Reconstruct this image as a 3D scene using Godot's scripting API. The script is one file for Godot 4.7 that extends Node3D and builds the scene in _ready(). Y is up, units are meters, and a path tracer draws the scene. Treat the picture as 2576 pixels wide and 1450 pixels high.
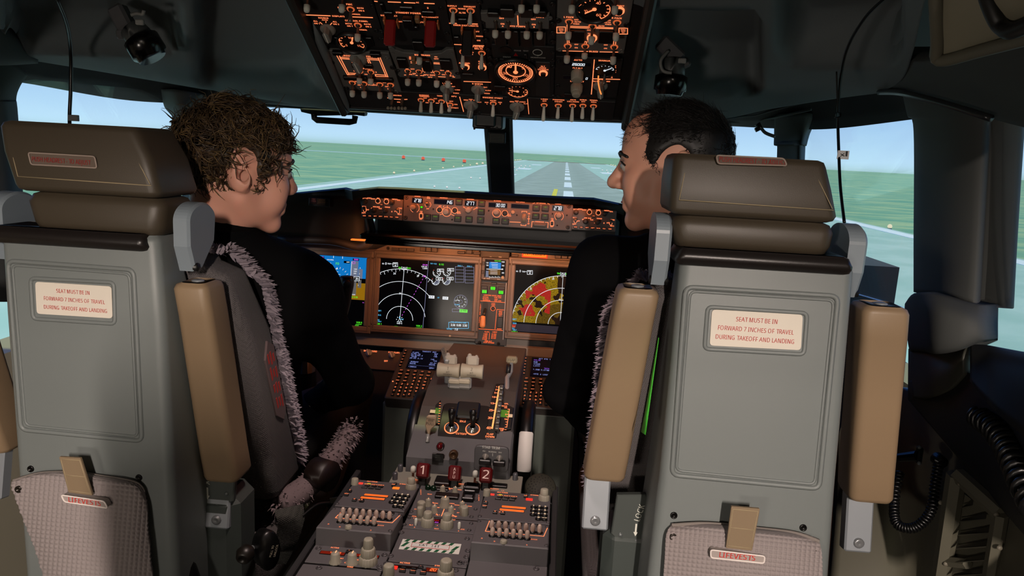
extends Node3D
# A two-pilot airliner flight deck: metres, y up, nose of the aircraft towards -z, centre line of the aircraft at x = 0, cockpit floor at y = 0.
# Measurements were taken off the photograph by intersecting lines of sight with the real planes of each panel (sight / hit / q below).

const FOCAL := 1839.0
var eye := Vector3(.195, 1.40, .0)
var eye_basis := Basis()
var used := {}
var mats := {}
var rng := RandomNumberGenerator.new()

func _ready():
	rng.seed = 7
	camera_and_light()
	build_outside()
	build_shell()
	build_ceiling()
	build_lamps()
	build_glareshield()
	build_instrument_panel()
	build_displays()
	build_overhead()
	build_pedestal()
	build_throttle()
	build_seats()
	build_side_details()
	build_people()

func camera_and_light():
	# camera axes in world space (slightly rolled hand-held phone, turned a little left and down)
	var roll := deg_to_rad(3.07)
	var d := Vector2(1425.0 - 1288.0, 391.0 - 725.0).rotated(-roll)
	var fw := Vector3(d.x, -d.y, -FOCAL).normalized()
	var p := atan2(fw.y, -fw.z)
	var up := Vector3(0, cos(p), sin(p))
	var back := -fw
	var right := up.cross(back)
	var rr := Basis(Vector3(0, 0, -1), roll)
	eye_basis = Basis(rr * right, rr * up, rr * back).transposed()
	var cam := Camera3D.new()
	cam.name = "camera"
	cam.fov = rad_to_deg(2.0 * atan(725.0 / FOCAL))
	cam.near = .02
	cam.far = 9000.0
	add_child(cam)
	cam.transform = Transform3D(eye_basis, eye)
	cam.current = true
	var we := WorldEnvironment.new()
	we.name = "world_environment"
	var env := Environment.new()
	env.background_mode = Environment.BG_SKY
	var sm := ProceduralSkyMaterial.new()
	sm.sky_top_color = Color(.16, .42, .80)
	sm.sky_horizon_color = Color(.72, .86, .94)
	sm.sky_curve = .09
	sm.ground_bottom_color = Color(.30, .42, .32)
	sm.ground_horizon_color = Color(.50, .66, .58)
	sm.sun_angle_max = 1.0
	sm.energy_multiplier = 1.35
	env.sky = Sky.new()
	env.sky.sky_material = sm
	env.tonemap_mode = Environment.TONE_MAPPER_LINEAR
	env.tonemap_exposure = 1.0
	env.sdfgi_enabled = true
	env.ssao_enabled = true
	env.ssil_enabled = true
	we.environment = env
	add_child(we)
	# high sun behind the aircraft: it lights the airfield and never enters the windscreen
	var sun := DirectionalLight3D.new()
	sun.name = "sun"
	sun.light_color = Color(.977, 1.0, .665)
	sun.light_energy = .80
	sun.light_angular_distance = 1.5
	sun.shadow_enabled = true
	sun.rotation_degrees = Vector3(-62, 186, 0)
	add_child(sun)

# ---------------------------------------------------------------- measuring
func sight(px: float, py: float) -> Vector3:
	return eye_basis * Vector3(px - 1288.0, 725.0 - py, -FOCAL)

func hit(px: float, py: float, o: Vector3, n: Vector3) -> Vector3:
	var r := sight(px, py)
	return eye + r * ((o - eye).dot(n) / r.dot(n))

func at_z(px: float, py: float, z: float) -> Vector3:
	return hit(px, py, Vector3(0, 0, z), Vector3(0, 0, 1))

func at_y(px: float, py: float, y: float) -> Vector3:
	return hit(px, py, Vector3(0, y, 0), Vector3(0, 1, 0))

func at_x(px: float, py: float, x: float) -> Vector3:
	return hit(px, py, Vector3(x, 0, 0), Vector3(1, 0, 0))

# ---------------------------------------------------------------- naming
func free_name(called: String) -> String:
	if not used.has(called):
		used[called] = 0
		return called
	used[called] += 1
	return "%s_%03d" % [called, used[called]]

func tag(o: Node, label: String, category: String, group := "", kind := "") -> Node:
	if label: o.set_meta("label", label)
	if category: o.set_meta("category", category)
	if group: o.set_meta("group", group)
	if kind: o.set_meta("kind", kind)
	return o

func thing(called: String, label: String, category: String, at := Transform3D(), group := "") -> Node3D:
	var o := Node3D.new()
	o.name = free_name(called)
	add_child(o, true)
	o.transform = at
	tag(o, label, category, group)
	return o

func obj(called: String, s, m: Material, parent: Node = null, at := Transform3D()) -> MeshInstance3D:
	var o := MeshInstance3D.new()
	if parent == null:
		o.name = free_name(called)
		parent = self
	else:
		o.name = called
	if s is SurfaceTool:
		s.generate_normals()
		o.mesh = s.commit()
	else:
		o.mesh = s
	o.material_override = m
	parent.add_child(o, true)
	o.transform = at
	return o

func struct(called: String, s, m: Material, label := "", at := Transform3D()) -> MeshInstance3D:
	var o := obj(called, s, m, null, at)
	tag(o, label, "", "", "structure")
	return o

# ---------------------------------------------------------------- materials
func mat(c: Color, rough := .7, metal := .0, bump := "", scale := 40.0, bump_depth := .5) -> StandardMaterial3D:
	var key := "%s|%s|%s|%s|%s|%s" % [c.to_html(), rough, metal, bump, scale, bump_depth]
	if mats.has(key): return mats[key]
	var m := StandardMaterial3D.new()
	m.albedo_color = c
	m.roughness = rough
	m.metallic = metal
	m.cull_mode = BaseMaterial3D.CULL_DISABLED
	if bump != "":
		m.normal_enabled = true
		m.normal_texture = noise_tex(bump, true)
		m.normal_scale = bump_depth
		m.uv1_triplanar = true
		m.uv1_world_triplanar = true
		m.uv1_scale = Vector3.ONE * scale
	mats[key] = m
	return m

func glow(c: Color, energy := 1.0) -> StandardMaterial3D:
	var key := "glow%s|%s" % [c.to_html(), energy]
	if mats.has(key): return mats[key]
	var m := StandardMaterial3D.new()
	m.albedo_color = Color(c.r * .3, c.g * .3, c.b * .3)
	m.roughness = .2
	m.metallic_specular = .25
	m.emission_enabled = true
	m.emission = c
	m.emission_energy_multiplier = energy
	m.cull_mode = BaseMaterial3D.CULL_DISABLED
	mats[key] = m
	return m

var tex := {}
func noise_tex(kind: String, as_normal: bool) -> NoiseTexture2D:
	var key := kind + str(as_normal)
	if tex.has(key): return tex[key]
	var n := FastNoiseLite.new()
	n.seed = 3
	if kind == "leather":
		n.noise_type = FastNoiseLite.TYPE_CELLULAR
		n.frequency = .06
		n.cellular_jitter = 1.0
	elif kind == "grain":
		n.noise_type = FastNoiseLite.TYPE_SIMPLEX
		n.frequency = .16
		n.fractal_octaves = 2
	else:
		n.noise_type = FastNoiseLite.TYPE_SIMPLEX
		n.frequency = .02
		n.fractal_octaves = 4
	var t := NoiseTexture2D.new()
	t.width = 256
	t.height = 256
	t.seamless = true
	t.noise = n
	t.as_normal_map = as_normal
	t.bump_strength = 4.0
	tex[key] = t
	return t

# ---------------------------------------------------------------- shapes
func st(smooth := false) -> SurfaceTool:
	var s := SurfaceTool.new()
	s.begin(Mesh.PRIMITIVE_TRIANGLES)
	s.set_smooth_group(1 if smooth else -1)
	return s

func tri(s: SurfaceTool, a: Vector3, b: Vector3, c: Vector3):
	s.add_vertex(a); s.add_vertex(b); s.add_vertex(c)

func quad(s: SurfaceTool, a: Vector3, b: Vector3, c: Vector3, d: Vector3):   # clockwise seen from the front
	tri(s, a, b, c); tri(s, a, c, d)

# a chamfered box centred on the transform
func box(s: SurfaceTool, x: Transform3D, size: Vector3, bev := .0):
	var h := size * .5
	var b := minf(bev, minf(h.x, minf(h.y, h.z)) * .95)
	if b <= .0:
		for ax in 3:
			for sg in [-1.0, 1.0]:
				var n := Vector3.ZERO; n[ax] = sg
				var u := Vector3.ZERO; u[(ax + 1) % 3] = 1.0
				var v := n.cross(u)
				var c := n * h
				var uu := u * h
				var vv := v * h
				quad(s, x * (c - uu - vv), x * (c - uu + vv), x * (c + uu + vv), x * (c + uu - vv))
		return
	var k := h - Vector3.ONE * b
	for ax in 3:
		for sg in [-1.0, 1.0]:
			var n := Vector3.ZERO; n[ax] = sg
			var u := Vector3.ZERO; u[(ax + 1) % 3] = 1.0
			var v := n.cross(u)
			var c := n * h
			var uu := u * k
			var vv := v * k
			quad(s, x * (c - uu - vv), x * (c - uu + vv), x * (c + uu + vv), x * (c + uu - vv))
	for ax in 3:
		var a1 := (ax + 1) % 3
		var a2 := (ax + 2) % 3
		for s1 in [-1.0, 1.0]:
			for s2 in [-1.0, 1.0]:
				var p := Vector3.ZERO; p[a1] = s1 * h[a1]; p[a2] = s2 * k[a2]
				var r := Vector3.ZERO; r[a1] = s1 * k[a1]; r[a2] = s2 * h[a2]
				var e := Vector3.ZERO; e[ax] = k[ax]
				if s1 * s2 > 0: quad(s, x * (p - e), x * (r - e), x * (r + e), x * (p + e))
				else: quad(s, x * (p - e), x * (p + e), x * (r + e), x * (r - e))
	for sx in [-1.0, 1.0]:
		for sy in [-1.0, 1.0]:
			for sz in [-1.0, 1.0]:
				var a := Vector3(sx * h.x, sy * k.y, sz * k.z)
				var bb := Vector3(sx * k.x, sy * h.y, sz * k.z)
				var c := Vector3(sx * k.x, sy * k.y, sz * h.z)
				if sx * sy * sz > 0: tri(s, x * a, x * c, x * bb)
				else: tri(s, x * a, x * bb, x * c)

func bx(s: SurfaceTool, c: Vector3, size: Vector3, bev := .0):
	box(s, Transform3D(Basis(), c), size, bev)

# outline in the XY plane (counter-clockwise) drawn out from z0 to z1 with a chamfer at z1
func prism(s: SurfaceTool, x: Transform3D, poly: PackedVector2Array, z0: float, z1: float, bev := .0):
	var n := poly.size()
	var pp := poly
	if Geometry2D.is_polygon_clockwise(pp):
		pp = pp.duplicate(); pp.reverse()
	var top := PackedVector2Array()
	for i in n:
		if bev > .0:
			var a := (pp[i] - pp[(i + n - 1) % n]).normalized()
			var b := (pp[(i + 1) % n] - pp[i]).normalized()
			var na := Vector2(-a.y, a.x)
			var nb := Vector2(-b.y, b.x)
			var m := (na + nb)
			m = m / maxf(m.dot(na), .3)
			top.append(pp[i] + m * bev)
		else: top.append(pp[i])
	var zb := z1 - bev * signf(z1 - z0)
	for i in n:
		var j := (i + 1) % n
		quad(s, x * Vector3(pp[i].x, pp[i].y, z0), x * Vector3(pp[i].x, pp[i].y, zb), x * Vector3(pp[j].x, pp[j].y, zb), x * Vector3(pp[j].x, pp[j].y, z0))
		if bev > .0:
			quad(s, x * Vector3(pp[i].x, pp[i].y, zb), x * Vector3(top[i].x, top[i].y, z1), x * Vector3(top[j].x, top[j].y, z1), x * Vector3(pp[j].x, pp[j].y, zb))
	var t := Geometry2D.triangulate_polygon(top)
	for i in range(0, t.size(), 3):
		tri(s, x * Vector3(top[t[i]].x, top[t[i]].y, z1), x * Vector3(top[t[i + 2]].x, top[t[i + 2]].y, z1), x * Vector3(top[t[i + 1]].x, top[t[i + 1]].y, z1))
	t = Geometry2D.triangulate_polygon(pp)
	for i in range(0, t.size(), 3):
		tri(s, x * Vector3(pp[t[i]].x, pp[t[i]].y, z0), x * Vector3(pp[t[i + 1]].x, pp[t[i + 1]].y, z0), x * Vector3(pp[t[i + 2]].x, pp[t[i + 2]].y, z0))

func round_rect(w: float, h: float, r: float, seg := 4, c := Vector2.ZERO) -> PackedVector2Array:
	var p := PackedVector2Array()
	for k in 4:
		var cc := Vector2((w / 2 - r) * [1, -1, -1, 1][k], (h / 2 - r) * [1, 1, -1, -1][k])
		for i in seg + 1:
			var a := PI / 2 * (k + float(i) / seg)
			p.append(c + cc + Vector2(cos(a), sin(a)) * r)
	return p

func circle(r: float, seg := 24, c := Vector2.ZERO) -> PackedVector2Array:
	var p := PackedVector2Array()
	for i in seg: p.append(c + Vector2(cos(TAU * i / seg), sin(TAU * i / seg)) * r)
	return p

# turned shape about the local z axis: profile of (radius, height)
func lathe(s: SurfaceTool, x: Transform3D, prof: Array, seg := 20, flute := .0, lobes := 0):
	var rings := []
	for pr in prof:
		var ring := []
		for i in seg:
			var a := TAU * i / seg
			var r: float = pr.x
			if lobes > 0: r *= 1.0 + flute * cos(a * lobes)
			ring.append(x * Vector3(cos(a) * r, sin(a) * r, pr.y))
		rings.append(ring)
	for k in rings.size() - 1:
		for i in seg:
			var j := (i + 1) % seg
			quad(s, rings[k][i], rings[k + 1][i], rings[k + 1][j], rings[k][j])

func tube(s: SurfaceTool, pts: Array, rad, seg := 8, caps := true):
	var rings := []
	var u := Vector3.ZERO
	for i in pts.size():
		var t: Vector3 = (pts[mini(i + 1, pts.size() - 1)] - pts[maxi(i - 1, 0)]).normalized()
		if u == Vector3.ZERO:
			u = t.cross(Vector3.UP if absf(t.y) < .9 else Vector3.RIGHT).normalized()
		else:
			u = (u - t * u.dot(t)).normalized()
		var v := t.cross(u)
		var r: float = rad[i] if rad is Array else rad
		var ring := []
		for k in seg:
			var a := TAU * k / seg
			ring.append(pts[i] + (u * cos(a) + v * sin(a)) * r)
		rings.append(ring)
	for i in rings.size() - 1:
		for k in seg:
			var j := (k + 1) % seg
			quad(s, rings[i][k], rings[i + 1][k], rings[i + 1][j], rings[i][j])
	if caps:
		for k in range(1, seg - 1):
			tri(s, rings[0][0], rings[0][k], rings[0][k + 1])
			var l: Array = rings[rings.size() - 1]
			tri(s, l[0], l[k + 1], l[k])

func sheet(s: SurfaceTool, rows: Array, thick := Vector3.ZERO):
	for i in rows.size() - 1:
		for k in rows[i].size() - 1:
			quad(s, rows[i][k], rows[i][k + 1], rows[i + 1][k + 1], rows[i + 1][k])
	if thick != Vector3.ZERO:
		for i in rows.size() - 1:
			for k in rows[i].size() - 1:
				quad(s, rows[i][k] + thick, rows[i + 1][k] + thick, rows[i + 1][k + 1] + thick, rows[i][k + 1] + thick)
		var last: int = rows.size() - 1
		for k in rows[0].size() - 1:
			quad(s, rows[0][k], rows[0][k] + thick, rows[0][k + 1] + thick, rows[0][k + 1])
			quad(s, rows[last][k], rows[last][k + 1], rows[last][k + 1] + thick, rows[last][k] + thick)
		for i in last:
			var e: int = rows[i].size() - 1
			quad(s, rows[i][0], rows[i + 1][0], rows[i + 1][0] + thick, rows[i][0] + thick)
			quad(s, rows[i][e], rows[i][e] + thick, rows[i + 1][e] + thick, rows[i + 1][e])

func curve(pts: Array, n: int) -> Array:   # Catmull-Rom through the points
	var out := []
	var m := pts.size() - 1
	for i in n + 1:
		var t := float(i) / n * m
		var k := mini(int(t), m - 1)
		var f := t - k
		var a = pts[maxi(k - 1, 0)]
		var b = pts[k]
		var c = pts[k + 1]
		var d = pts[mini(k + 2, m)]
		out.append(.5 * (2.0 * b + (c - a) * f + (2.0 * a - 5.0 * b + 4.0 * c - d) * f * f + (3.0 * b - a - 3.0 * c + d) * f * f * f))
	return out

var fonts := {}
func text_mesh(t: String, size: float, font := "Droid Sans", depth := .0004) -> TextMesh:
	var key := "%s|%s|%s" % [t, size, font]
	if fonts.has(key): return fonts[key]
	if not fonts.has(font):
		var f := SystemFont.new()
		f.font_names = PackedStringArray(["Droid Sans" if font == "bold" else font])
		if font == "bold": f.font_weight = 700
		fonts[font] = f
	var m := TextMesh.new()
	m.font = fonts[font]
	m.font_size = 16
	m.pixel_size = size / 11.6
	m.text = t
	m.depth = depth
	m.curve_step = 4.0
	fonts[key] = m
	return m

# letters lying on the XY plane of x; size is the height of a capital
var glyphs := {}
func write(s: SurfaceTool, x: Transform3D, t: String, size: float, wide := 1.0, font := "Droid Sans", depth := .0004):
	if t == "": return
	var key := t + font
	if not glyphs.has(key): glyphs[key] = text_mesh(t, 1.0, font, .0).get_faces()
	var f: PackedVector3Array = glyphs[key]
	var y := x * Transform3D(Basis.from_scale(Vector3(size * wide, size, .0)), Vector3(0, 0, depth))
	for i in range(0, f.size(), 3):
		if (f[i + 1] - f[i]).cross(f[i + 2] - f[i]).z < -1e-9:      # the faces towards +z
			s.add_vertex(y * f[i]); s.add_vertex(y * f[i + 1]); s.add_vertex(y * f[i + 2])

func look_z(o: Vector3, n: Vector3, right := Vector3.RIGHT) -> Transform3D:
	n = n.normalized()
	var y := n.cross(right).normalized()
	return Transform3D(Basis(y.cross(n), y, n), o)

# ---------------------------------------------------------------- outside: an airfield seen from the runway
const GROUND := -2.1
func flat(s: SurfaceTool, x0: float, x1: float, z0: float, z1: float, y: float):   # z0 far, z1 near
	quad(s, Vector3(x0, y, z0), Vector3(x1, y, z0), Vector3(x1, y, z1), Vector3(x0, y, z1))

func slab(s: SurfaceTool, x0: float, x1: float, z0: float, z1: float, y0: float, y1: float):
	bx(s, Vector3((x0 + x1) / 2, (y0 + y1) / 2, (z0 + z1) / 2), Vector3(x1 - x0, y1 - y0, absf(z1 - z0)))

func field_mat(a: Color, b: Color, scale: float, seed_: int, rough := 1.0, squash := 1.0) -> StandardMaterial3D:
	var m := StandardMaterial3D.new()
	var n := FastNoiseLite.new()
	n.seed = seed_
	n.frequency = .012
	n.fractal_octaves = 5
	var t := NoiseTexture2D.new()
	t.width = 512; t.height = 512; t.seamless = true; t.noise = n
	var g := Gradient.new()
	g.offsets = PackedFloat32Array([.25, .5, .75])
	g.colors = PackedColorArray([a, a.lerp(b, .4), b])
	t.color_ramp = g
	m.albedo_texture = t
	m.roughness = rough
	m.uv1_triplanar = true
	m.uv1_world_triplanar = true
	m.uv1_scale = Vector3(scale, scale, scale * squash)
	return m

const ORD := ["first", "second", "third", "fourth", "fifth", "sixth", "seventh", "eighth", "ninth", "tenth", "eleventh", "twelfth", "thirteenth", "fourteenth", "fifteenth", "sixteenth", "seventeenth", "eighteenth", "nineteenth", "twentieth", "twenty-first", "twenty-second"]
func build_outside():
	var s := st()
	slab(s, -6000, 6000, -8000, 300, GROUND - 3.0, GROUND - .06)
	struct("ground", s, field_mat(Color(.47, .68, .54), Color(.70, .79, .58), .02, 5, 1.0, 2.2), "flat green grassland around the runway")
	var pale := [Color(.47, .68, .54), Color(.70, .79, .58), Color(.47, .68, .54), Color(.66, .76, .56)]
	var bands := [[-560, -430, -4000, -60], [-900, -640, -4000, 4000], [-1700, -1000, -4500, 4500], [-5000, -2000, -6000, 6000], [-300, -262, 30, 3000], [-640, -520, 70, 4000]]
	for i in bands.size():
		s = st()
		var b: Array = bands[i]
		slab(s, b[2], b[3], b[0], b[1], GROUND - .2, GROUND - .045)
		tag(obj("field", s, field_mat(pale[i % 4], pale[(i + 1) % 4], .008, 20 + i, 1.0, 3.0)), ["green field beyond the far end of the runway", "pale strip of field behind the runway end", "wide pale field below the horizon", "farthest green field along the skyline", "pale mown strip right of the runway outside the side windows", "light green field right of the runway"][i], "field")
	s = st()
	slab(s, -900, -24, -305, -283, GROUND - .2, GROUND - .03)
	tag(obj("taxiway", s, mat(Color(.74, .82, .80), .9)), "pale taxiway crossing the grass left of the runway", "taxiway", "", "structure")
	var rw := thing("runway", "grey runway with white markings running straight ahead to the horizon", "runway", Transform3D(Basis(), Vector3(0, GROUND, 0)))
	rw.set_meta("kind", "structure")
	var c0 := .3
	s = st()
	slab(s, c0 - 21.5, c0 + 20.6, -372, 60, -.2, .0)
	obj("concrete_surface", s, field_mat(Color(.70, .82, .75), Color(.77, .865, .80), .05, 9, .9), rw)
	s = st()
	slab(s, c0 - 6.0, c0 + 6.0, -371, 60, -.1, .012)
	obj("asphalt_strip", s, field_mat(Color(.63, .67, .61), Color(.70, .73, .675), .05, 12, .9), rw)
	var white := mat(Color(.97, .98, .97), .8)
	for i in 14:
		s = st()
		var zz := -58.0 - i * 24.0
		slab(s, c0 - .45 + .3, c0 + .45 + .3, zz - 15.0, zz, .0, .03)
		obj("centreline_stripe", s, white, rw)
	for sx in [-1.0, 1.0]:
		s = st()
		slab(s, c0 + sx * 19.6 - .5, c0 + sx * 19.6 + .5, -372, 60, .0, .03)
		obj("edge_line", s, white, rw)
		for zz in [-112.0, -160.0, -230.0]:
			s = st()
			slab(s, c0 + sx * 9.4 - 1.5, c0 + sx * 9.4 + 1.5, zz - (14.0 if zz < -150 else 9.0), zz, .0, .03)
			obj("aiming_mark", s, white, rw)
	s = st()
	slab(s, c0 - 1.15, c0 - .75, -76, -56, .0, .03)
	obj("yellow_line", s, mat(Color(.95, .86, .16), .8), rw)
	s = st()
	slab(s, c0 - 20, c0 + 20, -373, -370.5, -.02, .12)
	obj("end_bar", s, mat(Color(.75, .25, .20), .8), rw)
	# runway lights: a stem and a lens
	for i in 22:
		for sx in [-1.0, 1.0]:
			var zz := -33.6 - i * 15.0 if sx > 0 else -94.9 - i * 12.8
			var far := i > 6
			runway_light("runway_edge_light", Vector3(c0 + sx * 21.6 - (.7 if sx < 0 else .7), GROUND - .06, zz), .30 if far else .16, Color(1.0, .97, .82), "white edge light on the %s border of the runway, %s from the near end" % ["left" if sx < 0 else "right", ORD[i]], "lights along the %s runway edge" % ["left" if sx < 0 else "right"])
	for r in 6:
		for k in 3:
			for sx in [-1.0, 1.0]:
				runway_light("touchdown_light", Vector3(c0 + sx * (9.6 + k * 1.15), GROUND, -66.5 - r * 26.0), .09 + r * .015, Color(1, 1, 1), "white touchdown light, %s half, %s row away, %s out from the centre" % ["left" if sx < 0 else "right", ORD[r], ORD[k]], "touchdown lights in the %s half" % ["left" if sx < 0 else "right"])
	for k in 4:
		runway_light("approach_path_light", Vector3(-46.7 + k * 6.4, GROUND - .06, -211.9 + k * 3.5), .55, Color(.95, .42, .30), "red approach path light in the grass, number %s of four from the left" % ["one", "two", "three", "four"][k], "row of four red lights in the grass")

func runway_light(called: String, p: Vector3, r: float, c: Color, label: String, group: String):
	var t := thing(called, label, "light", Transform3D(Basis(), p), group)
	var s := st()
	lathe(s, Transform3D(Basis(Vector3.RIGHT, -PI / 2), Vector3.ZERO), [Vector2(0, .0), Vector2(r * .9, .0), Vector2(r * .8, r * .4), Vector2(0, r * .4)], 8)
	obj("base", s, mat(Color(.5, .5, .45), .8), t)
	s = st(true)
	lathe(s, Transform3D(Basis(Vector3.RIGHT, -PI / 2), Vector3.ZERO), [Vector2(r * .7, r * .4), Vector2(r, r * 1.0), Vector2(r * .7, r * 1.7), Vector2(0, r * 2.0)], 8)
	obj("lens", s, glow(c, .9), t)

# ---------------------------------------------------------------- cabin shell
func P(a: Array) -> Vector3:      # [pixel x, pixel y, depth z]
	return at_z(a[0], a[1], a[2])

# a smooth surface through measured points; push(px, py) gives how far a spot is pressed outward
func patch(rows: Array, nu: int, nv: int, push = null, thick := Vector3.ZERO, smooth := true) -> SurfaceTool:
	var cs := []
	for r in rows:
		var pts := []
		for a in r: pts.append(Vector3(a[0], a[1], a[2]))
		cs.append(curve(pts, nu))
	var out := []
	for j in nv + 1: out.append([])
	for i in nu + 1:
		var col := []
		for r in cs: col.append(r[i])
		var cc := curve(col, nv)
		for j in nv + 1:
			var q: Vector3 = cc[j]
			var w := at_z(q.x, q.y, q.z)
			if push != null: w += push.call(q.x, q.y)
			out[j].append(w)
	var s := st(smooth)
	sheet(s, out, thick)
	return s

func pocket(px: float, py: float, c: Vector2, h: Vector2, r: float, soft: float) -> float:
	var q := Vector2(absf(px - c.x), absf(py - c.y)) - h + Vector2(r, r)
	var d := Vector2(maxf(q.x, 0), maxf(q.y, 0)).length() + minf(maxf(q.x, q.y), 0) - r
	return 1.0 - smoothstep(-soft, soft, d)

func pane(called: String, quadpts: Array, label: String):
	# a real sheet of glass 8 mm thick
	var a: Vector3 = quadpts[0]
	var n: Vector3 = (quadpts[1] - a).cross(quadpts[2] - a).normalized()
	if n.dot(a - eye) < 0: n = -n
	var s := st()
	var off := n * .012
	sheet(s, [[quadpts[0] + off, quadpts[1] + off], [quadpts[3] + off, quadpts[2] + off]], n * .008)
	if not mats.has("pane"):
		var m := StandardMaterial3D.new()
		m.albedo_color = Color(.93, .97, .96, .05)
		m.transparency = BaseMaterial3D.TRANSPARENCY_ALPHA
		m.roughness = .02
		mats["pane"] = m
	struct(called, s, mats["pane"], label)

func build_shell():
	var dark := mat(Color(.235, .245, .24), .75, .0, "grain", 60.0, .25)
	var darker := mat(Color(.14, .15, .155), .7)
	var cream := mat(Color(.55, .53, .46), .8, .0, "grain", 50.0, .2)
	var s := st()
	slab(s, -1.25, 1.25, -2.6, 3.3, -.08, .0)
	struct("floor", s, mat(Color(.20, .20, .19), .9, .0, "grain", 30.0, .5))
	s = st()
	slab(s, -1.45, -.3, .75, .83, -.08, 2.3)
	slab(s, .86, 1.45, .75, .83, -.08, 2.3)
	slab(s, -.3, .86, .75, .83, 1.79, 2.3)
	slab(s, -1.45, 1.45, 3.2, 3.3, -.08, 2.6)
	struct("wall_back", s, cream)
	s = st()
	slab(s, -1.45, 1.45, -1.12, .83, 2.12, 2.22)
	slab(s, -1.45, 1.45, .75, 3.3, 2.46, 2.56)
	struct("ceiling", s, mat(Color(.42, .42, .40), .85))
	for sx in [-1.0, 1.0]:
		s = st()
		slab(s, sx * 1.17 - .05, sx * 1.17 + .05, -2.7, .83, -.08, .86)
		slab(s, sx * 1.24 - .04, sx * 1.24 + .04, -1.02 if sx > 0 else -1.30, .83, .82, 2.2)
		slab(s, sx * 1.24 - .04, sx * 1.24 + .04, -1.6, .83, 1.62, 2.2)
		slab(s, sx * 1.24 - .04, sx * 1.24 + .04, .75, 3.3, -.08, 2.56)
		struct("wall_right" if sx > 0 else "wall_left", s, cream)
	# nose bulkhead under the windscreen and the outer roof skin over the windscreens
	s = st()
	slab(s, -1.22, 1.22, -2.70, -2.265, -.08, 1.12)
	struct("wall_front", s, darker)
	s = st()
	sheet(s, [[Vector3(-1.3, 1.62, -2.05), Vector3(1.35, 1.62, -2.05)], [Vector3(-1.4, 2.0, -1.45), Vector3(1.45, 2.0, -1.45)], [Vector3(-1.45, 2.2, -1.0), Vector3(1.45, 2.2, -1.0)]], Vector3(0, .04, 0))
	struct("roof_skin", s, darker)
	# window header bands (between the moulded ceiling and the glass)
	s = patch([[[1180, 262, -2.0], [1560, 270, -2.0], [1796, 262, -2.02], [1990, 235, -1.95], [2110, 215, -1.85], [2300, 180, -1.62]],
		[[1180, 298, -2.3], [1560, 310, -2.26], [1796, 316, -2.22], [1990, 325, -2.12], [2110, 323, -1.98], [2300, 300, -1.74]]], 30, 3, null, Vector3(0, .05, -.04))
	struct("trim_1", s, darker)
	s = patch([[[0, 80, -1.45], [96, 120, -1.55], [300, 150, -1.8], [491, 190, -2.0], [800, 240, -2.05], [1240, 265, -2.05]],
		[[-30, 205, -1.5], [54, 208, -1.62], [300, 250, -1.95], [491, 262, -2.1], [800, 276, -2.28], [1240, 303, -2.33]]], 30, 3, null, Vector3(0, .05, -.04))
	struct("trim_2", s, darker)
	# bright seal strips catching daylight along the header
	s = st(true)
	tube(s, [P([1700, 308, -2.18]), P([1800, 307, -2.18]), P([1890, 306, -2.16]), P([1948, 297, -2.08]), P([2040, 275, -1.95])], .0035, 6)
	tube(s, [P([1800, 302, -2.15]), P([1900, 290, -2.1]), P([2030, 255, -1.95])], .003, 6)
	struct("trim_3", s, mat(Color(.45, .48, .48), .25, .3))
	s = st(true)
	tube(s, [P([495, 240, -2.05]), P([540, 252, -2.1]), P([640, 262, -2.15]), P([760, 272, -2.2]), P([980, 283, -2.24]), P([1190, 297, -2.26])], .003, 6)
	struct("trim_4", s, mat(Color(.45, .48, .48), .25, .3))
	# centre post
	s = st()
	var post_top := [P([1219, 280, -2.26]), P([1284, 280, -2.26])]
	var post_bot := [P([1235, 500, -2.5]), P([1291, 502, -2.5])]
	sheet(s, [post_top, post_bot], Vector3(0, -.02, -.09))
	struct("trim_5", s, mat(Color(.05, .06, .075), .5))
	s = st(true)
	tube(s, [post_top[1], post_bot[1]], .006, 6)
	tube(s, [post_top[0], post_bot[0]], .006, 6)
	struct("trim_6", s, mat(Color(.25, .28, .30), .35))
	# right corner post between front and side window
	s = patch([[[1948, 290, -2.08], [1985, 285, -2.02], [2040, 285, -2.0], [2050, 300, -2.05]],
		[[1947, 345, -2.16], [1985, 345, -2.1], [2022, 338, -2.05], [2034, 334, -2.12]],
		[[1947, 366, -2.16], [1985, 366, -2.1], [2015, 366, -2.05], [2025, 366, -2.12]],
		[[1955, 372, -2.17], [1985, 375, -2.12], [2012, 372, -2.07], [2022, 372, -2.13]],
		[[1945, 640, -2.28], [1985, 640, -2.22], [2005, 640, -2.15], [2012, 640, -2.2]]], 14, 16, null, Vector3(.02, 0, -.05))
	struct("trim_7", s, dark)
	# right pillar between the two side windows
	s = patch([[[2268, 225, -1.60], [2300, 215, -1.56], [2400, 240, -1.48], [2500, 280, -1.40], [2520, 300, -1.46]],
		[[2282, 290, -1.68], [2310, 290, -1.60], [2390, 290, -1.48], [2480, 300, -1.42], [2496, 305, -1.46]],
		[[2298, 330, -1.70], [2320, 330, -1.60], [2390, 350, -1.48], [2475, 350, -1.42], [2492, 350, -1.46]],
		[[2298, 600, -1.68], [2320, 600, -1.58], [2385, 600, -1.46], [2462, 600, -1.40], [2477, 600, -1.44]],
		[[2298, 735, -1.66], [2322, 740, -1.56], [2380, 745, -1.44], [2452, 770, -1.38], [2468, 770, -1.42]]], 18, 26, null, Vector3(.06, 0, 0))
	struct("trim_8", s, dark)
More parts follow.
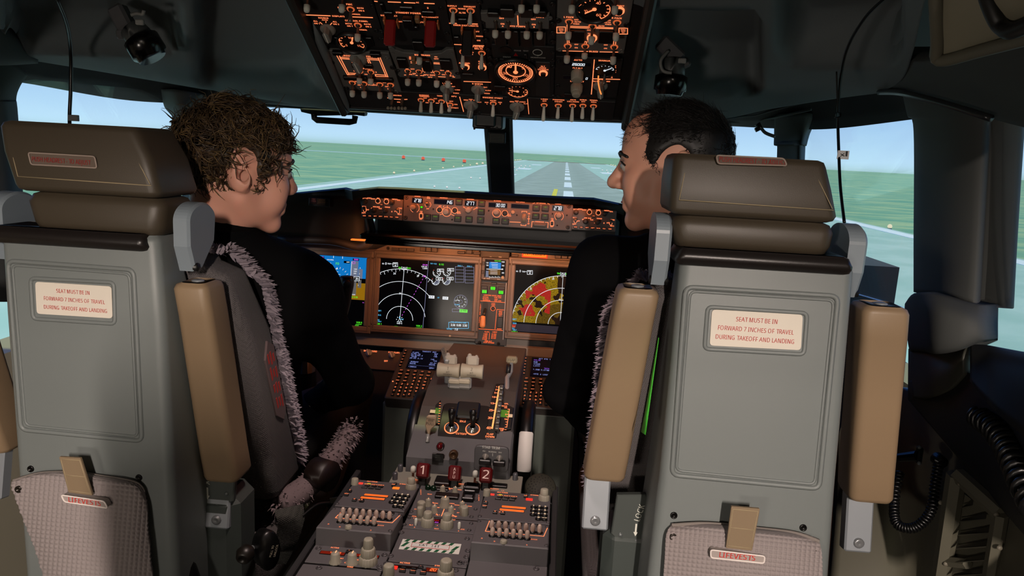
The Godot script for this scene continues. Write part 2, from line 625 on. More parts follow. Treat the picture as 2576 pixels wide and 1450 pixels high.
	s = patch([[[2276, 765, -1.62], [2300, 738, -1.5], [2350, 742, -1.42], [2420, 760, -1.38], [2464, 770, -1.36]],
		[[2276, 800, -1.6], [2310, 790, -1.46], [2350, 790, -1.38], [2420, 800, -1.34], [2462, 812, -1.33]],
		[[2285, 870, -1.58], [2320, 872, -1.45], [2350, 882, -1.38], [2410, 876, -1.34], [2462, 858, -1.33]],
		[[2290, 885, -1.62], [2320, 885, -1.5], [2360, 890, -1.45], [2410, 882, -1.4], [2462, 862, -1.4]]], 16, 14, null, Vector3(.05, 0, -.03))
	struct("trim_9", s, dark)
	# left posts
	s = patch([[[405, 225, -2.0], [440, 225, -1.96], [500, 235, -2.0], [520, 240, -2.1]],
		[[413, 268, -2.05], [450, 275, -1.96], [480, 275, -2.0], [496, 268, -2.1]],
		[[436, 300, -2.07], [465, 310, -1.98], [490, 310, -2.02], [500, 310, -2.1]],
		[[446, 360, -2.1], [475, 360, -2.0], [492, 360, -2.03], [502, 360, -2.12]],
		[[470, 620, -2.2], [490, 620, -2.1], [500, 620, -2.12], [510, 620, -2.2]]], 12, 16, null, Vector3(-.02, 0, -.05))
	struct("trim_10", s, dark)
	s = patch([[[-90, 130, -1.30], [-20, 140, -1.36], [40, 165, -1.46], [70, 190, -1.56]],
		[[-90, 215, -1.30], [-20, 215, -1.36], [20, 215, -1.42], [52, 215, -1.54]],
		[[-90, 250, -1.30], [-20, 250, -1.36], [15, 250, -1.42], [41, 250, -1.54]],
		[[-90, 310, -1.30], [-20, 310, -1.36], [20, 310, -1.42], [47, 310, -1.54]],
		[[-90, 760, -1.30], [-20, 760, -1.36], [40, 760, -1.42], [75, 760, -1.54]]], 12, 20, null, Vector3(-.05, 0, -.02))
	struct("trim_11", s, dark)
	# glass
	pane("window_1", [P([1225, 285, -2.30]), P([480, 245, -2.12]), P([470, 640, -2.3]), P([1235, 520, -2.6])], "left front windscreen")
	pane("window_2", [P([1283, 285, -2.30]), P([1970, 300, -2.2]), P([1970, 640, -2.35]), P([1290, 520, -2.6])], "right front windscreen")
	pane("window_3", [P([2020, 300, -2.16]), P([2310, 280, -1.72]), P([2310, 790, -1.70]), P([2000, 700, -2.25])], "right side window beside the seat")
	pane("window_4", [P([2470, 280, -1.48]), P([2700, 330, -1.2]), P([2700, 920, -1.15]), P([2450, 890, -1.44])], "rear right side window at the edge of the view")
	pane("window_5", [P([460, 235, -2.1]), P([30, 195, -1.58]), P([40, 700, -1.6]), P([470, 640, -2.2])], "left side window behind the left headrest")
	# right side above the rear window, and the sill below it
	s = patch([[[2205, 150, -1.5], [2360, 150, -1.25], [2480, 110, -1.1], [2700, 60, -.95]],
		[[2210, 200, -1.58], [2330, 200, -1.36], [2480, 215, -1.2], [2700, 230, -1.0]],
		[[2216, 236, -1.62], [2300, 240, -1.46], [2490, 298, -1.3], [2700, 352, -1.1]]], 20, 10, null, Vector3(.05, .03, -.03))
	struct("trim_12", s, dark)
	s = st(true)
	tube(s, curve([P([2212, 232, -1.6]), P([2250, 232, -1.5]), P([2290, 238, -1.42]), P([2390, 265, -1.32]), P([2494, 298, -1.24])], 16), .006, 6)
	struct("trim_13", s, mat(Color(.16, .17, .18), .3))
	s = patch([[[2440, 868, -1.36], [2480, 868, -1.34], [2530, 878, -1.28], [2700, 905, -1.1]],
		[[2440, 900, -1.32], [2480, 905, -1.28], [2530, 920, -1.2], [2700, 960, -1.0]],
		[[2440, 960, -1.28], [2480, 1010, -1.2], [2530, 1060, -1.12], [2700, 1200, -.95]]], 14, 8, null, Vector3(.08, -.01, 0))
	struct("trim_14", s, mat(Color(.05, .052, .055), .6))
	# tan moulding curving round below the pillar
	s = patch([[[2285, 878, -1.66], [2330, 880, -1.5], [2395, 880, -1.42], [2440, 860, -1.38]],
		[[2284, 960, -1.62], [2330, 955, -1.46], [2385, 930, -1.38], [2425, 890, -1.34]],
		[[2284, 1000, -1.6], [2330, 1004, -1.46], [2385, 985, -1.38], [2428, 945, -1.34]]], 14, 8, null, Vector3(.05, 0, -.05))
	struct("trim_15", s, mat(Color(.20, .20, .17), .55))
	s = patch([[[-120, 30, -1.1], [0, 60, -1.3], [96, 120, -1.5]], [[-120, 120, -1.1], [0, 140, -1.3], [96, 152, -1.5]], [[-120, 160, -1.15], [0, 165, -1.35], [96, 160, -1.55]]], 10, 6, null, Vector3(-.05, .03, -.02))
	struct("trim_16", s, dark)

func build_ceiling():
	# moulded dark liner either side of the overhead panel, with pressed-in pockets
	var liner := mat(Color(.37, .40, .41), .72, .0, "grain", 70.0, .3)
	var up := Vector3(0, .07, 0)
	var press := func(px: float, py: float) -> Vector3:
		var k := pocket(px, py, Vector2(1772, 134), Vector2(140, 98), 34, 9)
		var k2 := pocket(px, py, Vector2(2110, 40), Vector2(150, 118), 50, 14)
		return Vector3(0, .10, -.03) * k + Vector3(.02, .09, 0) * k2
	var s := patch([[[1594, -260, -.9], [1796, -280, -.9], [1950, -280, -.88], [2130, -260, -.86], [2420, -200, -.8]],
		[[1592, -20, -1.34], [1796, -25, -1.3], [1950, -30, -1.25], [2130, -30, -1.18], [2335, -20, -1.08]],
		[[1582, 140, -1.52], [1796, 140, -1.5], [1950, 130, -1.5], [2130, 120, -1.42], [2300, 120, -1.28]],
		[[1568, 268, -1.68], [1796, 262, -1.76], [1950, 235, -1.76], [2106, 215, -1.66], [2270, 200, -1.46]],
		[[1566, 300, -1.74], [1796, 301, -1.86], [1940, 274, -1.86], [2106, 248, -1.76], [2216, 234, -1.62]]], 60, 44, press, Vector3(0, .03, -.02))
	struct("ceiling_liner_right", s, liner)
	var press2 := func(px: float, py: float) -> Vector3:
		var k := pocket(px, py, Vector2(235, 60), Vector2(215, 70), 50, 10)
		var k2 := pocket(px, py, Vector2(640, 90), Vector2(140, 130), 40, 12)
		return up * k + Vector3(0, .05, -.02) * k2
	s = patch([[[-200, -250, -.7], [200, -280, -.85], [480, -280, -.9], [640, -270, -.92], [712, -260, -.95]],
		[[-60, -20, -1.05], [200, -25, -1.2], [470, -30, -1.3], [640, -25, -1.34], [752, -20, -1.36]],
		[[20, 100, -1.28], [230, 120, -1.45], [480, 130, -1.58], [680, 140, -1.6], [815, 130, -1.5]],
		[[60, 135, -1.42], [240, 165, -1.6], [470, 200, -1.78], [690, 235, -1.8], [872, 268, -1.68]],
		[[90, 154, -1.52], [250, 180, -1.68], [460, 216, -1.88], [690, 255, -1.92], [878, 284, -1.78]]], 60, 40, press2, Vector3(0, .03, -.02))
	struct("ceiling_liner_left", s, liner)
	# pale beige locker corner at the upper right, with a black grab handle
	var locker := thing("ceiling_locker", "beige ceiling locker panel at the upper right corner with a black grab handle", "locker")
	s = patch([[[2344, -60, -.93], [2440, -80, -.86], [2700, -120, -.72]], [[2348, 60, -.98], [2460, 40, -.9], [2700, 0, -.76]], [[2358, 150, -1.02], [2470, 124, -.95], [2700, 62, -.8]]], 12, 12, null, Vector3(.02, .05, 0))
	obj("panel", s, mat(Color(.52, .50, .43), .7, .0, "grain", 60, .25), locker)
	s = st(true)
	tube(s, curve([P([2352, -40, -.92]), P([2358, 100, -.99]), P([2364, 152, -1.01]), P([2470, 127, -.94]), P([2700, 66, -.79])], 20), .008, 8)
	obj("edge_trim", s, mat(Color(.36, .35, .30), .6), locker)
	s = st(true)
	tube(s, curve([P([2470, -60, -.86]), P([2490, 10, -.87]), P([2515, 62, -.87]), P([2545, 78, -.85]), P([2600, 56, -.82])], 20), .009, 8)
	obj("handle", s, mat(Color(.05, .05, .05), .5), locker)

# ---------------------------------------------------------------- lamps
func area_lamp(called: String, label: String, p: Vector3, towards: Vector3, size: Vector2, c: Color, energy: float, face_glow := 1.0, cone := .0):
	var z := (p - towards).normalized()
	var x := (Vector3.UP if absf(z.y) < .95 else Vector3.FORWARD).cross(z).normalized()
	var t := thing(called, label, "lamp", Transform3D(Basis(x, z.cross(x), z), p))
	var s := st()
	bx(s, Vector3(0, 0, .022), Vector3(size.x + .03, size.y + .03, .03), .008)
	obj("housing", s, mat(Color(.25, .25, .25), .6), t)
	s = st()
	bx(s, Vector3(0, 0, .004), Vector3(size.x, size.y, .006), .002)
	obj("lens", s, glow(c, face_glow), t)
	var l: Light3D
	if cone > .0:      # a shaded spot throws a cone instead of an open face
		l = SpotLight3D.new()
		l.spot_angle = cone
		l.spot_angle_attenuation = .6
		l.spot_range = 8.0
		l.spot_attenuation = 2.0
	else:
		l = AreaLight3D.new()
		l.area_size = size
		l.area_range = 8.0
		l.area_attenuation = 2.0
	l.name = "light"
	l.light_color = c
	l.light_energy = energy
	l.light_size = maxf(size.x, size.y)
	l.shadow_enabled = true
	l.position = Vector3(0, 0, -.004)
	t.add_child(l, true)

func build_lamps():
	# upright strip lamp in the entry behind the cockpit doorway: its light comes past the person taking the picture
	area_lamp("entry_lamp", "tall white strip lamp in the entry behind the cockpit doorway", Vector3(.73, 2.20, 2.6), Vector3(.60, 1.9, .0), Vector2(.05, .5), Color(1.0, .93, .88), 19.0, 3.0)
	# added unseen fill lamp low left of the doorway, shining forward and up
	area_lamp("fill_lamp", "added low dim fill lamp out of view, left of the doorway", Vector3(-.50, .95, .72), Vector3(.0, 1.35, -1.3), Vector2(.20, .12), Color(1.0, .94, .88), .75, 1.0)

# ---------------------------------------------------------------- control panel kit
# A module is a Node3D on a real plane (local z = outward normal). zoom() chooses the photo crop that x, y below were read from; q() meets the plane.
var zo := Vector2.ZERO
var zs := 1.0
var cur: Node3D
var plane_x := Transform3D()
var inks := {}

func zoom(x0: float, y0: float, s: float):
	zo = Vector2(x0, y0)
	zs = s

func q(x: float, y: float, h := .0) -> Vector3:
	var t := cur.transform
	var n := t.basis.z
	return t.affine_inverse() * hit(zo.x + x * zs, zo.y + y * zs, t.origin + n * h, n)

func zl(x: float, y: float, d: float) -> float:
	return q(x + d, y).distance_to(q(x, y))

func module(called: String, label: String, category: String, plane: Transform3D, x: float, y: float, group := "") -> Node3D:
	var n := plane.basis.z
	var o := hit(zo.x + x * zs, zo.y + y * zs, plane.origin, n)
	cur = thing(called, label, category, Transform3D(plane.basis, o), group)
	inks = {}
	return cur

func rect(x0: float, y0: float, x1: float, y1: float, h := .0) -> Rect2:
	var a := q(x0, y0, h)
	var b := q(x1, y1, h)
	return Rect2(minf(a.x, b.x), minf(a.y, b.y), absf(b.x - a.x), absf(b.y - a.y))

func rpoly(r: Rect2, rad := .002) -> PackedVector2Array:
	return round_rect(r.size.x, r.size.y, minf(rad, minf(r.size.x, r.size.y) * .45), 3, r.get_center())

func plate(called: String, r: Rect2, m: Material, h0 := -.02, h1 := .0, bev := .0012, rad := .002, parent: Node = null) -> MeshInstance3D:
	var s := st()
	prism(s, Transform3D(), rpoly(r, rad), h0, h1, bev)
	return obj(called, s, m, parent if parent else cur)

func ink(key: String) -> SurfaceTool:
	if not inks.has(key): inks[key] = st()
	return inks[key]

func flush(names := {}):
	for k in inks:
		obj(names.get(k, INK_NAMES.get(k, "markings")), inks[k], ink_mat(k), cur)
	inks = {}

const INK_NAMES := {"amber": "backlit_lettering", "white": "white_symbols", "green": "green_symbols", "magenta": "magenta_symbols", "cyan": "cyan_symbols", "grey": "grey_symbols", "paint": "painted_lettering", "red": "red_symbols", "blue": "blue_symbols", "orange": "orange_symbols"}
func ink_mat(k: String) -> Material:
	match k:
		"amber": return glow(Color(1.0, .52, .33), 1.5)
		"white": return glow(Color(.93, .97, 1.0), .9)
		"green": return glow(Color(.35, .95, .2), .9)
		"magenta": return glow(Color(.85, .35, .95), .9)
		"cyan": return glow(Color(.35, .75, .95), .9)
		"blue": return glow(Color(.10, .52, .88), .85)
		"grey": return glow(Color(.42, .46, .55), .9)
		"red": return glow(Color(.9, .18, .12), .9)
		"orange": return glow(Color(1.0, .42, .2), 1.2)
		"paint": return mat(Color(.72, .72, .70), .7)
		"darkpaint": return mat(Color(.12, .12, .12), .7)
	return mat(Color.WHITE)

func tx(k: String, t: String, x: float, y: float, hz: float, wide := 1.0, h := .0004, turn := .0, font := "bold"):
	var p := q(x, y, h)
	var size := zl(x, y, hz)
	write(ink(k), Transform3D(Basis(Vector3(0, 0, 1), turn), p), t, size, wide, font)

# many captions or lines at once: "text|x|y|size" or "x0 y0 x1 y1 width", parted by ~
func txs(k: String, all: String, wide := 1.0, h := .0004):
	for one in all.split("~"):
		var a := one.split("|")
		tx(k, a[0], float(a[1]), float(a[2]), float(a[3]), wide, h)

func lns(k: String, all: String, h := .0002):
	for one in all.split("~"):
		var a := one.split_floats(" ")
		ln(k, a[0], a[1], a[2], a[3], a[4], h)

func strip(s: SurfaceTool, a: Vector3, b: Vector3, w: float, h := .0004):
	var d := (b - a).normalized()
	var n := Vector3(-d.y, d.x, 0) * w * .5
	var e := d * w * .35
	var u := Vector3(0, 0, h)
	quad(s, a - n - e + u, a + n - e + u, b + n + e + u, b - n + e + u)
	quad(s, a - n - e, b - n + e, b - n + e + u, a - n - e + u)
	quad(s, a + n - e, a + n - e + u, b + n + e + u, b + n + e)

func ln(k: String, x0: float, y0: float, x1: float, y1: float, w: float, h := .0002):
	var a := q(x0, y0, h)
	var b := q(x1, y1, h)
	strip(ink(k), a, b, zl(x0, y0, w))

func frame_ln(k: String, x0: float, y0: float, x1: float, y1: float, w: float, h := .0002):
	ln(k, x0, y0, x1, y0, w, h); ln(k, x1, y0, x1, y1, w, h); ln(k, x1, y1, x0, y1, w, h); ln(k, x0, y1, x0, y0, w, h)

# arc in degrees, 0 = panel right, 90 = panel up, radius in metres
func arc(k: String, c: Vector3, r: float, a0: float, a1: float, w: float, n := 24, h := .0004):
	var s := ink(k)
	for i in n:
		var p := deg_to_rad(lerpf(a0, a1, float(i) / n))
		var p2 := deg_to_rad(lerpf(a0, a1, float(i + 1) / n))
		strip(s, c + Vector3(cos(p), sin(p), 0) * r, c + Vector3(cos(p2), sin(p2), 0) * r, w, h)

func tick(k: String, c: Vector3, r0: float, r1: float, a: float, w: float, h := .0004):
	var v := Vector3(cos(deg_to_rad(a)), sin(deg_to_rad(a)), 0)
	strip(ink(k), c + v * r0, c + v * r1, w, h)

func fill(k: String, pts: PackedVector2Array, h := .0, t := .0004):
	prism(ink(k), Transform3D(), pts, h, h + t)

func ring_mesh(s: SurfaceTool, c: Vector3, r: float, w: float, hgt := .002, seg := 20):
	lathe(s, Transform3D(Basis(), c), [Vector2(r - w / 2, 0), Vector2(r - w / 2, hgt), Vector2(r + w / 2, hgt), Vector2(r + w / 2, 0)], seg)

# toggle switch with a glowing collar: "white" = paddle with a round white cap, "stick" = all-white paddle, "metal"
func toggle(x: float, y: float, style := "white", tilt := -25.0, length := .030, collar := true):
	var p := q(x, y)
	var dir := Vector3(0, sin(deg_to_rad(tilt)), cos(deg_to_rad(tilt)))
	var f := Transform3D(Basis(Vector3.RIGHT, Vector3(0, dir.z, -dir.y), dir), p)
	var steel := mat(Color(.42, .40, .38), .35, .7)
	var capm := mat(Color(.80, .80, .76), .5)
	var s := st(true)
	var L := length
	var o: MeshInstance3D
	if style == "stick":
		lathe(s, f, [Vector2(.0022, 0), Vector2(.0032, L * .35), Vector2(.0042, L * .7), Vector2(.0044, L * .92), Vector2(.003, L), Vector2(0, L * 1.02)], 12)
		o = obj("toggle_switch", s, capm, cur)
	elif style == "metal":
		lathe(s, f, [Vector2(.0022, 0), Vector2(.003, L * .5), Vector2(.0048, L * .75), Vector2(.0052, L * .9), Vector2(.003, L), Vector2(0, L * 1.01)], 12)
		o = obj("toggle_switch", s, steel, cur)
	else:
		lathe(s, f, [Vector2(.0026, 0), Vector2(.0026, L * .62), Vector2(.0030, L * .62)], 10)
		o = obj("toggle_switch", s, steel, cur)
		var c := st(true)
		lathe(c, f, [Vector2(.0030, L * .58), Vector2(.0058, L * .60), Vector2(.0060, L * .86), Vector2(.0052, L * .99), Vector2(.0032, L * 1.06), Vector2(0, L * 1.08)], 14)
		obj("cap", c, capm, o)
	if collar:
		var r := st(true)
		lathe(r, Transform3D(Basis(), p), [Vector2(.0062, 0), Vector2(.0078, .0012), Vector2(.0066, .0028), Vector2(.0052, .0024), Vector2(.0050, 0)], 16)
		obj("collar", r, glow(Color(1.0, .48, .27), .55), o)
		r = st(true)
		lathe(r, Transform3D(Basis(), p), [Vector2(.0050, .0002), Vector2(.0044, .004), Vector2(.0022, .005)], 12)
		obj("bushing", r, mat(Color(.30, .26, .22), .4, .6), o)

# rotary selector: fluted skirt and a raised bar grip with a white pointer line
func selector(x: float, y: float, r: float, hgt: float, turn := .0, pointer := true):
	var p := q(x, y)
	var m := mat(Color(.50, .50, .48), .6)
	var s := st(true)
	lathe(s, Transform3D(Basis(), p), [Vector2(r, 0), Vector2(r, hgt * .12), Vector2(r * .82, hgt * .25), Vector2(r * .7, hgt * .3), Vector2(0, hgt * .3)], 24)
	var o := obj("rotary_knob", s, m, cur)
	s = st()
	var f := Transform3D(Basis(Vector3(0, 0, 1), deg_to_rad(turn)), p)
	prism(s, f, PackedVector2Array([Vector2(-r * .36, -r * .8), Vector2(-r * .2, -r * .95), Vector2(r * .2, -r * .95), Vector2(r * .36, -r * .8), Vector2(r * .40, r * .5), Vector2(r * .12, r * .98), Vector2(-r * .12, r * .98), Vector2(-r * .40, r * .5)]), hgt * .25, hgt, r * .12)
	obj("grip", s, m, o)
	if pointer:
		s = st()
		box(s, f * Transform3D(Basis(), Vector3(0, 0, hgt + .0003)), Vector3(r * .12, r * 1.8, .0008))
		obj("pointer_line", s, mat(Color(.92, .90, .86), .5), o)

# stacked round knobs: list of [radius, height]
func knob(x: float, y: float, tiers: Array, c := Color(.62, .60, .54), flutes := 14, called := "rotary_knob"):
	var p := q(x, y)
	var m := mat(c, .55)
	var h := .0
	var o: MeshInstance3D = null
	for k in tiers.size():
		var r: float = tiers[k][0]
		var hh: float = tiers[k][1]
		var s := st(true)
		lathe(s, Transform3D(Basis(), p + Vector3(0, 0, h)), [Vector2(r * .98, 0), Vector2(r, hh * .1), Vector2(r * .94, hh * .82), Vector2(r * .86, hh * .96), Vector2(r * .7, hh), Vector2(0, hh)], 42 if flutes > 0 else 24, .045, flutes)
		if o == null: o = obj(called, s, m, cur)
		else: obj("upper_knob", s, m, o)
		h += hh

func push(x0: float, y0: float, x1: float, y1: float, t := "", k := "amber", c := Color(.05, .05, .05), hz := .0, hgt := .004, called := "push_button"):
	var r := rect(x0, y0, x1, y1)
	var o := plate(called, r, mat(c, .5), -.002, hgt, .0012, .0014)
	if t != "":
		var s := st()
		var size := hz if hz > 0 else r.size.y * .4
		write(s, Transform3D(Basis(), Vector3(r.get_center().x, r.get_center().y, hgt + .0003)), t, size, minf(1.0, r.size.x * .95 / (size * t.length() * .82)))
		obj("caption", s, ink_mat(k), o)
	return o

func screw(x: float, y: float, r := .005, c := Color(.20, .20, .20)):
	var p := q(x, y)
	var s := st(true)
	lathe(s, Transform3D(Basis(), p), [Vector2(r, -.001), Vector2(r, .001), Vector2(r * .8, .0022), Vector2(r * .3, .0022), Vector2(r * .25, .001), Vector2(0, .001)], 12)
	obj("fastener", s, mat(c, .4, .3), cur)

func readout(x0: float, y0: float, x1: float, y1: float, t: String, k := "white", c := Color(.02, .03, .07), hz := .0, at := .5, called := "readout_window"):
	var r := rect(x0, y0, x1, y1)
	var o := plate(called, r.grow(.0015), mat(Color(.02, .02, .02), .3), -.003, .0008, .0005, .001)
	var s := st()
	prism(s, Transform3D(), rpoly(r, .0005), .0008, .0011)
	obj("screen", s, glow(c, .6), o)
	if t != "":
		s = st()
		var size := hz if hz > 0 else r.size.y * .68
		var p := Vector3(r.position.x + r.size.x * at, r.get_center().y, .0014)
		digits(s, p, t, size)
		obj("digits", s, ink_mat(k), o)
	return o

# seven-segment figures, centred on p
const SEG := {"0": "abcdef", "1": "bc", "2": "abged", "3": "abgcd", "4": "fgbc", "5": "afgcd", "6": "afgedc", "7": "abc", "8": "abcdefg", "9": "abcdfg", "-": "g", " ": "", ".": "p"}
func digits(s: SurfaceTool, p: Vector3, t: String, h: float):
	var w := h * .52
	var step := h * .80
	var total := .0
	for ch in t: total += step * (.35 if ch == "." else 1.0)
	var x := p.x - total / 2 + step * .5
	var sl := h * .06
	for ch in t:
		var c := Vector3(x, p.y, p.z)
		var pos := {"a": [Vector3(-w / 2 + sl, h / 2, 0), Vector3(w / 2 + sl, h / 2, 0)], "b": [Vector3(w / 2 + sl, h / 2, 0), Vector3(w / 2, 0, 0)], "c": [Vector3(w / 2, 0, 0), Vector3(w / 2 - sl, -h / 2, 0)], "d": [Vector3(-w / 2 - sl, -h / 2, 0), Vector3(w / 2 - sl, -h / 2, 0)], "e": [Vector3(-w / 2, 0, 0), Vector3(-w / 2 - sl, -h / 2, 0)], "f": [Vector3(-w / 2 + sl, h / 2, 0), Vector3(-w / 2, 0, 0)], "g": [Vector3(-w / 2, 0, 0), Vector3(w / 2, 0, 0)], "p": [Vector3(-.05 * h, -h / 2, 0), Vector3(.05 * h, -h / 2, 0)]}
		for sg in SEG.get(ch, ""):
			strip(s, c + pos[sg][0], c + pos[sg][1], h * .17)
		x += step * (.35 if ch == "." else 1.0)

func gauge(x: float, y: float, r: float, a0: float, a1: float, needle: float, ticks: int, nums: Array, called := "gauge", bright := "amber", tall := .004, up := .0):
	var p := q(x, y, up)
	var s := st(true)
	lathe(s, Transform3D(Basis(), p), [Vector2(r * 1.12, 0), Vector2(r * 1.1, tall), Vector2(r * 1.0, tall), Vector2(r * .97, tall * .3)], 28)
	var o := obj(called, s, mat(Color(.07, .07, .07), .4), cur)
	s = st()
	prism(s, Transform3D(Basis(), p), circle(r * .98, 28), .0, tall * .35)
	obj("dial", s, mat(Color(.02, .02, .02), .5), o)
	var keep := inks
	inks = {}
	var c := p + Vector3(0, 0, tall * .4)
	arc(bright, c, r * .9, a0, a1, r * .045, 30)
	for i in ticks + 1:
		tick(bright, c, r * .74, r * .9, lerpf(a0, a1, float(i) / ticks), r * .05)
	for i in nums.size():
		var a := deg_to_rad(lerpf(a0, a1, float(i) / maxf(1.0, nums.size() - 1.0)))
		write(ink(bright), Transform3D(Basis(), c + Vector3(cos(a), sin(a), 0) * r * .56), nums[i], r * .2)
	tick(bright, c + Vector3(0, 0, .0005), -r * .1, r * .72, needle, r * .09)
	fill(bright, circle(r * .13, 12, Vector2(p.x, p.y)), c.z, .0008)
	var marks: SurfaceTool = inks[bright]
	inks = keep
	obj("dial_markings", marks, ink_mat(bright), o)
	return o

func hole_frame(s: SurfaceTool, x: Transform3D, w: float, h: float, b: float, z0: float, z1: float, bev := .002):
	for k in [[Vector3(0, h / 2 - b / 2, 0), Vector3(w, b, 0)], [Vector3(0, -h / 2 + b / 2, 0), Vector3(w, b, 0)], [Vector3(-w / 2 + b / 2, 0, 0), Vector3(b, h - 2 * b, 0)], [Vector3(w / 2 - b / 2, 0, 0), Vector3(b, h - 2 * b, 0)]]:
		box(s, x * Transform3D(Basis(), k[0] + Vector3(0, 0, (z0 + z1) / 2)), Vector3(k[1].x, k[1].y, z1 - z0), bev)

# ---------------------------------------------------------------- glareshield, mode control panel, main panel
var MIP := Transform3D()
var MCP := Transform3D()
var panel_grey := Color(.36, .345, .34)
var panel_dark := Color(.115, .12, .125)

func build_glareshield():
	MCP = look_z(Vector3(0, 1.22, -1.95), Vector3(0, .10, 1))
	MIP = look_z(Vector3(0, .95, -2.2), Vector3(0, .12, 1))
	var black := mat(Color(.055, .055, .058), .55, .0, "grain", 80.0, .2)
	var t := thing("glareshield", "black glareshield hood above the instrument panel with a lit strip under its lip", "glareshield")
	var top := [[640, 492], [729, 486], [868, 472], [887, 477], [951, 470], [1007, 472], [1220, 484], [1290, 488], [1422, 495], [1494, 498], [1569, 514], [1700, 535]]
	var r0 := []; var r1 := []; var r2 := []; var r3 := []
	for i in top.size():
		var z := -1.90 if i > 2 and i < 10 else -1.97
		var a := at_z(top[i][0], top[i][1], z)
		var dn: float = 13.0 if i > 3 and i < 10 else 22.0
		r0.append(at_z(top[i][0], top[i][1] + dn, z - .005))
		r1.append(a + Vector3(0, -.004, .006))
		r2.append(a + Vector3(0, 0, -.012))
		r3.append(Vector3(a.x * 1.05, 1.14, -2.66))
	var s := st()
	sheet(s, [r0, r1, r2, r3], Vector3(0, -.006, -.004))
	obj("hood", s, black, t)
	# shelf below the mode control panel: black lacquered front
	s = st()
	var a := at_z(900, 575, -1.90)
	var b := at_z(1580, 590, -1.90)
	bx(s, Vector3((a.x + b.x) / 2, 1.159, -2.02), Vector3(b.x - a.x, .014, .21), .005)
	bx(s, Vector3((a.x + b.x) / 2, 1.147, -2.03), Vector3(b.x - a.x - .02, .008, .18), .003)
	bx(s, Vector3((a.x + b.x) / 2, 1.141, -1.937), Vector3(b.x - a.x - .02, .010, .006), .002)
	obj("shelf", s, mat(Color(.03, .033, .037), .22), t)
	s = st()
	bx(s, Vector3((a.x + b.x) / 2, 1.21, -2.06), Vector3(b.x - a.x - .03, .11, .10), .01)
	obj("housing", s, black, t)
	# captain's side shroud: top hood curving down to the left
	var rows := []
	for j in 9:
		var f := j / 8.0
		var row := []
		for i in 13:
			var g := i / 12.0
			var px := lerpf(560, 915, g)
			var y_top := 492 - 10 * g
			var y_bot := 604.0 + 22.0 * pow(g, 3.0) - 14.0 * sin(g * PI)
			row.append(at_z(px, lerpf(y_top, y_bot, f), -1.96 - .05 * sin(f * PI) - .12 * f * f))
		rows.append(row)
	s = st(true)
	sheet(s, rows, Vector3(0, -.004, -.02))
	obj("shroud", s, mat(Color(.075, .07, .07), .6), t)
	s = st(true)
	tube(s, curve([P([915, 500, -1.97]), P([930, 560, -1.98]), P([935, 600, -2.0]), P([905, 622, -2.04]), P([830, 606, -2.04]), P([700, 603, -2.03])], 20), .012, 8)
	obj("shroud_edge", s, mat(Color(.10, .085, .08), .5), t)
	rows = []
	for j in 7:
		var f := j / 6.0
		var row := []
		for i in 7:
			var px := lerpf(1545, 1760, i / 6.0)
			row.append(at_z(px, lerpf(512 + 10 * i / 6.0, 640, f), -1.96 - .05 * sin(f * PI) - .12 * f * f))
		rows.append(row)
	s = st(true)
	sheet(s, rows, Vector3(0, -.004, -.02))
	obj("shroud", s, mat(Color(.075, .07, .07), .6), t)
	# lit strip below the lip: a glowing tube and the light it gives
	s = st()
	var l0 := at_z(966, 483, -1.915)
	var l1 := at_z(1484, 507, -1.915)
	box(s, Transform3D(Basis(), (l0 + l1) / 2), Vector3(l1.x - l0.x, .0035, .006), .001)
	obj("strip_lamp", s, glow(Color(1.0, .66, .50), 1.6), t)
	strip_light(t, (l0 + l1) / 2 + Vector3(0, -.004, -.006), Vector3(0, -1, -.45), Vector2(l1.x - l0.x, .006), Color(1.0, .45, .18), .03)
	# flood strip under the shelf washing the main panel
	s = st()
	bx(s, Vector3(-.01, 1.1415, -1.965), Vector3(.74, .004, .012), .001)
	obj("flood_lamp", s, glow(Color(1.0, .45, .16), 1.5), t)
	strip_light(t, Vector3(-.01, 1.1375, -1.965), Vector3(0, -.5, -1), Vector2(.74, .02), Color(1.0, .62, .38), .42)
	s = st()
	# left warning light pair on the shroud
	zoom(400, 240, .27586)
	module("warning_light_panel", "pair of dim red and amber warning lights on the left of the glareshield", "warning lights", look_z(Vector3(0, 1.22, -1.955), Vector3(0, .1, 1)), 1440, 970)
	plate("plate", rect(1370, 930, 1560, 1020), mat(Color(.05, .05, .05), .5), -.03, .004)
	push(1380, 936, 1440, 992, "", "red", Color(.22, .05, .05), 0, .010, "warning_button")
	push(1452, 940, 1522, 1006, "", "orange", Color(.24, .13, .04), 0, .010, "caution_button")
	txs("darkred", "FIRE|1410|948|11~WARN|1410|966|11", 1.0, .0106); txs("darkamber", "MASTER|1487|956|11~CAUTION|1487|976|11", 1.0, .0106)
	inks_done({"darkred": mat(Color(.6, .3, .28), .6), "darkamber": mat(Color(.5, .33, .15), .6)})
	build_mcp()

func inks_done(ms: Dictionary):
	for k in ms:
		if inks.has(k):
			obj("%s_area" % k if k in ["sky", "earth", "slate", "mud", "brown", "plum"] else "dark_symbols" if k.begins_with("black") else "outlines" if k == "greyline" else "lettering", inks[k], ms[k], cur)
			inks.erase(k)
	flush()

func strip_light(parent: Node, p: Vector3, dir: Vector3, size: Vector2, c: Color, energy: float):
	var l := AreaLight3D.new()
	l.name = "light"
	l.area_size = size
	l.light_color = c
	l.light_energy = energy
	l.light_size = size.x
	l.shadow_enabled = true
	l.area_range = 4.0
	l.area_attenuation = 2.0
	var z := -dir.normalized()
	l.transform = Transform3D(Basis(Vector3.RIGHT, z.cross(Vector3.RIGHT), z), p)
	parent.add_child(l, true)

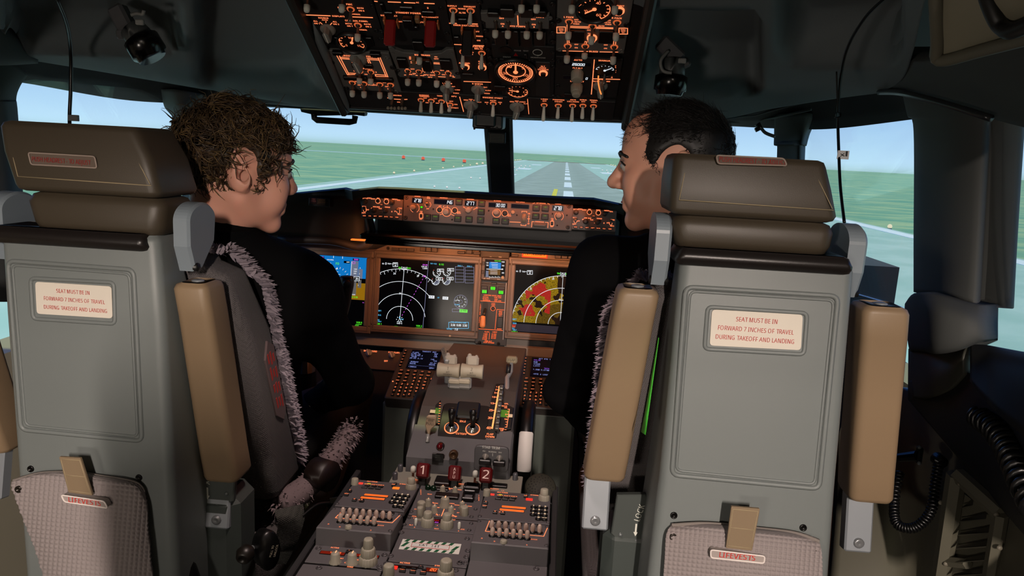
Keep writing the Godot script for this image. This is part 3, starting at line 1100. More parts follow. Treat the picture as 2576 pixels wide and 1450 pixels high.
func build_mcp():
	zoom(880, 460, .13975)
	var face := mat(panel_grey, .6, .0, "grain", 90.0, .15)
	module("mode_control_panel", "wide autopilot mode control panel in the middle of the glareshield with white number windows", "control panel", MCP, 2500, 520)
	var r := rect(972, 222, 4000, 860)
	var a := q(972, 222)
	var b := q(2432.0 + 1560.0, 862)
	# rect from the left edge to the right edge, level on the panel
	r = Rect2(a.x, q(985, 690).y, b.x - a.x, a.y - q(985, 690).y)
	plate("plate", r, face, -.03, .0, .0015, .003)
	for w in [[1130, 275, 1305, 365, "278", .55], [1525, 298, 1860, 395, "146", .78], [2080, 325, 2265, 420, "277", .5]]:
		readout(w[0], w[1], w[2], w[3], w[4], "white", Color(.02, .03, .09), 0, w[5])
	for c in [[1220, 246, "COURSE"], [1418, 252, "A/T"], [1418, 278, "ARM"], [1405, 470, "OFF"], [1690, 272, "IAS/MACH"], [2172, 300, "HEADING"], [1285, 520, "F/D"], [1285, 545, "ON"], [1280, 658, "OFF"], [1625, 418, "C/O"], [1965, 528, "SPD"], [1965, 552, "INTV"], [2052, 440, "10"], [2285, 452, "30"]]:
		tx("amber", c[2], c[0], c[1], 21)
	for k in [[1155, 445, 55], [1745, 525, 66], [2150, 495, 62]]:
		var rr := zl(k[0], k[1], k[2])
		knob(k[0] - 10, k[1], [[rr * .92, .014]], Color(.55, .52, .48), 0)
	arc("amber", q(1170, 455), zl(1155, 445, 80), -60, 60, .0009); arc("amber", q(1170, 455), zl(1155, 445, 80), 190, 250, .0009)
	ring_mesh(ink("amber"), q(1745, 525), zl(1745, 525, 82), .0011); ring_mesh(ink("amber"), q(1615, 490), zl(1615, 490, 52), .0011); ring_mesh(ink("amber"), q(1890, 500), zl(1890, 500, 52), .0011)
	for k in [[1615, 490], [1890, 500]]:
		knob(k[0], k[1], [[zl(k[0], k[1], 42), .006]], Color(.06, .06, .06), 0, "push_button")
	arc("amber", q(1408, 395), zl(1408, 395, 52), -60, 60, .0009); arc("amber", q(1408, 395), zl(1408, 395, 52), 120, 240, .0009)
	toggle(1405, 400, "metal", 15, .018, false)
	for sw in [[1283, 598], [2432 + 1208, 735]]:
		frame_ln("amber", sw[0] - 30, sw[1] - 40, sw[0] + 30, sw[1] + 40, 9)
		push(sw[0] - 18, sw[1] - 26, sw[0] + 18, sw[1] + 26, "", "amber", Color(.04, .04, .04), 0, .006, "rocker_switch")
	lns("amber", "1620 575 1672 562 8~1830 572 1880 592 8~1758 415 1755 460 8~2070 452 2098 475 8~2225 485 2270 460 8~2185 455 2200 445 8~1682 440 1695 415 8")
	var cap := [[1345, 560, 1458, 680, "N1"], [1485, 570, 1602, 690, "SPEED"], [1908, 290, 2025, 405, "VNAV"], [2318, 315, 2435, 432, "LNAV"], [2308, 465, 2425, 582, "VOR LOC"], [1885, 592, 2005, 708, "LVL CHG"], [2088, 600, 2208, 720, "HDG SEL"], [2295, 612, 2415, 732, "APP"]]
	for i in 4: cap.append([2432 + [862, 1028, 855, 1020][i], [398, 402, 548, 556][i], 2432 + [985, 1150, 975, 1142][i], [512, 520, 662, 672][i], ["CMD", "CMD", "CWS", "CWS"][i]])
	cap.append([2432 + 142, 632, 2432 + 262, 745, "ALT HLD"]); cap.append([2432 + 305, 640, 2432 + 428, 755, "V/S"])
	for c in cap:
		var o = push(c[0], c[1], c[2], c[3], "", "green", Color(.035, .035, .03), 0, .005, "mode_button")
		var rb := rect(c[0] + 14, c[1] + 14, c[2] - 14, c[3] - 14)
		var s := st()
		hole_frame(s, Transform3D(Basis(), Vector3(rb.get_center().x, rb.get_center().y - rb.size.y * .12, 0)), rb.size.x, rb.size.y * .75, .0009, .005, .0058, .0003)
		obj("rim", s, mat(Color(.12, .12, .11), .4), o)
		s = st()
		write(s, Transform3D(Basis(), Vector3(rb.get_center().x, rb.get_center().y + rb.size.y * .22, .0056)), c[4], .0032, .62 if c[4].length() > 5 else .85)
		obj("caption", s, glow(Color(.55, .78, .15), .6), o)
	# green annunciator
	var gl = push(1272, 420, 1318, 460, "", "green", Color(.05, .05, .05), 0, .002, "annunciator")
	var sg := st()
	var rg := rect(1276, 424, 1314, 456)
	prism(sg, Transform3D(), rpoly(rg, .0015), .002, .003)
	obj("lamp", sg, glow(Color(.3, .95, .12), .9), gl)
	# right half, read from the neighbouring crop
	var sh := 2432.0
	readout(sh + 75, 360, sh + 395, 452, "30.00", "white", Color(.02, .03, .09), 0, .64)
	readout(sh + 480, 383, sh + 790, 470, "", "white", Color(.02, .035, .09))
	readout(sh + 1222, 410, sh + 1405, 508, "278", "white", Color(.02, .03, .09), 0, .5)
	for c in [[228, 328, "ALTITUDE"], [637, 348, "VERT SPEED"], [1012, 370, "A/P ENGAGE"], [1318, 382, "COURSE"], [440, 572, "ALT"], [440, 600, "INTV"], [795, 558, "DN"], [785, 740, "UP"], [985, 706, "DISENGAGE"], [1212, 650, "F/D"], [1212, 676, "ON"], [1205, 792, "OFF"]]:
		tx("amber", c[2], sh + c[0], c[1], 21)
	knob(sh + 205, 530, [[zl(sh, 500, 58), .014]], Color(.55, .52, .48), 0)
	ring_mesh(ink("amber"), q(sh + 212, 548), zl(sh, 500, 74), .0011); ring_mesh(ink("amber"), q(sh + 360, 552), zl(sh, 500, 54), .0011)
	knob(sh + 360, 552, [[zl(sh, 500, 44), .006]], Color(.06, .06, .06), 0, "push_button")
	knob(sh + 505, 532, [[zl(sh, 500, 34), .005]], Color(.62, .57, .48), 0, "push_button")
	knob(sh + 1328, 590, [[zl(sh, 500, 55), .014]], Color(.55, .52, .48), 0)
	arc("amber", q(sh + 1335, 605), zl(sh, 500, 76), -55, 55, .0009); arc("amber", q(sh + 1335, 605), zl(sh, 500, 76), 130, 235, .0009)
	ln("amber", sh + 665, 515, sh + 755, 518, 9); ln("amber", sh + 665, 515, sh + 663, 535, 9); ln("amber", sh + 755, 518, sh + 753, 540, 9)
	ln("amber", sh + 648, 768, sh + 738, 772, 9); ln("amber", sh + 648, 768, sh + 650, 748, 9); ln("amber", sh + 738, 772, sh + 740, 752, 9)
	ln("amber", sh + 792, 590, sh + 785, 715, 8); ln("amber", sh + 765, 650, sh + 808, 652, 8); ln("amber", sh + 450, 706, sh + 640, 714, 10)
	ln("amber", sh + 848, 700, sh + 890, 703, 9); ln("amber", sh + 848, 700, sh + 838, 800, 9); ln("amber", sh + 1085, 712, sh + 1140, 716, 9); ln("amber", sh + 1140, 716, sh + 1132, 812, 9)
	ln("amber", sh + 862, 375, sh + 900, 362, 8); ln("amber", sh + 1130, 372, sh + 1165, 388, 8)
	# thumb wheel and disengage bar
	var wr := rect(sh + 672, 545, sh + 732, 745)
	var s := st(true)
	var wc := wr.get_center()
	lathe(s, Transform3D(Basis(Vector3(0, 1, 0), PI / 2), Vector3(wc.x, wc.y, -wr.size.y * .32)), [Vector2(0, -wr.size.x / 2), Vector2(wr.size.y * .5, -wr.size.x / 2), Vector2(wr.size.y * .53, 0), Vector2(wr.size.y * .5, wr.size.x / 2), Vector2(0, wr.size.x / 2)], 64, .02, 22)
	obj("thumb_wheel", s, mat(Color(.50, .46, .40), .6), cur)
	plate("disengage_bar", rect(sh + 875, 725, sh + 1105, 806), mat(Color(.40, .38, .36), .6), 0, .012, .003, .003)
	for c in [[1020, 270], [1005, 630], [sh + 1512, 425], [sh + 1492, 800]]: screw(c[0], c[1], .0055, Color(.24, .22, .21))
	for c in [[1045, 425], [1505, 475], [1840, 665], [2500, 505], [sh + 70, 500], [sh + 575, 583], [sh + 1215, 560], [sh + 1475, 585], [sh + 1300, 768]]: screw(c[0], c[1], .0022, Color(.13, .12, .12))
	flush()
	for k in 2:
		if k == 0:
			zoom(880, 460, .13975)
			module("efis_control_panel", "left display control panel beside the mode control panel, lit amber", "control panel", MCP, 580, 470, "display control panels")
			plate("plate", rect(222, 262, 945, 682), face, -.03, .003, .0015, .003)
		else:
			zoom(1220, 460, .13975)
			module("efis_control_panel", "right display control panel on the glareshield in front of the dark-haired man", "control panel", MCP, 1960, 670, "display control panels")
			plate("plate", rect(1578, 458, 2345, 888), face, -.03, .003, .0015, .003)
		var e := func(x: float, y: float) -> Vector2:    # left panel coordinates carried over to the right one
			return Vector2(x, y) if k == 0 else Vector2(1578 + (x - 222) * 1.055, 458 + (y - 262) * 1.02 + (x - 222) * .012)
		for c in [[280, 335, .0], [765, 355, .0], [440, 495, .0], [645, 505, .0]]:
			var v: Vector2 = e.call(c[0], c[1])
			knob(v.x, v.y, [[zl(v.x, v.y, 50), .010], [zl(v.x, v.y, 36), .010]], Color(.20, .19, .18), 0)
		for c in [[508, 330], [660, 340]]:
			var v: Vector2 = e.call(c[0], c[1])
			ring_mesh(ink("amber"), q(v.x, v.y, .003), zl(v.x, v.y, 42), .0012)
			knob(v.x, v.y, [[zl(v.x, v.y, 34), .007]], Color(.06, .05, .05), 0, "push_button")
		for c in [[270, 485], [872, 512]]:
			var v: Vector2 = e.call(c[0], c[1])
			arc("amber", q(v.x, v.y - 18, .003), zl(v.x, v.y, 24), 0, 180, .0009, 10); arc("amber", q(v.x, v.y + 18, .003), zl(v.x, v.y, 24), 180, 360, .0009, 10)
			ln("amber", v.x - 24, v.y - 18, v.x - 24, v.y + 18, 7, .003); ln("amber", v.x + 24, v.y - 18, v.x + 24, v.y + 18, 7, .003)
			toggle(v.x, v.y, "metal", 20, .012, false)
		var capt := ["WXR", "STA", "WPT", "ARPT", "DATA", "POS", "TERR"]
		for i in 7:
			var v: Vector2 = e.call([272, 370, 466, 562, 660, 757, 855][i], [596, 600, 604, 608, 613, 619, 624][i])
			push(v.x - 33, v.y - 24, v.x + 33, v.y + 24, capt[i], "amber", Color(.16, .05, .04), .0030, .0055)
		var v2: Vector2 = e.call(578, 397)
		push(v2.x - 26, v2.y - 22, v2.x + 26, v2.y + 22, "STD", "amber", Color(.10, .05, .04), .0026, .0055)
		for c in [[278, 284, "RADIO"], [352, 278, "MINS"], [420, 292, "BARO"], [512, 282, "FPV"], [660, 292, "MTRS"], [772, 300, "IN"], [824, 300, "BARO"], [882, 316, "HPA"], [258, 430, "VOR1"], [322, 488, "OFF"], [250, 545, "ADF1"], [408, 460, "APP"], [444, 434, "VOR"], [512, 438, "MAP"], [548, 466, "PLN"], [680, 442, "RANGE"], [905, 462, "VOR2"], [826, 516, "OFF"], [895, 570, "ADF2"], [594, 516, "-"], [756, 522, "+"]]:
			var v: Vector2 = e.call(c[0], c[1])
			tx("amber", c[2], v.x, v.y, 40 if c[2].length() == 1 else 21, 1.0, .0034)
		flush()

# ---------------------------------------------------------------- main instrument panel
func build_instrument_panel():
	zoom(1100, 580, .20686)
	var brown := mat(Color(.40, .35, .31), .55, .0, "grain", 90.0, .15)
	module("main_instrument_panel", "brown main instrument panel across the cockpit lit orange from above", "instrument panel", MIP, 400, 200)
	var z := func(px: float, py: float) -> Vector2:
		var v := q((px - 1100) / zs, (py - 580) / zs)
		return Vector2(v.x, v.y)
	# board behind the displays
	var s := st()
	prism(s, Transform3D(), PackedVector2Array([z.call(640, 626), z.call(942, 628), z.call(1036, 590), z.call(1205, 597), z.call(1205, 862), z.call(640, 840)]), -.05, -.012, .002)
	obj("left_board", s, brown, cur)
	s = st()
	prism(s, Transform3D(), PackedVector2Array([z.call(1209, 597), z.call(1284, 600), z.call(1268, 874), z.call(1196, 868)]), -.05, -.008, .002)
	obj("centre_board", s, mat(Color(.20, .185, .175), .55), cur)
	s = st()
	prism(s, Transform3D(), PackedVector2Array([z.call(1288, 600), z.call(1467, 610), z.call(1560, 650), z.call(1800, 660), z.call(1800, 910), z.call(1271, 874)]), -.05, -.012, .002)
	obj("right_board", s, brown, cur)
	s = st()
	tube(s, [q(840, 640, 0), q(800, 1330, 0)], .0012, 6)
	obj("divider_strip", s, mat(Color(.75, .75, .76), .3, .3), cur)
	for c in [[0, 50], [310, 70], [500, 205], [612, 118], [838, 132], [940, 228], [1145, 118], [1465, 130], [515, 1365], [745, 1378]]: screw(c[0], c[1], .0052, Color(.12, .10, .09))
	zoom(680, 580, .2069)
	for c in [[1685, 115], [1795, 130], [1432, 215]]: screw(c[0], c[1], .005, Color(.12, .10, .09))
	ring_mesh(ink("amber2"), q(1628, 158, -.012), .003, .001)
	# annunciator rows, push buttons
	for i in 3: push(1480 + i * 92, 206 + i * 5, 1566 + i * 92, 250 + i * 5, "", "amber", Color(.13, .095, .075), 0, .006, "annunciator")
	for i in 3: push(1828 + i * 70, 188 + i * 4, 1892 + i * 70, 258 + i * 4, "", "amber", Color(.15, .11, .085), 0, .008, "autoflight_light")
	tx("paint", "TEST", 1880, 158, 14, 1.0, -.0116)
	zoom(1100, 580, .20686)
	for i in 3: push(1435 + i * 78, 280 + i * 3, 1504 + i * 78, 345 + i * 3, "", "amber", Color(.15, .11, .085), 0, .008, "autoflight_light")
	tx("paint", "TEST", 1500, 248, 14, 1.0, -.0116)
	push(250, 250, 335, 288, "", "amber", Color(.14, .10, .08), 0, .004, "annunciator"); push(440, 258, 525, 295, "", "amber", Color(.14, .10, .08), 0, .004, "annunciator"); push(905, 285, 985, 325, "", "amber", Color(.14, .10, .08), 0, .004, "annunciator")
	push(358, 225, 425, 290, "", "amber", Color(.10, .07, .06), 0, .006, "rotary_guard")
	txs("paint", "LIGHTS|400|68|13~TEST|405|88|13~DIM|402|178|13~BRT|455|132|13", 1.0, -.0116)
	ring_mesh(ink("paint"), q(403, 132, -.012), .0058, .0022, .004)
	toggle(403, 135, "metal", -15, .015, false)
	txs("paint", "ISFD HEADING FROM|718|213|15~LEFT IRS ONLY|716|236|15", 1.0, -.0076)
	lns("paint", "590 235 605 252 3~590 252 835 258 3", -.0078)
	inks_done({"amber2": mat(Color(.7, .5, .35), .5)})
	# yellow placard
	zoom(1100, 580, .20686)
	module("placard", "yellow SHORT FIELD PERFORMANCE placard with a red border on the main panel", "placard", MIP, 1185, 272)
	plate("card", rect(1035, 200, 1338, 345), mat(Color(.85, .16, .10), .5), -.012, -.0098, .0003, .001)
	plate("face", rect(1048, 213, 1325, 332), mat(Color(.98, .62, .10), .5), -.0098, -.0092, .0001, .0006)
	tx("darkpaint", "SHORT FIELD", 1185, 258, 27, 1.0, -.009, 0, "Droid Sans"); tx("darkpaint", "PERFORMANCE", 1182, 292, 27, 1.0, -.009)
	inks_done({"darkpaint": mat(Color(.14, .09, .03), .6)})
	# standby instrument
	module("standby_display", "small square standby flight display in the centre of the main panel", "display", MIP, 710, 470)
	plate("bezel", rect(545, 318, 868, 622), mat(Color(.22, .18, .15), .5), -.012, .012, .003, .006)
	plate("screen", rect(588, 348, 826, 578), glow(Color(.02, .02, .03), 1.0), .012, .0128, .0002, .001)
	fr("blue", 634, 384, 772, 468, .0128); fr("brown", 624, 476, 765, 545, .0128); fr("grey", 592, 490, 622, 570, .0128)
	for yy in [388, 412, 432, 452]: ln("white", 655 + (yy - 388) * .2, yy, 735, yy + 2, 4, .0134)
	for yy in [490, 510, 528]: ln("white", 645, yy, 730, yy + 3, 4, .0134)
	ln("white", 600, 470, 800, 474, 7, .0134)
	for c in [[608, 395, "120"], [608, 425, "100"], [800, 385, "1000"], [800, 430, "500"], [790, 472, "20"], [798, 518, "400"]]: tx("white", c[2], c[0], c[1], 16, .8, .0136)
	tx("green", "1013 HPA", 735, 372, 15, .9, .0136)
	for i in 12: ln("white", 632 + i * 12, 558 + (i % 3) * 5, 632 + i * 12, 576, 4, .0134)
	for c in [[555, 375], [548, 480]]: push(c[0], c[1], c[0] + 22, c[1] + 50, "", "amber", Color(.12, .10, .08), 0, .015, "side_button")
	for c in [[575, 588, "APP"], [620, 588, "HP/IN"], [748, 596, "BARO"], [650, 322, "ATT"], [765, 325, "CAGE"]]: tx("paint", c[2], c[0], c[1], 10, 1.0, .0124)
	knob(802, 572, [[.0055, .022]], Color(.62, .55, .46), 0)
	inks_done({"brown": glow(Color(.42, .30, .12), .8)})
	# landing gear panel
	module("landing_gear_panel", "landing gear panel with green gear lights and red-orange lettering in the centre column", "control panel", MIP, 660, 960)
	plate("plate", rect(500, 640, 838, 1405), mat(Color(.13, .12, .115), .55), -.008, .0, .001, .002)
	for g in [[535, 700, 612, 770, 575, 742, "LEFT"], [640, 680, 722, 722, 678, 702, "NOSE"], [738, 712, 818, 778, 775, 752, "RIGHT"]]:
		var o = push(g[0], g[1], g[2], g[3], "", "green", Color(.04, .05, .035), 0, .004, "gear_light")
		var sg := st()
		var rg := rect(g[4] - 26, g[5] - 18, g[4] + 26, g[5] + 22)
		prism(sg, Transform3D(), rpoly(rg, .0008), .004, .0048)
		obj("lamp", sg, glow(Color(.28, .95, .14), 1.0), o)
		sg = st()
		write(sg, Transform3D(Basis(), Vector3(rg.get_center().x, rg.get_center().y + .0015, .005)), g[6], .0024)
		write(sg, Transform3D(Basis(), Vector3(rg.get_center().x, rg.get_center().y - .0022, .005)), "GEAR", .0024)
		obj("caption", sg, mat(Color(.02, .10, .02), .6), o)
	push(538, 672, 610, 712, "", "red", Color(.07, .06, .055), 0, .003, "gear_light"); push(742, 682, 820, 722, "", "red", Color(.07, .06, .055), 0, .003, "gear_light"); push(655, 632, 725, 664, "", "red", Color(.07, .06, .055), 0, .003, "gear_light")
	for c in [[672, 793, "LANDING GEAR LIMIT", 15], [590, 812, "EXTEND", 13], [735, 817, "270K-.82M", 13], [590, 832, "RETRACT", 13], [715, 837, "235K", 13], [600, 851, "EXTENDED", 13], [735, 857, "320K-.82M", 13], [588, 888, "UP", 17], [682, 890, "LOCK", 13], [682, 908, "OVRD", 13], [770, 985, "ANTI", 13], [770, 1003, "SKID", 13], [768, 1021, "INOP", 13], [765, 1040, "ALT", 13], [755, 1200, "NORM", 13], [605, 1236, "FLAPS", 15], [700, 1238, "LIMIT", 15], [620, 1348, "230K ALT", 15], [628, 1366, "FLAP EXTEND", 15]]:
		tx("orange", c[2], c[0], c[1], c[3])
	for i in 5:
		tx("orange", ["1-250K", "2-250K", "5-250K", "10-210K", "15-200K"][i], 588 - i * 3, 1258 + i * 17, 12); tx("orange", ["15-195K", "25-190K", "30-175K", "40-162K", ""][i], 690 - i * 2, 1262 + i * 17, 12)
	lns("orange", "636 1250 630 1325 5~518 856 820 878 6~488 1196 794 1218 6~724 962 812 968 5~724 962 702 1200 5")
	for i in 12: tx("orange", "LANDING GEAR"[i], 528 - i * 1.6, 900 + i * 20, 15)
	ring_mesh(ink("orange"), q(678, 950), .0072, .0012)
	knob(682, 955, [[.0045, .012]], Color(.10, .09, .08), 0, "lock_override")
	s = st()
	prism(s, Transform3D(), round_rect(.016, .075, .0079, 6, Vector2(q(578, 1010).x, q(578, 1010).y)), .0, .0012)
	obj("lever_slot", s, mat(Color(.02, .02, .02), .6), cur)
	s = st(true)
	tube(s, [q(585, 960, 0), q(580, 985, .02), q(570, 1030, .04)], .0042, 10)
	var lever := obj("gear_lever", s, mat(Color(.14, .12, .11), .45), cur)
	s = st(true)
	var gx := q(553, 1120, .045)
	lathe(s, Transform3D(Basis(Vector3.RIGHT, PI / 2), gx + Vector3(0, .020, 0)), [Vector2(.002, -.001), Vector2(.007, .001), Vector2(.0082, .010), Vector2(.0088, .028), Vector2(.0082, .034), Vector2(.003, .037), Vector2(0, .037)], 16)
	obj("handle", s, mat(Color(.78, .50, .30), .5), lever)
	push(735, 1050, 790, 1188, "", "amber", Color(.03, .03, .03), 0, .003, "switch_guard")
	screw(515, 1365, .0055, Color(.06, .06, .06)); screw(745, 1378, .0055, Color(.06, .06, .06))
	flush()
	# silver ledge under the panel
	s = st()
	var la := at_z(880, 862, -2.19)
	var lb := at_z(1500, 890, -2.19)
	bx(s, Vector3((la.x + lb.x) / 2, (la.y + lb.y) / 2 - .002, -2.21), Vector3(lb.x - la.x, .034, .03), .004)
	var ledge := thing("panel_ledge", "grey metal ledge along the bottom of the main instrument panel", "ledge")
	obj("bar", s, mat(Color(.52, .52, .50), .45, .2), ledge)
	cur = ledge
	# lower brown panel left of the pedestal with two dimmer knobs
	zoom(680, 580, .2069)
	var low := look_z(Vector3(0, .80, -2.16), Vector3(0, .45, 1))
	module("lower_panel", "brown lower panel with two dimmer knobs under the left displays", "control panel", low, 1340, 1560)
	plate("plate", rect(760, 1420, 1650, 1720), mat(Color(.26, .23, .21), .6), -.02, .0)
	zoom(880, 840, .1)
	for c in [[480, 480], [1060, 540]]: selector(c[0], c[1], .0105, .014, 25)
	tx("amber", "BACKGROUND", 520, 440, 40, .9); tx("amber", "AUTO FLAPS", 1110, 475, 40, .9); tx("amber", "OFF", 910, 690, 40)
	flush()

func fr(k: String, x0: float, y0: float, x1: float, y1: float, h: float):
	var r := rect(x0, y0, x1, y1, h)
	prism(ink(k), Transform3D(), PackedVector2Array([r.position, Vector2(r.end.x, r.position.y), r.end, Vector2(r.position.x, r.end.y)]), h, h + .0004)

# ---------------------------------------------------------------- large displays
func display_unit(label: String, x0: float, y0: float, x1: float, y1: float):
	module("display_unit", label, "display", MIP, (x0 + x1) / 2, (y0 + y1) / 2, "large cockpit displays")
	var r := rect(x0, y0, x1, y1)
	var s := st()
	var c := Vector3(r.get_center().x, r.get_center().y, 0)
	hole_frame(s, Transform3D(Basis(), c), r.size.x + .044, r.size.y + .044, .0225, -.014, .010, .003)
	obj("bezel", s, mat(Color(.36, .31, .27), .5), cur)
	s = st()
	hole_frame(s, Transform3D(Basis(), c), r.size.x + .030, r.size.y + .030, .005, .009, .0115, .001)
	obj("bezel_step", s, mat(Color(.30, .26, .22), .5), cur)
	s = st()
	prism(s, Transform3D(), rpoly(r.grow(.001), .002), -.006, .002)
	obj("screen", s, glow(Color(.016, .018, .026), .5), cur)
	return r

func build_displays():
	# captain's outer display: attitude picture above, compass below
	zoom(680, 580, .2069)
	var h := .0022
	display_unit("left outer display showing a blue and brown attitude picture behind the black yoke", 78, 262, 1140, 1168)
	zoom(680, 580, .2069)
	fr("sky", 440, 290, 1182, 592, h); fr("earth", 440, 600, 1150, 850, h); fr("slate", 84, 268, 436, 470, h)
	lns("white", "84 268 440 292 6~330 382 436 388 5", h + .0006)
	fr("grey", 565, 345, 622, 590, h + .0005); fr("grey", 985, 372, 1062, 590, h + .0005); fr("mud", 558, 606, 610, 765, h + .0005); fr("mud", 980, 604, 1040, 790, h + .0005); fr("mud", 1066, 600, 1104, 700, h + .0005); fr("grey", 1072, 470, 1118, 590, h + .0005)
	fr("black", 598, 315, 655, 346, h + .001); fr("black", 1005, 340, 1078, 372, h + .001); fr("black", 895, 370, 968, 402, h + .001)
	txs("magenta", "146|627|331|22~3000|1042|356|20", .9, h + .0016); ln("white", 930, 386, 960, 386, 8, h + .0016)
	for i in 4:
		tx("white", ["100", "80", "60", "40"][i], 612 - i * 4, 376 + i * 66, 18, .9, h + .001); ln("white", 638 - i * 5, 380 + i * 66, 655 - i * 5, 380 + i * 66, 4, h + .001); ln("white", 632 - i * 5, 411 + i * 66, 645 - i * 5, 411 + i * 66, 4, h + .001)
	txs("green", "FD|817|405|26~THR|668|388|16", 1.0, h + .001); txs("white", "210.0/094|728|358|13~MCP SPD|700|400|14", 1.0, h + .001)
	var c := q(805, 600, h + .0008)
	for a in [30, 45, 60, 75, 105, 120, 135, 150]: tick("white", c, .036, .041, a, .001)
	fill("white", PackedVector2Array([Vector2(c.x - .003, c.y + .0335), Vector2(c.x + .003, c.y + .0335), Vector2(c.x, c.y + .039)]), c.z)
	for i in 9:
		var yy := 470 + i * 32 + (10 if i > 3 else 0)
		var hw: float = [14, 32, 62, 32, 32, 32, 78, 32, 78][i] * .9
		ln("white", 800 - i * 2 - hw, yy - 2, 800 - i * 2 + hw, yy + 2, 4, h + .001)
	for i in 6: ln("white", 790 - i * 3 - 14, 486 + i * 40, 790 - i * 3 + 14, 487 + i * 40, 3.5, h + .001)
	lns("white", "662 565 760 572 7~860 580 960 588 7", h + .0012); ln("black", 740, 578, 745, 590, 8, h + .0014)
	fr("black", 560, 535, 605, 582, h + .001); frame_ln("white", 558, 533, 606, 584, 5, h + .0014); tx("white", "45", 588, 560, 26, .9, h + .0016)
	fr("black", 1020, 565, 1080, 612, h + .001); frame_ln("white", 1018, 563, 1082, 614, 5, h + .0014); tx("white", "20", 1050, 590, 26, .9, h + .0016)
	ln("white", 990, 380, 975, 590, 5, h + .001); frame_ln("magenta", 1000, 380, 1030, 405, 4, h + .001)
	for i in 3: tx("white", ["1200", "1000", "800"][i], 1035 - i * 3, 472 + i * 26, 13, 1.0, h + .001)
	for i in 4: tx("white", ["6", "2", "1", "2"][i], 1092 - i * 8, 458 + i * 70, 13, 1.0, h + .001)
	tx("white", "6200", 1012, 782, 13, 1.0, h + .001); tx("green", "29.13 IN", 1020, 812, 18, .9, h + .001)
	lns("white", "770 298 768 335 5~880 306 878 342 5", h + .001)
	# compass rose below
	var cc := q(752, 1078, h)
	var rr := q(752, 1078).distance_to(q(765, 868))
	var fan := PackedVector2Array([Vector2(cc.x, cc.y)])
	for i in 25:
		var a := deg_to_rad(150.0 - 120.0 * i / 24.0)
		fan.append(Vector2(cc.x + cos(a) * rr, cc.y + sin(a) * rr))
	fan.append(Vector2(cc.x + rr * .8, cc.y)); fan.insert(0, Vector2(cc.x - rr * .8, cc.y))
	fill("slate", fan, h)
	for i in 25: tick("white", cc + Vector3(0, 0, .0006), rr * (.86 if i % 2 else .80), rr * .97, 150 - i * 5, .0011)
	txs("white", "24|640|920|20~27|730|886|20", 1.0, h + .001)
	ln("white", 768, 868, 748, 1070, 5, h + .001); ln("magenta", 800, 980, 760, 1050, 4, h + .001)
	fr("slate", 905, 1060, 945, 1095, h + .0004)
	for i in 4: fill("white", circle(.0016, 8, Vector2(q(932, 1000 + i * 26).x, q(932, 1000 + i * 26).y)), h + .0008)
	tx("magenta", "RNP ANP 27", 705, 1138, 19, .85, h + .001); tx("green", "VOR R", 1082, 1122, 20, .9, h + .001); ln("green", 1040, 1142, 1108, 1144, 5, h + .001); tx("green", "DME ---", 1068, 1163, 18, .9, h + .001); tx("magenta", "TFC", 1130, 880, 9, 1.0, h + .001)
	inks_done({"sky": glow(Color(.06, .48, .80), .85), "earth": glow(Color(.58, .42, .06), .85), "slate": glow(Color(.32, .37, .47), .8), "mud": glow(Color(.40, .40, .40), .8), "black": glow(Color(.008, .008, .012), .5)})
	push_knob_dot(872, 1203)
	# left inner display: navigation rose and engine data
	display_unit("left inner display with white range arcs and engine dials on black", 1345, 330, 2445, 1230)
	zoom(680, 580, .2069)
	var n := q(1572, 1085, h)
	for k in [[1455 - 1085 + 230, .0], ]: pass
	var r1 := q(1572, 1085).distance_to(q(1585, 925))
	for i in 4:
		var f: float = [1.0, 1.95, 2.88, 3.82][i]
		var a0: float = [.0, 10.0, 39.0, 52.0][i]
		var a1: float = [180.0, 156.0, 131.0, 118.0][i]
		arc("white", n, r1 * f, a0, a1, .0014, 40)
	for i in 14: tick("white", n, r1 * (3.68 if i % 3 else 3.58), r1 * 3.82, 56 + i * 4.6, .0011)
	txs("white", "24|1510|525|22~27|1795|555|22~20|1577|767|20", .9, h + .001)
	ln("white", 1627, 480, 1577, 1055, 5, h + .0006); ln("greyline", 1925, 362, 1852, 1215, 5, h + .0006)
	for i in 13: ln("magenta", 1855 - i * 20.5, 590 + i * 36, 1848 - i * 20.5, 603 + i * 36, 5, h + .0006)
	tx("magenta", "32", 1872, 558, 22, 1.0, h + .001); tx("magenta", "OVLIN", 1882, 420, 16, .9, h + .001); txs("white", "1251.0Z|1870|442|16~3.2NM|1880|464|16", .9, h + .001)
	txs("green", "TRK|1575|455|18~MAG|1685|460|18", .9, h + .001); tx("white", "252", 1630, 460, 24, .9, h + .001); lns("white", "1598 440 1598 475 4~1662 445 1660 480 4~1598 475 1660 480 4", h + .001)
	tx("white", "GS", 1372, 405, 16, 1.0, h + .001); tx("white", "0", 1405, 405, 28, .8, h + .001); tx("white", "TAS", 1442, 406, 16, 1.0, h + .001); ln("white", 1455, 405, 1490, 410, 4, h + .001); frame_ln("white", 1492, 392, 1548, 442, 5, h + .001); txs("white", "DME|1520|405|14~40|1520|428|16", 1.0, h + .001)
	fill("cyan", circle(.0024, 10, Vector2(q(1575, 1060).x, q(1575, 1060).y)), h, .0008); tx("cyan", "pef", 1603, 1080, 16, 1.0, h + .001)
	for i in 8: fill("white", circle(.0013, 8, Vector2(n.x + cos(TAU * i / 8) * .0095, n.y + sin(TAU * i / 8) * .0095)), h, .0006)
	lns("white", "1573 1068 1555 1108 4~1573 1068 1590 1108 4~1552 1108 1592 1110 4", h + .001); tx("white", "OKLF 0", 1570, 1132, 16, .9, h + .001)
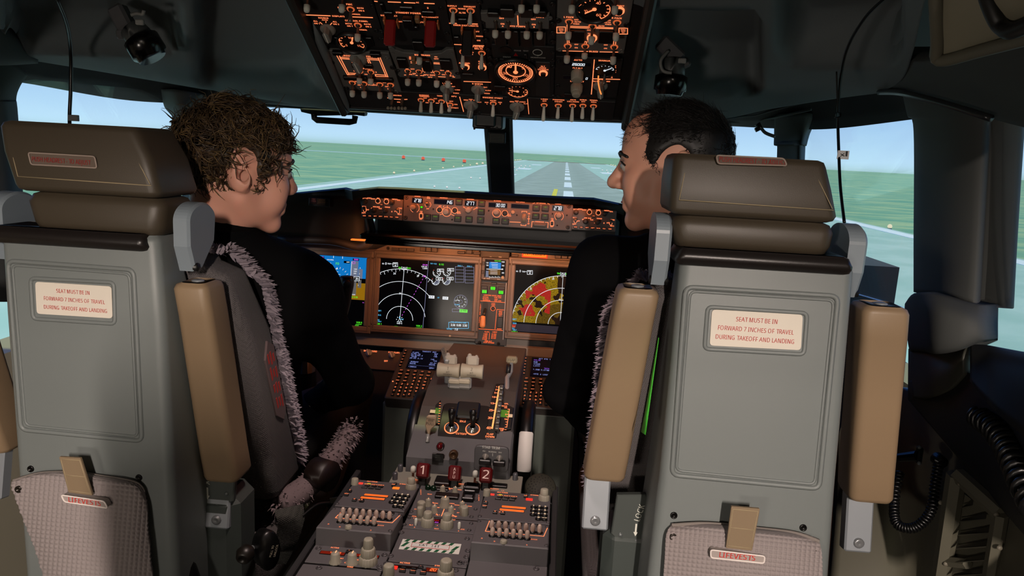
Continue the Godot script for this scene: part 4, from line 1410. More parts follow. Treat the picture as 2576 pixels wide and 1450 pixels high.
	txs("cyan", "ARPT|1325|978|17~WX-A|1322|1030|17~TFC|1312|1090|17~ONLY|1330|1108|14", .85, h + .001); tx("green", "VOR 1", 1320, 1138, 20, .9, h + .001); ln("green", 1288, 1157, 1358, 1160, 5, h + .001); txs("green", "DME ---|1322|1174|17~FMC L|1400|1182|17", .85, h + .001); txs("green", "EOD|1532|1172|17~MLO|1592|1180|17~POS|1532|1192|17~POS|1590|1198|17~VOR 2|1808|1163|20", .9, h + .001); ln("green", 1766, 1184, 1838, 1187, 5, h + .001); tx("green", "DME ---", 1800, 1202, 17, .85, h + .001)
	# engine half
	zoom(1100, 580, .20686)
	tx("cyan", "TAT +15C", -45, 406, 15, .9, h + .001); tx("green", "R-TO", 52, 416, 20, .95, h + .001)
	for e in [[-5, 515], [118, 508], [-20, 618], [112, 615]]:
		var ec := q(e[0], e[1], h)
		var er := zl(e[0], e[1], 46)
		arc("white", ec, er, 40, -200, .0012, 26)
		fill("slate", PackedVector2Array([Vector2(ec.x, ec.y), Vector2(ec.x + er * cos(-2.3), ec.y + er * sin(-2.3)), Vector2(ec.x + er * cos(-1.9), ec.y + er * sin(-1.9)), Vector2(ec.x + er * cos(-1.4), ec.y + er * sin(-1.4)), Vector2(ec.x + er * cos(-.8), ec.y + er * sin(-.8)), Vector2(ec.x + er * cos(-.2), ec.y + er * sin(-.2)), Vector2(ec.x + er * .9 * cos(.5), ec.y + er * .9 * sin(.5))]) if e[1] > 600 else PackedVector2Array([Vector2(ec.x, ec.y), Vector2(ec.x + er * .7, ec.y + er * .6), Vector2(ec.x + er * .3, ec.y + er * .8)]), h)
		tick("white", ec + Vector3(0, 0, .0006), 0, er * .95, -125 if e[1] > 600 else -40, .0012)
		frame_ln("white", e[0] + 6, e[1] - 46, e[0] + 82, e[1] - 12, 5, h + .001); tx("white", "20.1" if e[1] < 600 else "373", e[0] + 44, e[1] - 29, 22, .9, h + .001)
		for i in 6: tick("white", ec, er * .7, er * .9, -10 - i * 32, .0014)
		fill("redmark", circle(.0012, 6, Vector2(ec.x - er * .85, ec.y + er * .62)), h)
	for kx in [[222, 440, 325, 628], [342, 448, 445, 636]]:
		frame_ln("greyline", kx[0] - 2, kx[1], kx[2], kx[3] + 4, 4, h + .0006)
		for i in 4: ln("greyline", kx[0] - 3 - i * 3, kx[1] + 38 * (i + 1), kx[2] - i * 3, kx[1] + 38 * (i + 1) + 4, 4, h + .0006)
	txs("cyan", "ENG 1|278|432|15~ENG 2|392|438|15~FF|15|820|17", 1.0, h + .001)
	for b in [[-70, 810], [98, 824]]:
		fr("white", b[0] - 32, b[1] - 20, b[0] + 34, b[1] + 20, h); tx("black2", "0.31", b[0], b[1], 20, .9, h + .0008)
	var fc := q(284, 868, h)
	arc("greyline", fc, zl(284, 868, 80), 0, 360, .0011, 36); arc("greyline", fc, zl(284, 868, 22), 0, 360, .0009, 16)
	for i in 9: write(ink("white"), Transform3D(Basis(), fc + Vector3(cos(deg_to_rad(170 - i * 34)), sin(deg_to_rad(170 - i * 34)), 0) * zl(284, 868, 58) + Vector3(0, 0, .0006)), ["UP", "1", "2", "5", "10", "15", "25", "30", "40"][i], .0042)
	tx("cyan", "FLAPS", 243, 904, 16, 1.0, h + .001); ln("white", 272, 858, 245, 845, 7, h + .0008)
	frame_ln("greyline", 183, 955, 270, 990, 4, h + .0006); fr("green", 270, 958, 366, 1002, h); tx("black2", "LE EXT", 318, 978, 20, .9, h + .0008)
	frame_ln("cyan", 140, 1118, 380, 1192, 5, h + .0006); tx("cyan", "FUEL QTY-KGS X 1000", 258, 1120, 14, .95, h + .001)
	for i in 3: tx("white", ["3.50", "0.00", "3.50"][i], 190 + i * 72, 1152 + i * 3, 26, .8, h + .001)
	tx("cyan", "TOTAL", 147, 1200, 19, .9, h + .001); tx("white", "7.0", 230, 1206, 24, .9, h + .001)
	inks_done({"greyline": glow(Color(.50, .52, .66), .8), "slate": glow(Color(.32, .36, .45), .8), "redmark": glow(Color(.9, .3, .3), .8), "black2": glow(Color(.01, .02, .01), .5)})
	push_knob_dot(155, 1286)
	# right inner display with the terrain picture
	display_unit("right inner display with a red and yellow terrain picture under white range arcs", 955, 412, 2050, 1312)
	zoom(1100, 580, .20686)
	terrain(h)
	var m := q(1497, 1148, h + .0006)
	var r2 := q(1497, 1148).distance_to(q(1512, 1000))
	for i in 4:
		arc("white", m, r2 * [1.0, 2.0, 2.98, 3.98][i], [20.0, 40.0, 60.0, 68.0][i], 180, .0014, 40)
	for i in 16: tick("white", m, r2 * 3.84, r2 * 3.98, 92 + i * 5, .0011)
	ln("white", 1530, 545, 1497, 1100, 5, h + .0008)
	txs("green", "TRK|1475|525|20~MAG|1585|533|20", .9, h + .001); tx("white", "252", 1530, 530, 26, .9, h + .001); lns("white", "1500 508 1498 545 4~1562 512 1560 550 4", h + .001)
	txs("white", "24|1408|590|20~21|1138|712|20~20|1487|843|18", .9, h + .0012)
	tx("white", "GS", 970, 498, 16, 1.0, h + .001); tx("white", "0", 1007, 496, 28, .8, h + .001); tx("white", "TAS", 1048, 502, 16, 1.0, h + .001); ln("white", 1062, 500, 1090, 504, 4, h + .001); frame_ln("white", 1094, 488, 1158, 535, 5, h + .001); txs("white", "DME|1126|500|14~40|1126|520|16", 1.0, h + .001)
	fr("plum", 905, 1130, 2040, 1300, h - .0001)
	txs("cyan", "ARPT|938|1082|18~TERR|940|1132|18", .85, h + .001); tx("red", "TEST", 932, 1155, 18, .9, h + .001); tx("orange", "TEST", 930, 1172, 15, .9, h + .001); txs("cyan", "TFC|925|1195|18~ONLY|942|1212|15", .85, h + .001); tx("green", "VOR 1", 940, 1236, 21, .9, h + .001); ln("green", 908, 1256, 980, 1260, 5, h + .001); tx("green", "DME ---", 942, 1278, 18, .85, h + .001); tx("green", "FMC R", 1316, 1302, 18, .9, h + .001)
	inks_done({"plum": glow(Color(.22, .20, .24), .6)})

func push_knob_dot(x: float, y: float):
	var s := st(true)
	lathe(s, Transform3D(Basis(), q(x, y, .01)), [Vector2(.0036, 0), Vector2(.0036, .003), Vector2(.002, .0045), Vector2(0, .0045)], 12)
	obj("brightness_knob", s, mat(Color(.62, .57, .50), .5), cur)

func terrain(h: float):
	var n := FastNoiseLite.new()
	n.seed = 11
	n.frequency = .011
	n.fractal_octaves = 3
	var n2 := FastNoiseLite.new()
	n2.seed = 5
	n2.frequency = .009
	n2.fractal_octaves = 3
	var g := RandomNumberGenerator.new()
	g.seed = 3
	var W := 256
	var im := Image.create(W, W, false, Image.FORMAT_RGB8)
	for y in W:
		for x in W:
			var c := Color(.03, .025, .03)
			var v := n.get_noise_2d(x, y) + .55 - absf(x - 150.0) * .0012 + y * .0007
			var d := g.randf()
			var inner := Vector2(x - 215, y - 250).length() / 256.0
			if n2.get_noise_2d(x, y) > .16 and x < 165 and y > 25 and y < 215: c = Color(.72, .15, .13) if d < .86 else Color(.35, .06, .05)
			elif v > .25: c = (Color(.66, .54, .08) if inner > .42 else Color(.42, .33, .07)) if d < .62 else Color(.12, .09, .02)
			if x > 190 and n2.get_noise_2d(x + 300, y) > .05: c = Color(.03, .025, .03)
			im.set_pixel(x, y, c)
	var t := ImageTexture.create_from_image(im)
	var mt := StandardMaterial3D.new()
	mt.albedo_color = Color(.02, .02, .02)
	mt.emission_enabled = true
	mt.emission_texture = t
	mt.emission = Color.BLACK
	mt.emission_operator = BaseMaterial3D.EMISSION_OP_ADD
	mt.emission_energy_multiplier = .85
	mt.texture_filter = BaseMaterial3D.TEXTURE_FILTER_NEAREST
	mt.cull_mode = BaseMaterial3D.CULL_DISABLED
	var m := q(1497, 1148, h)
	var r := q(1497, 1148).distance_to(q(1512, 1000)) * 3.98
	var pts := [Vector2(m.x, m.y)]
	for i in 41:
		var a := deg_to_rad(180.0 - 112.0 * i / 40.0)
		pts.append(Vector2(m.x + cos(a) * r, m.y + sin(a) * r))
	var s := SurfaceTool.new()
	s.begin(Mesh.PRIMITIVE_TRIANGLES)
	s.set_smooth_group(-1)
	for i in range(1, pts.size() - 1):
		for p in [pts[0], pts[i], pts[i + 1]]:
			s.set_uv(Vector2((p.x - m.x) / r * .84 + .84, .97 - (p.y - m.y) / r * .96))
			s.add_vertex(Vector3(p.x, p.y, h))
	obj("terrain_picture", s, mt, cur)

# ---------------------------------------------------------------- overhead panel
var OVH := Transform3D()
func build_overhead():
	OVH = look_z(Vector3(0, 1.49, -1.70), Vector3(0, -.877, .48))
	var dark := mat(Color(.105, .11, .115), .6, .0, "grain", 90.0, .15)
	var light := mat(Color(.37, .37, .36), .6, .0, "grain", 90.0, .15)
	var black := mat(Color(.025, .025, .027), .35)
	zoom(0, 0, 1.0)
	var base := module("overhead_console", "dark sloping overhead panel that carries the switch modules between the ceiling liners", "overhead panel", OVH, 1220, 150)
	var r := Rect2(q(872, 262).x, q(1220, 286).y, q(1570, 290).x - q(872, 262).x, q(1240, -60).y - q(1220, 286).y)
	plate("backing", r, mat(Color(.05, .052, .055), .6), -.05, -.006, .002, .004)
	var s := st()
	for x in [r.position.x - .008, r.end.x + .006]:
		s = st()
		box(s, Transform3D(Basis(), Vector3(x, r.get_center().y, -.012)), Vector3(.018, r.size.y + .02, .07), .005)
		obj("side_rail", s, mat(Color(.17, .175, .17), .5), base)
	s = st()
	box(s, Transform3D(Basis(), Vector3(r.get_center().x, r.position.y - .004, -.024)), Vector3(r.size.x + .04, .008, .05), .002)
	obj("front_lip", s, mat(Color(.06, .062, .065), .5), base)
	var top := r.end.y
	# column seams measured on the plane (x relative to the aircraft)
	zoom(750, 0, .2069)
	var X := func(x: float, y: float) -> float: return (cur.transform * q(x, y)).x
	var c0: float = X.call(330, 620)
	var c1: float = X.call(1090, 580)
	var c2: float = X.call(1880, 470)
	zoom(1150, 0, .2069)
	var c3: float = X.call(330, 480)
	var c4: float = X.call(1193, 640)
	var c5: float = X.call(2085, 380)
	var rowy := func(x: float, y: float) -> float: return q(x, y).y
	# pedestal flood lamp at the rear of the overhead panel
	area_lamp("pedestal_flood_lamp", "small flood lamp at the rear of the overhead panel aimed down at the pedestal", Vector3(.0, 1.80, -1.02), Vector3(.0, .7, -1.35), Vector2(.05, .05), Color(1.0, .90, .86), .9, 1.0, 27.0)
	# --- column 1 top: display source
	zoom(750, 0, .2069)
	module("overhead_module", "dark display source module at the upper left of the overhead panel", "switch panel", OVH, 500, 300)
	col_plate(c0, c1, 1100, 590, -250, dark)
	txs("amber", "FMC|622|52|26~BOTH|522|92|22~ON L|540|122|22~BOTH|757|98|22~ON R|770|130|22~NORMAL|700|172|20")
	lns("amber", "78 180 390 192 12~665 205 905 214 12"); txs("amber", "DISPLAYS|490|197|24~SOURCE|308|218|24~AUTO|325|242|20~CONTROL PANEL|710|254|25~ALL|212|256|22~ON 1|230|285|22~ALL|447|264|22~ON 2|462|293|22~BOTH|615|287|22~ON 1|630|316|22~BOTH|842|294|22~ON 2|855|324|22~NORMAL|782|362|20")
	lns("amber", "265 270 292 292 8~412 278 392 300 8~338 258 338 275 8")
	toggle(115, -60, "white", -20); toggle(540, -60, "white", -20); toggle(640, 105, "metal", -25, .026); toggle(728, 300, "white", -25)
	selector(365, 355, .0155, .022, 0)
	plate("annunciator", rect(330, 425, 520, 520), black, -.004, .006); plate("annunciator", rect(770, 430, 935, 545), black, -.004, .006)
	gauge(655, 500, .0275, 215, -35, 70, 10, ["5", "10", "15"], "fuel_temperature_gauge", "amber", .010)
	for c in [[170, 350], [215, 440], [950, 370], [1000, 475]]: screw(c[0], c[1], .0055, Color(.10, .10, .10))
	flush()
	# --- column 1 bottom: fuel, pale grey plate with flow lines
	module("overhead_module", "pale grey fuel module with amber flow lines, lower left of the overhead panel", "switch panel", OVH, 760, 880)
	col_plate(c0, c1, 760, 1125, 628, light)
	for f in [[[460, 658], [600, 908]], [[490, 656], [618, 905]], [[965, 682], [1070, 930]], [[990, 684], [1092, 934]], [[505, 697], [655, 708]], [[512, 712], [640, 722]], [[640, 722], [658, 760]], [[805, 705], [985, 716]], [[810, 722], [980, 732]], [[838, 722], [858, 765]], [[858, 722], [882, 768]], [[610, 888], [700, 892]], [[600, 908], [690, 905]], [[935, 905], [1070, 915]], [[940, 925], [945, 905]], [[950, 928], [1085, 932]]]:
		ln("amber", f[0][0], f[0][1], f[1][0], f[1][1], 9)
	txs("amber", "CROSS|588|678|26~FEED|870|688|26~PUMPS|845|836|24~L|682|862|20~R|950|878|20~AFT|642|972|22~FWD|785|975|22~FWD|985|988|22~AFT|1112|990|22~OFF|712|990|18~ON|742|1034|18~FUEL|890|1016|22~PUMPS|905|1034|22~OFF|1050|1004|18~ON|1075|1052|18~1|760|1064|20~2|1090|1080|20~ON|825|904|18")
	selector(735, 715, .0185, .024, 5)
	for c in [[412, 612, 555, 655], [870, 630, 1010, 676]]: plate("annunciator", rect(c[0], c[1], c[2], c[3]), black, -.002, .006)
	plate("annunciator", rect(640, 765, 700, 815), black, -.002, .004); plate("annunciator", rect(785, 772, 920, 825), black, -.002, .004); plate("annunciator", rect(545, 910, 850, 965), black, -.002, .006); plate("annunciator", rect(880, 930, 1165, 985), black, -.002, .006)
	for c in [[748, 862], [885, 868]]: toggle(c[0], c[1], "white", -28, .026)
	for c in [[660, 1000], [802, 1010], [995, 1020], [1125, 1026]]: toggle(c[0], c[1], "white", -30)
	for c in [[378, 672], [1078, 700], [1195, 1112]]: screw(c[0], c[1], .0055, Color(.42, .42, .41))
	for c in [[408, 758], [590, 1070]]: screw(c[0], c[1], .0065, Color(.10, .10, .10))
	flush()
	# --- column 2 top: electrical with red switch guards
	module("overhead_module", "dark electrical module with two red switch guards on the overhead panel", "switch panel", OVH, 1400, 300)
	col_plate(c1, c2, 1400, 560, -250, dark)
	lns("amber", "1095 22 1245 28 12~1290 30 1420 36 12~1535 40 1655 44 12"); txs("amber", "AC|1452|30|22~2|1575|96|26~STANDBY POWER|1340|157|27~DISCONNECT|1105|190|23~DISCONNECT|1605|207|23~BAT|1245|262|20~AUTO|1498|270|22"); ln("amber", 930, 14, 962, 18, 12)
	plate("annunciator", rect(990, 20, 1065, 110), black, -.002, .006); plate("annunciator", rect(1230, 55, 1410, 115), black, -.002, .006); plate("annunciator", rect(1500, 110, 1670, 180), black, -.002, .006); plate("annunciator", rect(1040, 120, 1170, 180), black, -.002, .006)
	for g in [[1132, 235], [1622, 250]]: guard(g[0], g[1], Color(.55, .07, .08))
	push(1420, 178, 1490, 238, "", "amber", Color(.55, .42, .28), 0, .010, "guard_latch")
	plate("switch_guard", rect(1270, 175, 1420, 280), black, -.002, .014); plate("switch_guard", rect(1330, 275, 1470, 330), black, -.002, .010)
	for c in [[900, 70], [1015, 380], [1035, 480], [1740, 100], [1812, 405], [1845, 520]]: screw(c[0], c[1], .0055, Color(.10, .10, .10))
	flush()
	# --- column 2 bottom: generators
	module("overhead_module", "pale grey notched generator module with four white-capped switches on the overhead panel", "switch panel", OVH, 1540, 760)
	var f := PackedVector2Array()
	for c in [[1092, 565], [1135, 560], [1185, 600], [1280, 632], [1420, 640], [1600, 652], [1740, 640], [1800, 600], [1845, 590], [1890, 595], [1980, 950], [1890, 955], [1240, 930]]: f.append(Vector2(q(c[0], c[1]).x, q(c[0], c[1]).y))
	s = st()
	prism(s, Transform3D(), f, -.01, .002, .0012)
	obj("plate", s, light, cur)
	col_plate(c1, c2, 1540, 1120, 470, dark, -.010)
	plate("annunciator", rect(1195, 690, 1350, 808, .002), black, 0, .008); plate("annunciator", rect(1715, 705, 1880, 832, .002), black, 0, .008); plate("annunciator", rect(1495, 695, 1640, 830, .002), black, 0, .012); plate("switch_guard", rect(1385, 470, 1545, 590), black, -.004, .008)
	tx("amber", "BUS TRANS", 1510, 670, 26, 1.0, .0024); tx("amber", "GEN", 1362, 704, 22, 1.0, .0024, 1.4); txs("amber", "OFF|1680|715|22~OFF|1392|840|20~ON|1412|894|20~OFF|1750|856|20~ON|1768|908|20~GEN 1|1375|905|20~APU GEN|1595|912|24~APU|1605|938|20~GEN 2|1850|922|20", 1.0, .0024)
	for l in [[1370, 748, 1455, 752], [1370, 764, 1455, 768], [1650, 762, 1725, 766], [1650, 775, 1725, 779], [1510, 828, 1520, 870], [1530, 830, 1540, 880], [1608, 840, 1620, 885], [1628, 842, 1640, 885], [1312, 822, 1316, 840], [1330, 822, 1334, 842], [1808, 845, 1812, 862], [1826, 846, 1830, 864], [1292, 912, 1310, 912], [1430, 916, 1530, 920], [1700, 932, 1790, 936], [1880, 936, 1905, 938], [1660, 690, 1690, 692]]: ln("amber", l[0], l[1], l[2], l[3], 8, .0022)
	toggle(1480, 590, "white", -25, .030, false); push(1382, 672, 1440, 730, "", "amber", Color(.55, .40, .26), 0, .012, "guard_latch")
	for c in [[1335, 855], [1470, 862], [1688, 876], [1826, 880]]: toggle(c[0], c[1], "white", -30)
	for c in [[1155, 632], [1868, 630], [1245, 905], [1940, 920]]: screw(c[0], c[1], .0055, Color(.42, .42, .41))
	for c in [[1150, 820], [1215, 850], [1940, 885]]: screw(c[0], c[1], .0065, Color(.10, .10, .10))
	flush()
	# --- column 3: exit lights, call, wipers
	module("overhead_module", "dark exit light, belt sign and call module in the middle of the overhead panel", "switch panel", OVH, 2000, 500)
	col_plate(c2, c3, 2000, 1150, -250, dark)
	txs("amber", "SUPPLY|1872|72|24~EXHAUST|2085|80|24~NORM|1992|106|22~ALTN|1996|155|24"); ln("amber", 1840, 282, 2180, 292, 12); tx("amber", "EMER EXIT LIGHTS", 2040, 310, 25); ln("amber", 1900, 540, 2040, 546, 10); tx("amber", "ATTEND", 2022, 768, 26)
	toggle(1888, 118, "stick", -20, .026); toggle(2098, 124, "stick", -20, .026); toggle(2005, 625, "stick", -30, .032); toggle(2235, 640, "stick", -30, .032)
	plate("annunciator", rect(1920, 200, 2065, 270), black, -.002, .006); plate("annunciator", rect(1890, 420, 1975, 510), black, -.002, .006)
	guard(2070, 360, Color(.04, .04, .04))
	plate("annunciator", rect(1990, 870, 2140, 900), black, -.002, .006)
	for c in [[2035, 808], [2240, 815]]:
		ring_mesh(ink("amber"), q(c[0], c[1]), .0075, .0022, .003)
		knob(c[0], c[1], [[.006, .006]], Color(.03, .03, .03), 0, "push_button")
	zoom(1150, 0, .2069)
	txs("amber", "OFF|245|384|22~ARMED|265|440|22~ON|262|492|22"); ln("amber", 200, 552, 325, 556, 10); txs("amber", "FASTEN|255|568|26~BELTS|260|592|26~OFF|160|610|20~AUTO|165|636|20~ON|172|660|20~GRD|290|748|24~CALL|298|774|24")
	ln("amber", 82, 990, 408, 1000, 10); txs("amber", "R WIPER|248|1020|24~PARK|252|1042|20~INT|342|1062|20~LOW|382|1100|20~HIGH|365|1136|20"); lns("amber", "300 1078 320 1068 8~328 1098 350 1100 8")
	selector(258, 1085, .0155, .024, -6)
	zoom(750, 0, .2069)
	txs("amber", "L WIPER|1815|1014|22~PARK|1802|1036|20~INT|1888|1052|18~LOW|1938|1092|20~HIGH|1922|1132|20"); ln("amber", 1850, 1070, 1868, 1060, 8)
	selector(1812, 1078, .0155, .024, -6)
	flush()
	# --- column 4 top: hydraulic pumps
	zoom(1150, 0, .2069)
	module("overhead_module", "hydraulic pump module with a pale strip of four white-capped switches, middle of overhead panel", "switch panel", OVH, 730, 240)
	col_plate(c3, c4, 740, 545, -250, dark, -.004)
	f = PackedVector2Array()
	for c in [[288, 145], [370, 140], [375, 178], [515, 182], [520, 190], [690, 190], [690, 158], [760, 156], [765, 190], [930, 192], [935, 182], [1080, 180], [1085, 168], [1122, 170], [1118, 340], [350, 330], [345, 260], [295, 235]]: f.append(Vector2(q(c[0], c[1]).x, q(c[0], c[1]).y))
	s = st()
	prism(s, Transform3D(), f, -.006, .003, .0012)
	obj("plate", s, light, cur)
	for c in [[465, 193, "ENG 1"], [622, 202, "ELEC 2"], [850, 207, "ELEC 1"], [1008, 207, "ENG 2"], [542, 222, "OFF"], [552, 290, "ON"], [555, 318, "A"], [735, 320, "HYD PUMPS"], [928, 235, "OFF"], [932, 298, "ON"], [937, 328, "B"]]: tx("amber", c[2], c[0], c[1], 24, 1.0, .0034)
	ln("amber", 735, 190, 742, 305, 12, .0032)
	for a in [[370, 120, 512, 180], [522, 75, 692, 188], [765, 78, 925, 188], [935, 105, 1082, 180], [450, 345, 605, 525], [612, 345, 755, 540], [765, 350, 920, 545], [930, 355, 1075, 530]]: plate("annunciator", rect(a[0], a[1], a[2], a[3]), black, -.004, .007)
	for c in [[470, 246], [625, 254], [855, 260], [1012, 263]]: toggle(c[0], c[1], "white", -32)
	for c in [[335, 200], [1125, 220]]: screw(c[0], c[1], .0055, Color(.42, .42, .41))
	for c in [[270, 25], [1160, 50], [320, 262], [1160, 290], [345, 375], [1160, 400], [355, 490], [1160, 510]]: screw(c[0], c[1], .006, Color(.10, .10, .10))
	toggle(790, -70, "white", -32, .03); toggle(975, -70, "white", -32, .03)
	flush()
	# --- column 4: voice recorder
	module("overhead_module", "dark voice recorder module with a small red triangle on the overhead panel", "switch panel", OVH, 780, 630)
	col_plate(c3 + .012, c4, 780, 722, 552, dark)
	txs("paint", "MICROPHONE|545|542|15~MIC MONITOR|990|551|15~ERASE|735|614|22~TEST|832|618|22~STATUS|605|692|20~HEADPHONE|985|700|22")
	s = st()
	prism(s, Transform3D(), circle(.013, 20, Vector2(q(592, 612).x, q(592, 612).y)), 0, .0015)
	obj("microphone_grille", s, black, cur)
	ring_mesh(ink("paint"), q(978, 636), .0092, .0014, .001); ln("paint", 980, 665, 982, 685, 4)
	push(815, 635, 852, 688, "", "amber", Color(.03, .03, .03), 0, .006)
	var tp := q(714, 662)
	s = st()
	prism(s, Transform3D(), PackedVector2Array([Vector2(tp.x - .0045, tp.y - .004), Vector2(tp.x + .0045, tp.y - .004), Vector2(tp.x, tp.y + .006)]), 0, .001)
	obj("red_triangle", s, mat(Color(.65, .08, .08), .5), cur)
	for c in [[378, 600], [405, 700], [1160, 632], [1165, 730], [485, 722], [918, 735]]: screw(c[0], c[1], .005, Color(.10, .10, .10))
	flush()
	# --- column 4: cabin altitude dials
	module("overhead_module", "cabin altitude module with a large amber dial above a smaller one, overhead panel", "switch panel", OVH, 780, 940)
	col_plate(c3 + .024, c4, 790, 1172, 728, dark)
	plate("raised_square", rect(502, 742, 942, 1006), mat(Color(.13, .13, .135), .55), -.001, .005, .002, .010)
	gauge(712, 862, .039, 115, -235, 88, 40, ["0", "5", "10", "20", "30", "40"], "cabin_altitude_gauge", "amber", .008, .005)
	arc("amber", q(712, 862, .0085), .020, 115, -235, .0016, 30, .0008)
	gauge(735, 1100, .024, 150, -160, 170, 12, ["1", "2", "4"], "cabin_climb_gauge", "amber", .006)
	plate("right_tray", rect(952, 740, 1128, 1160), mat(Color(.14, .145, .15), .55), -.001, .003)
	txs("amber", "ALT|1042|806|22~HORN|1042|826|20~CUTOUT|1045|846|24", 1.0, .0034)
	ring_mesh(ink("amber"), q(1048, 886, .003), .0078, .0026, .003); knob(1048, 886, [[.006, .007]], Color(.03, .03, .03), 0, "push_button")
	plate("annunciator", rect(445, 1035, 600, 1100), black, -.001, .003)
	for c in [[405, 780], [1165, 810], [1170, 1170], [465, 1148]]: screw(c[0], c[1], .006, Color(.10, .10, .10))
	flush()
	# --- column 5 top: air systems
	module("overhead_module", "pale grey air conditioning and bleed module at the right of the overhead panel", "switch panel", OVH, 1640, 320)
	col_plate(c4, c5, 1640, 642, -250, light)
	gauge(1670, 90, .031, 200, -60, 215, 12, ["20", "40", "60"], "duct_pressure_gauge", "amber", .010)
	s = st()
	prism(s, Transform3D(), PackedVector2Array([Vector2(q(1440, 85).x, q(1440, 85).y), Vector2(q(1560, 170).x, q(1560, 170).y), Vector2(q(1530, 20).x, q(1530, 20).y)]), -.002, .005)
	obj("dial_shoulder", s, mat(Color(.05, .05, .05), .5), cur)
	for c in [[1358, 208, "L PACK", 27], [1650, 228, "ISOLATION", 25], [1645, 250, "VALVE", 22], [1642, 272, "CLOSE", 20], [1942, 220, "R PACK", 27], [1450, 240, "OFF", 22], [1466, 265, "AUTO", 22], [1450, 290, "HIGH", 22], [1845, 248, "OFF", 22], [1828, 272, "AUTO", 22], [1838, 296, "HIGH", 22], [1755, 315, "AUTO", 20], [1612, 366, "OPEN", 18], [1612, 408, "TRIP", 18], [1632, 508, "RESET", 24], [1450, 540, "OFF", 20], [1448, 580, "ON", 20], [1808, 546, "OFF", 20], [1804, 588, "ON", 20], [1660, 627, "BLEED", 27], [1955, 184, "TEST", 26], [1985, 72, "OVHT", 26], [1265, 350, "WING", 16], [1265, 368, "ANTI", 16], [1265, 386, "ICE", 16], [2018, 360, "WING", 16], [2018, 378, "ANTI", 16], [2018, 396, "ICE", 16]]: tx("amber", c[2], c[0], c[1], c[3])
	frame_ln("amber", 1212, 328, 1316, 400, 10); frame_ln("amber", 1968, 342, 2072, 414, 10)
	for l in [[1336, 300, 1340, 540], [1356, 400, 1360, 520], [1370, 318, 1600, 326], [1370, 334, 1600, 342], [1690, 330, 1895, 338], [1690, 344, 1895, 350], [1912, 425, 1900, 540], [1936, 428, 1925, 545], [1360, 500, 1572, 506], [1360, 514, 1550, 520], [1572, 506, 1572, 530], [1285, 618, 1590, 626], [1735, 630, 1955, 634]]: ln("amber", l[0], l[1], l[2], l[3], 9)
	for a in [[1375, 350, 1548, 500], [1728, 356, 1895, 508]]: plate("annunciator", rect(a[0], a[1], a[2], a[3]), black, -.002, .006)
	for c in [[1362, 255], [1945, 268], [1645, 312]]: toggle(c[0], c[1], "white", -32, .032)
	toggle(1345, 552, "white", -32, .032); toggle(1910, 565, "white", -32, .032); toggle(1558, 555, "white", -28, .024)
	ring_mesh(ink("amber"), q(1640, 455), .0085, .0026, .003); ring_mesh(ink("amber"), q(1970, 125), .0085, .0026, .003)
	knob(1970, 125, [[.0065, .007]], Color(.03, .03, .03), 0, "push_button"); knob(1640, 455, [[.0065, .007]], Color(.03, .03, .03), 0, "push_button")
	toggle(1405, -60, "white", -25, .03); toggle(1930, -50, "white", -25, .03)
	for c in [[1250, 600], [2000, 615]]: screw(c[0], c[1], .0055, Color(.42, .42, .41))
	for c in [[1228, 248], [2068, 305]]: screw(c[0], c[1], .007, Color(.08, .08, .08))
	flush()
	# --- column 5 bottom: pressurisation
	module("overhead_module", "dark pressurisation module showing 25000 in white figures at the right of the overhead panel", "switch panel", OVH, 1600, 920)
	col_plate(c4, c5, 1620, 1180, 700, dark)
	txs("amber", "AUTO|1472|730|28~FLT ALT|1465|828|24~LAND ALT|1458|990|26~MANUAL|1800|738|28~ALTN|1750|968|20~AUTO|1690|988|24~MAN|1822|990|24")
	for i in 5: tx("amber", "VALVE"[i], 1926, 802 + i * 19, 20)
	for i in 5: tx("amber", "CLOSE"[i], 1716, 872 + i * 19, 20)
	for i in 4: tx("amber", "OPEN"[i], 1882, 885 + i * 19, 20)
	lns("amber", "1668 725 1632 1145 11~1652 958 1978 966 11")
	readout(1300, 752, 1625, 802, "25000", "white", Color(.01, .015, .03), 0, .54); readout(1295, 920, 1612, 966, "0", "white", Color(.01, .015, .03), 0, .88)
	knob(1462, 880, [[.0125, .020]]); knob(1455, 1040, [[.0125, .018], [.009, .008]])
	gauge(1795, 850, .020, 170, 10, 35, 6, [], "outflow_valve_gauge", "white", .004)
	plate("annunciator", rect(1300, 1130, 1420, 1180), black, -.001, .003)
	selector(1745, 1040, .0155, .024, 8)
	s = st(true)
	tube(s, curve([q(1718, 920, .004), q(1715, 985, .012), q(1722, 1040, .025), q(1735, 1100, .027), q(1752, 1146, .026)], 14), .0014, 6)
	obj("lit_pointer", s, glow(Color(1.0, .60, .30), 1.0), cur)
	toggle(1795, 900, "metal", -30, .022, false)
	for sx in [1760, 1832]: arc("white", q(1797, 905), .0075, 130 if sx < 1797 else -50, 230 if sx < 1797 else 50, .0022, 8)
	for c in [[1235, 740], [1228, 1040], [1230, 1175]]: screw(c[0], c[1], .006, Color(.10, .10, .10))
	flush()
	# --- front strip: exterior lights and engine start
	zoom(750, 0, .2069)
	module("overhead_module", "long dark front strip of the overhead panel with landing light and engine start switches", "switch panel", OVH, 1900, 1250)
	col_plate(c0, c5, 2000, 1378, 1150, dark)
	for g in [1142, 1272]:
		var p := q(g, 1195)
		s = st(true)
		lathe(s, Transform3D(Basis(), p), [Vector2(.0035, 0), Vector2(.0032, .018)], 10)
		var o := obj("toggle_switch", s, mat(Color(.42, .38, .34), .4, .5), cur)
		s = st()
		for i in 3: box(s, Transform3D(Basis(Vector3(0, 0, 1), PI / 4), p + Vector3((i - 1) * .0075, -.006, .022)), Vector3(.0052, .0052, .006), .001)
		obj("ganged_grip", s, mat(Color(.60, .58, .52), .5), o)
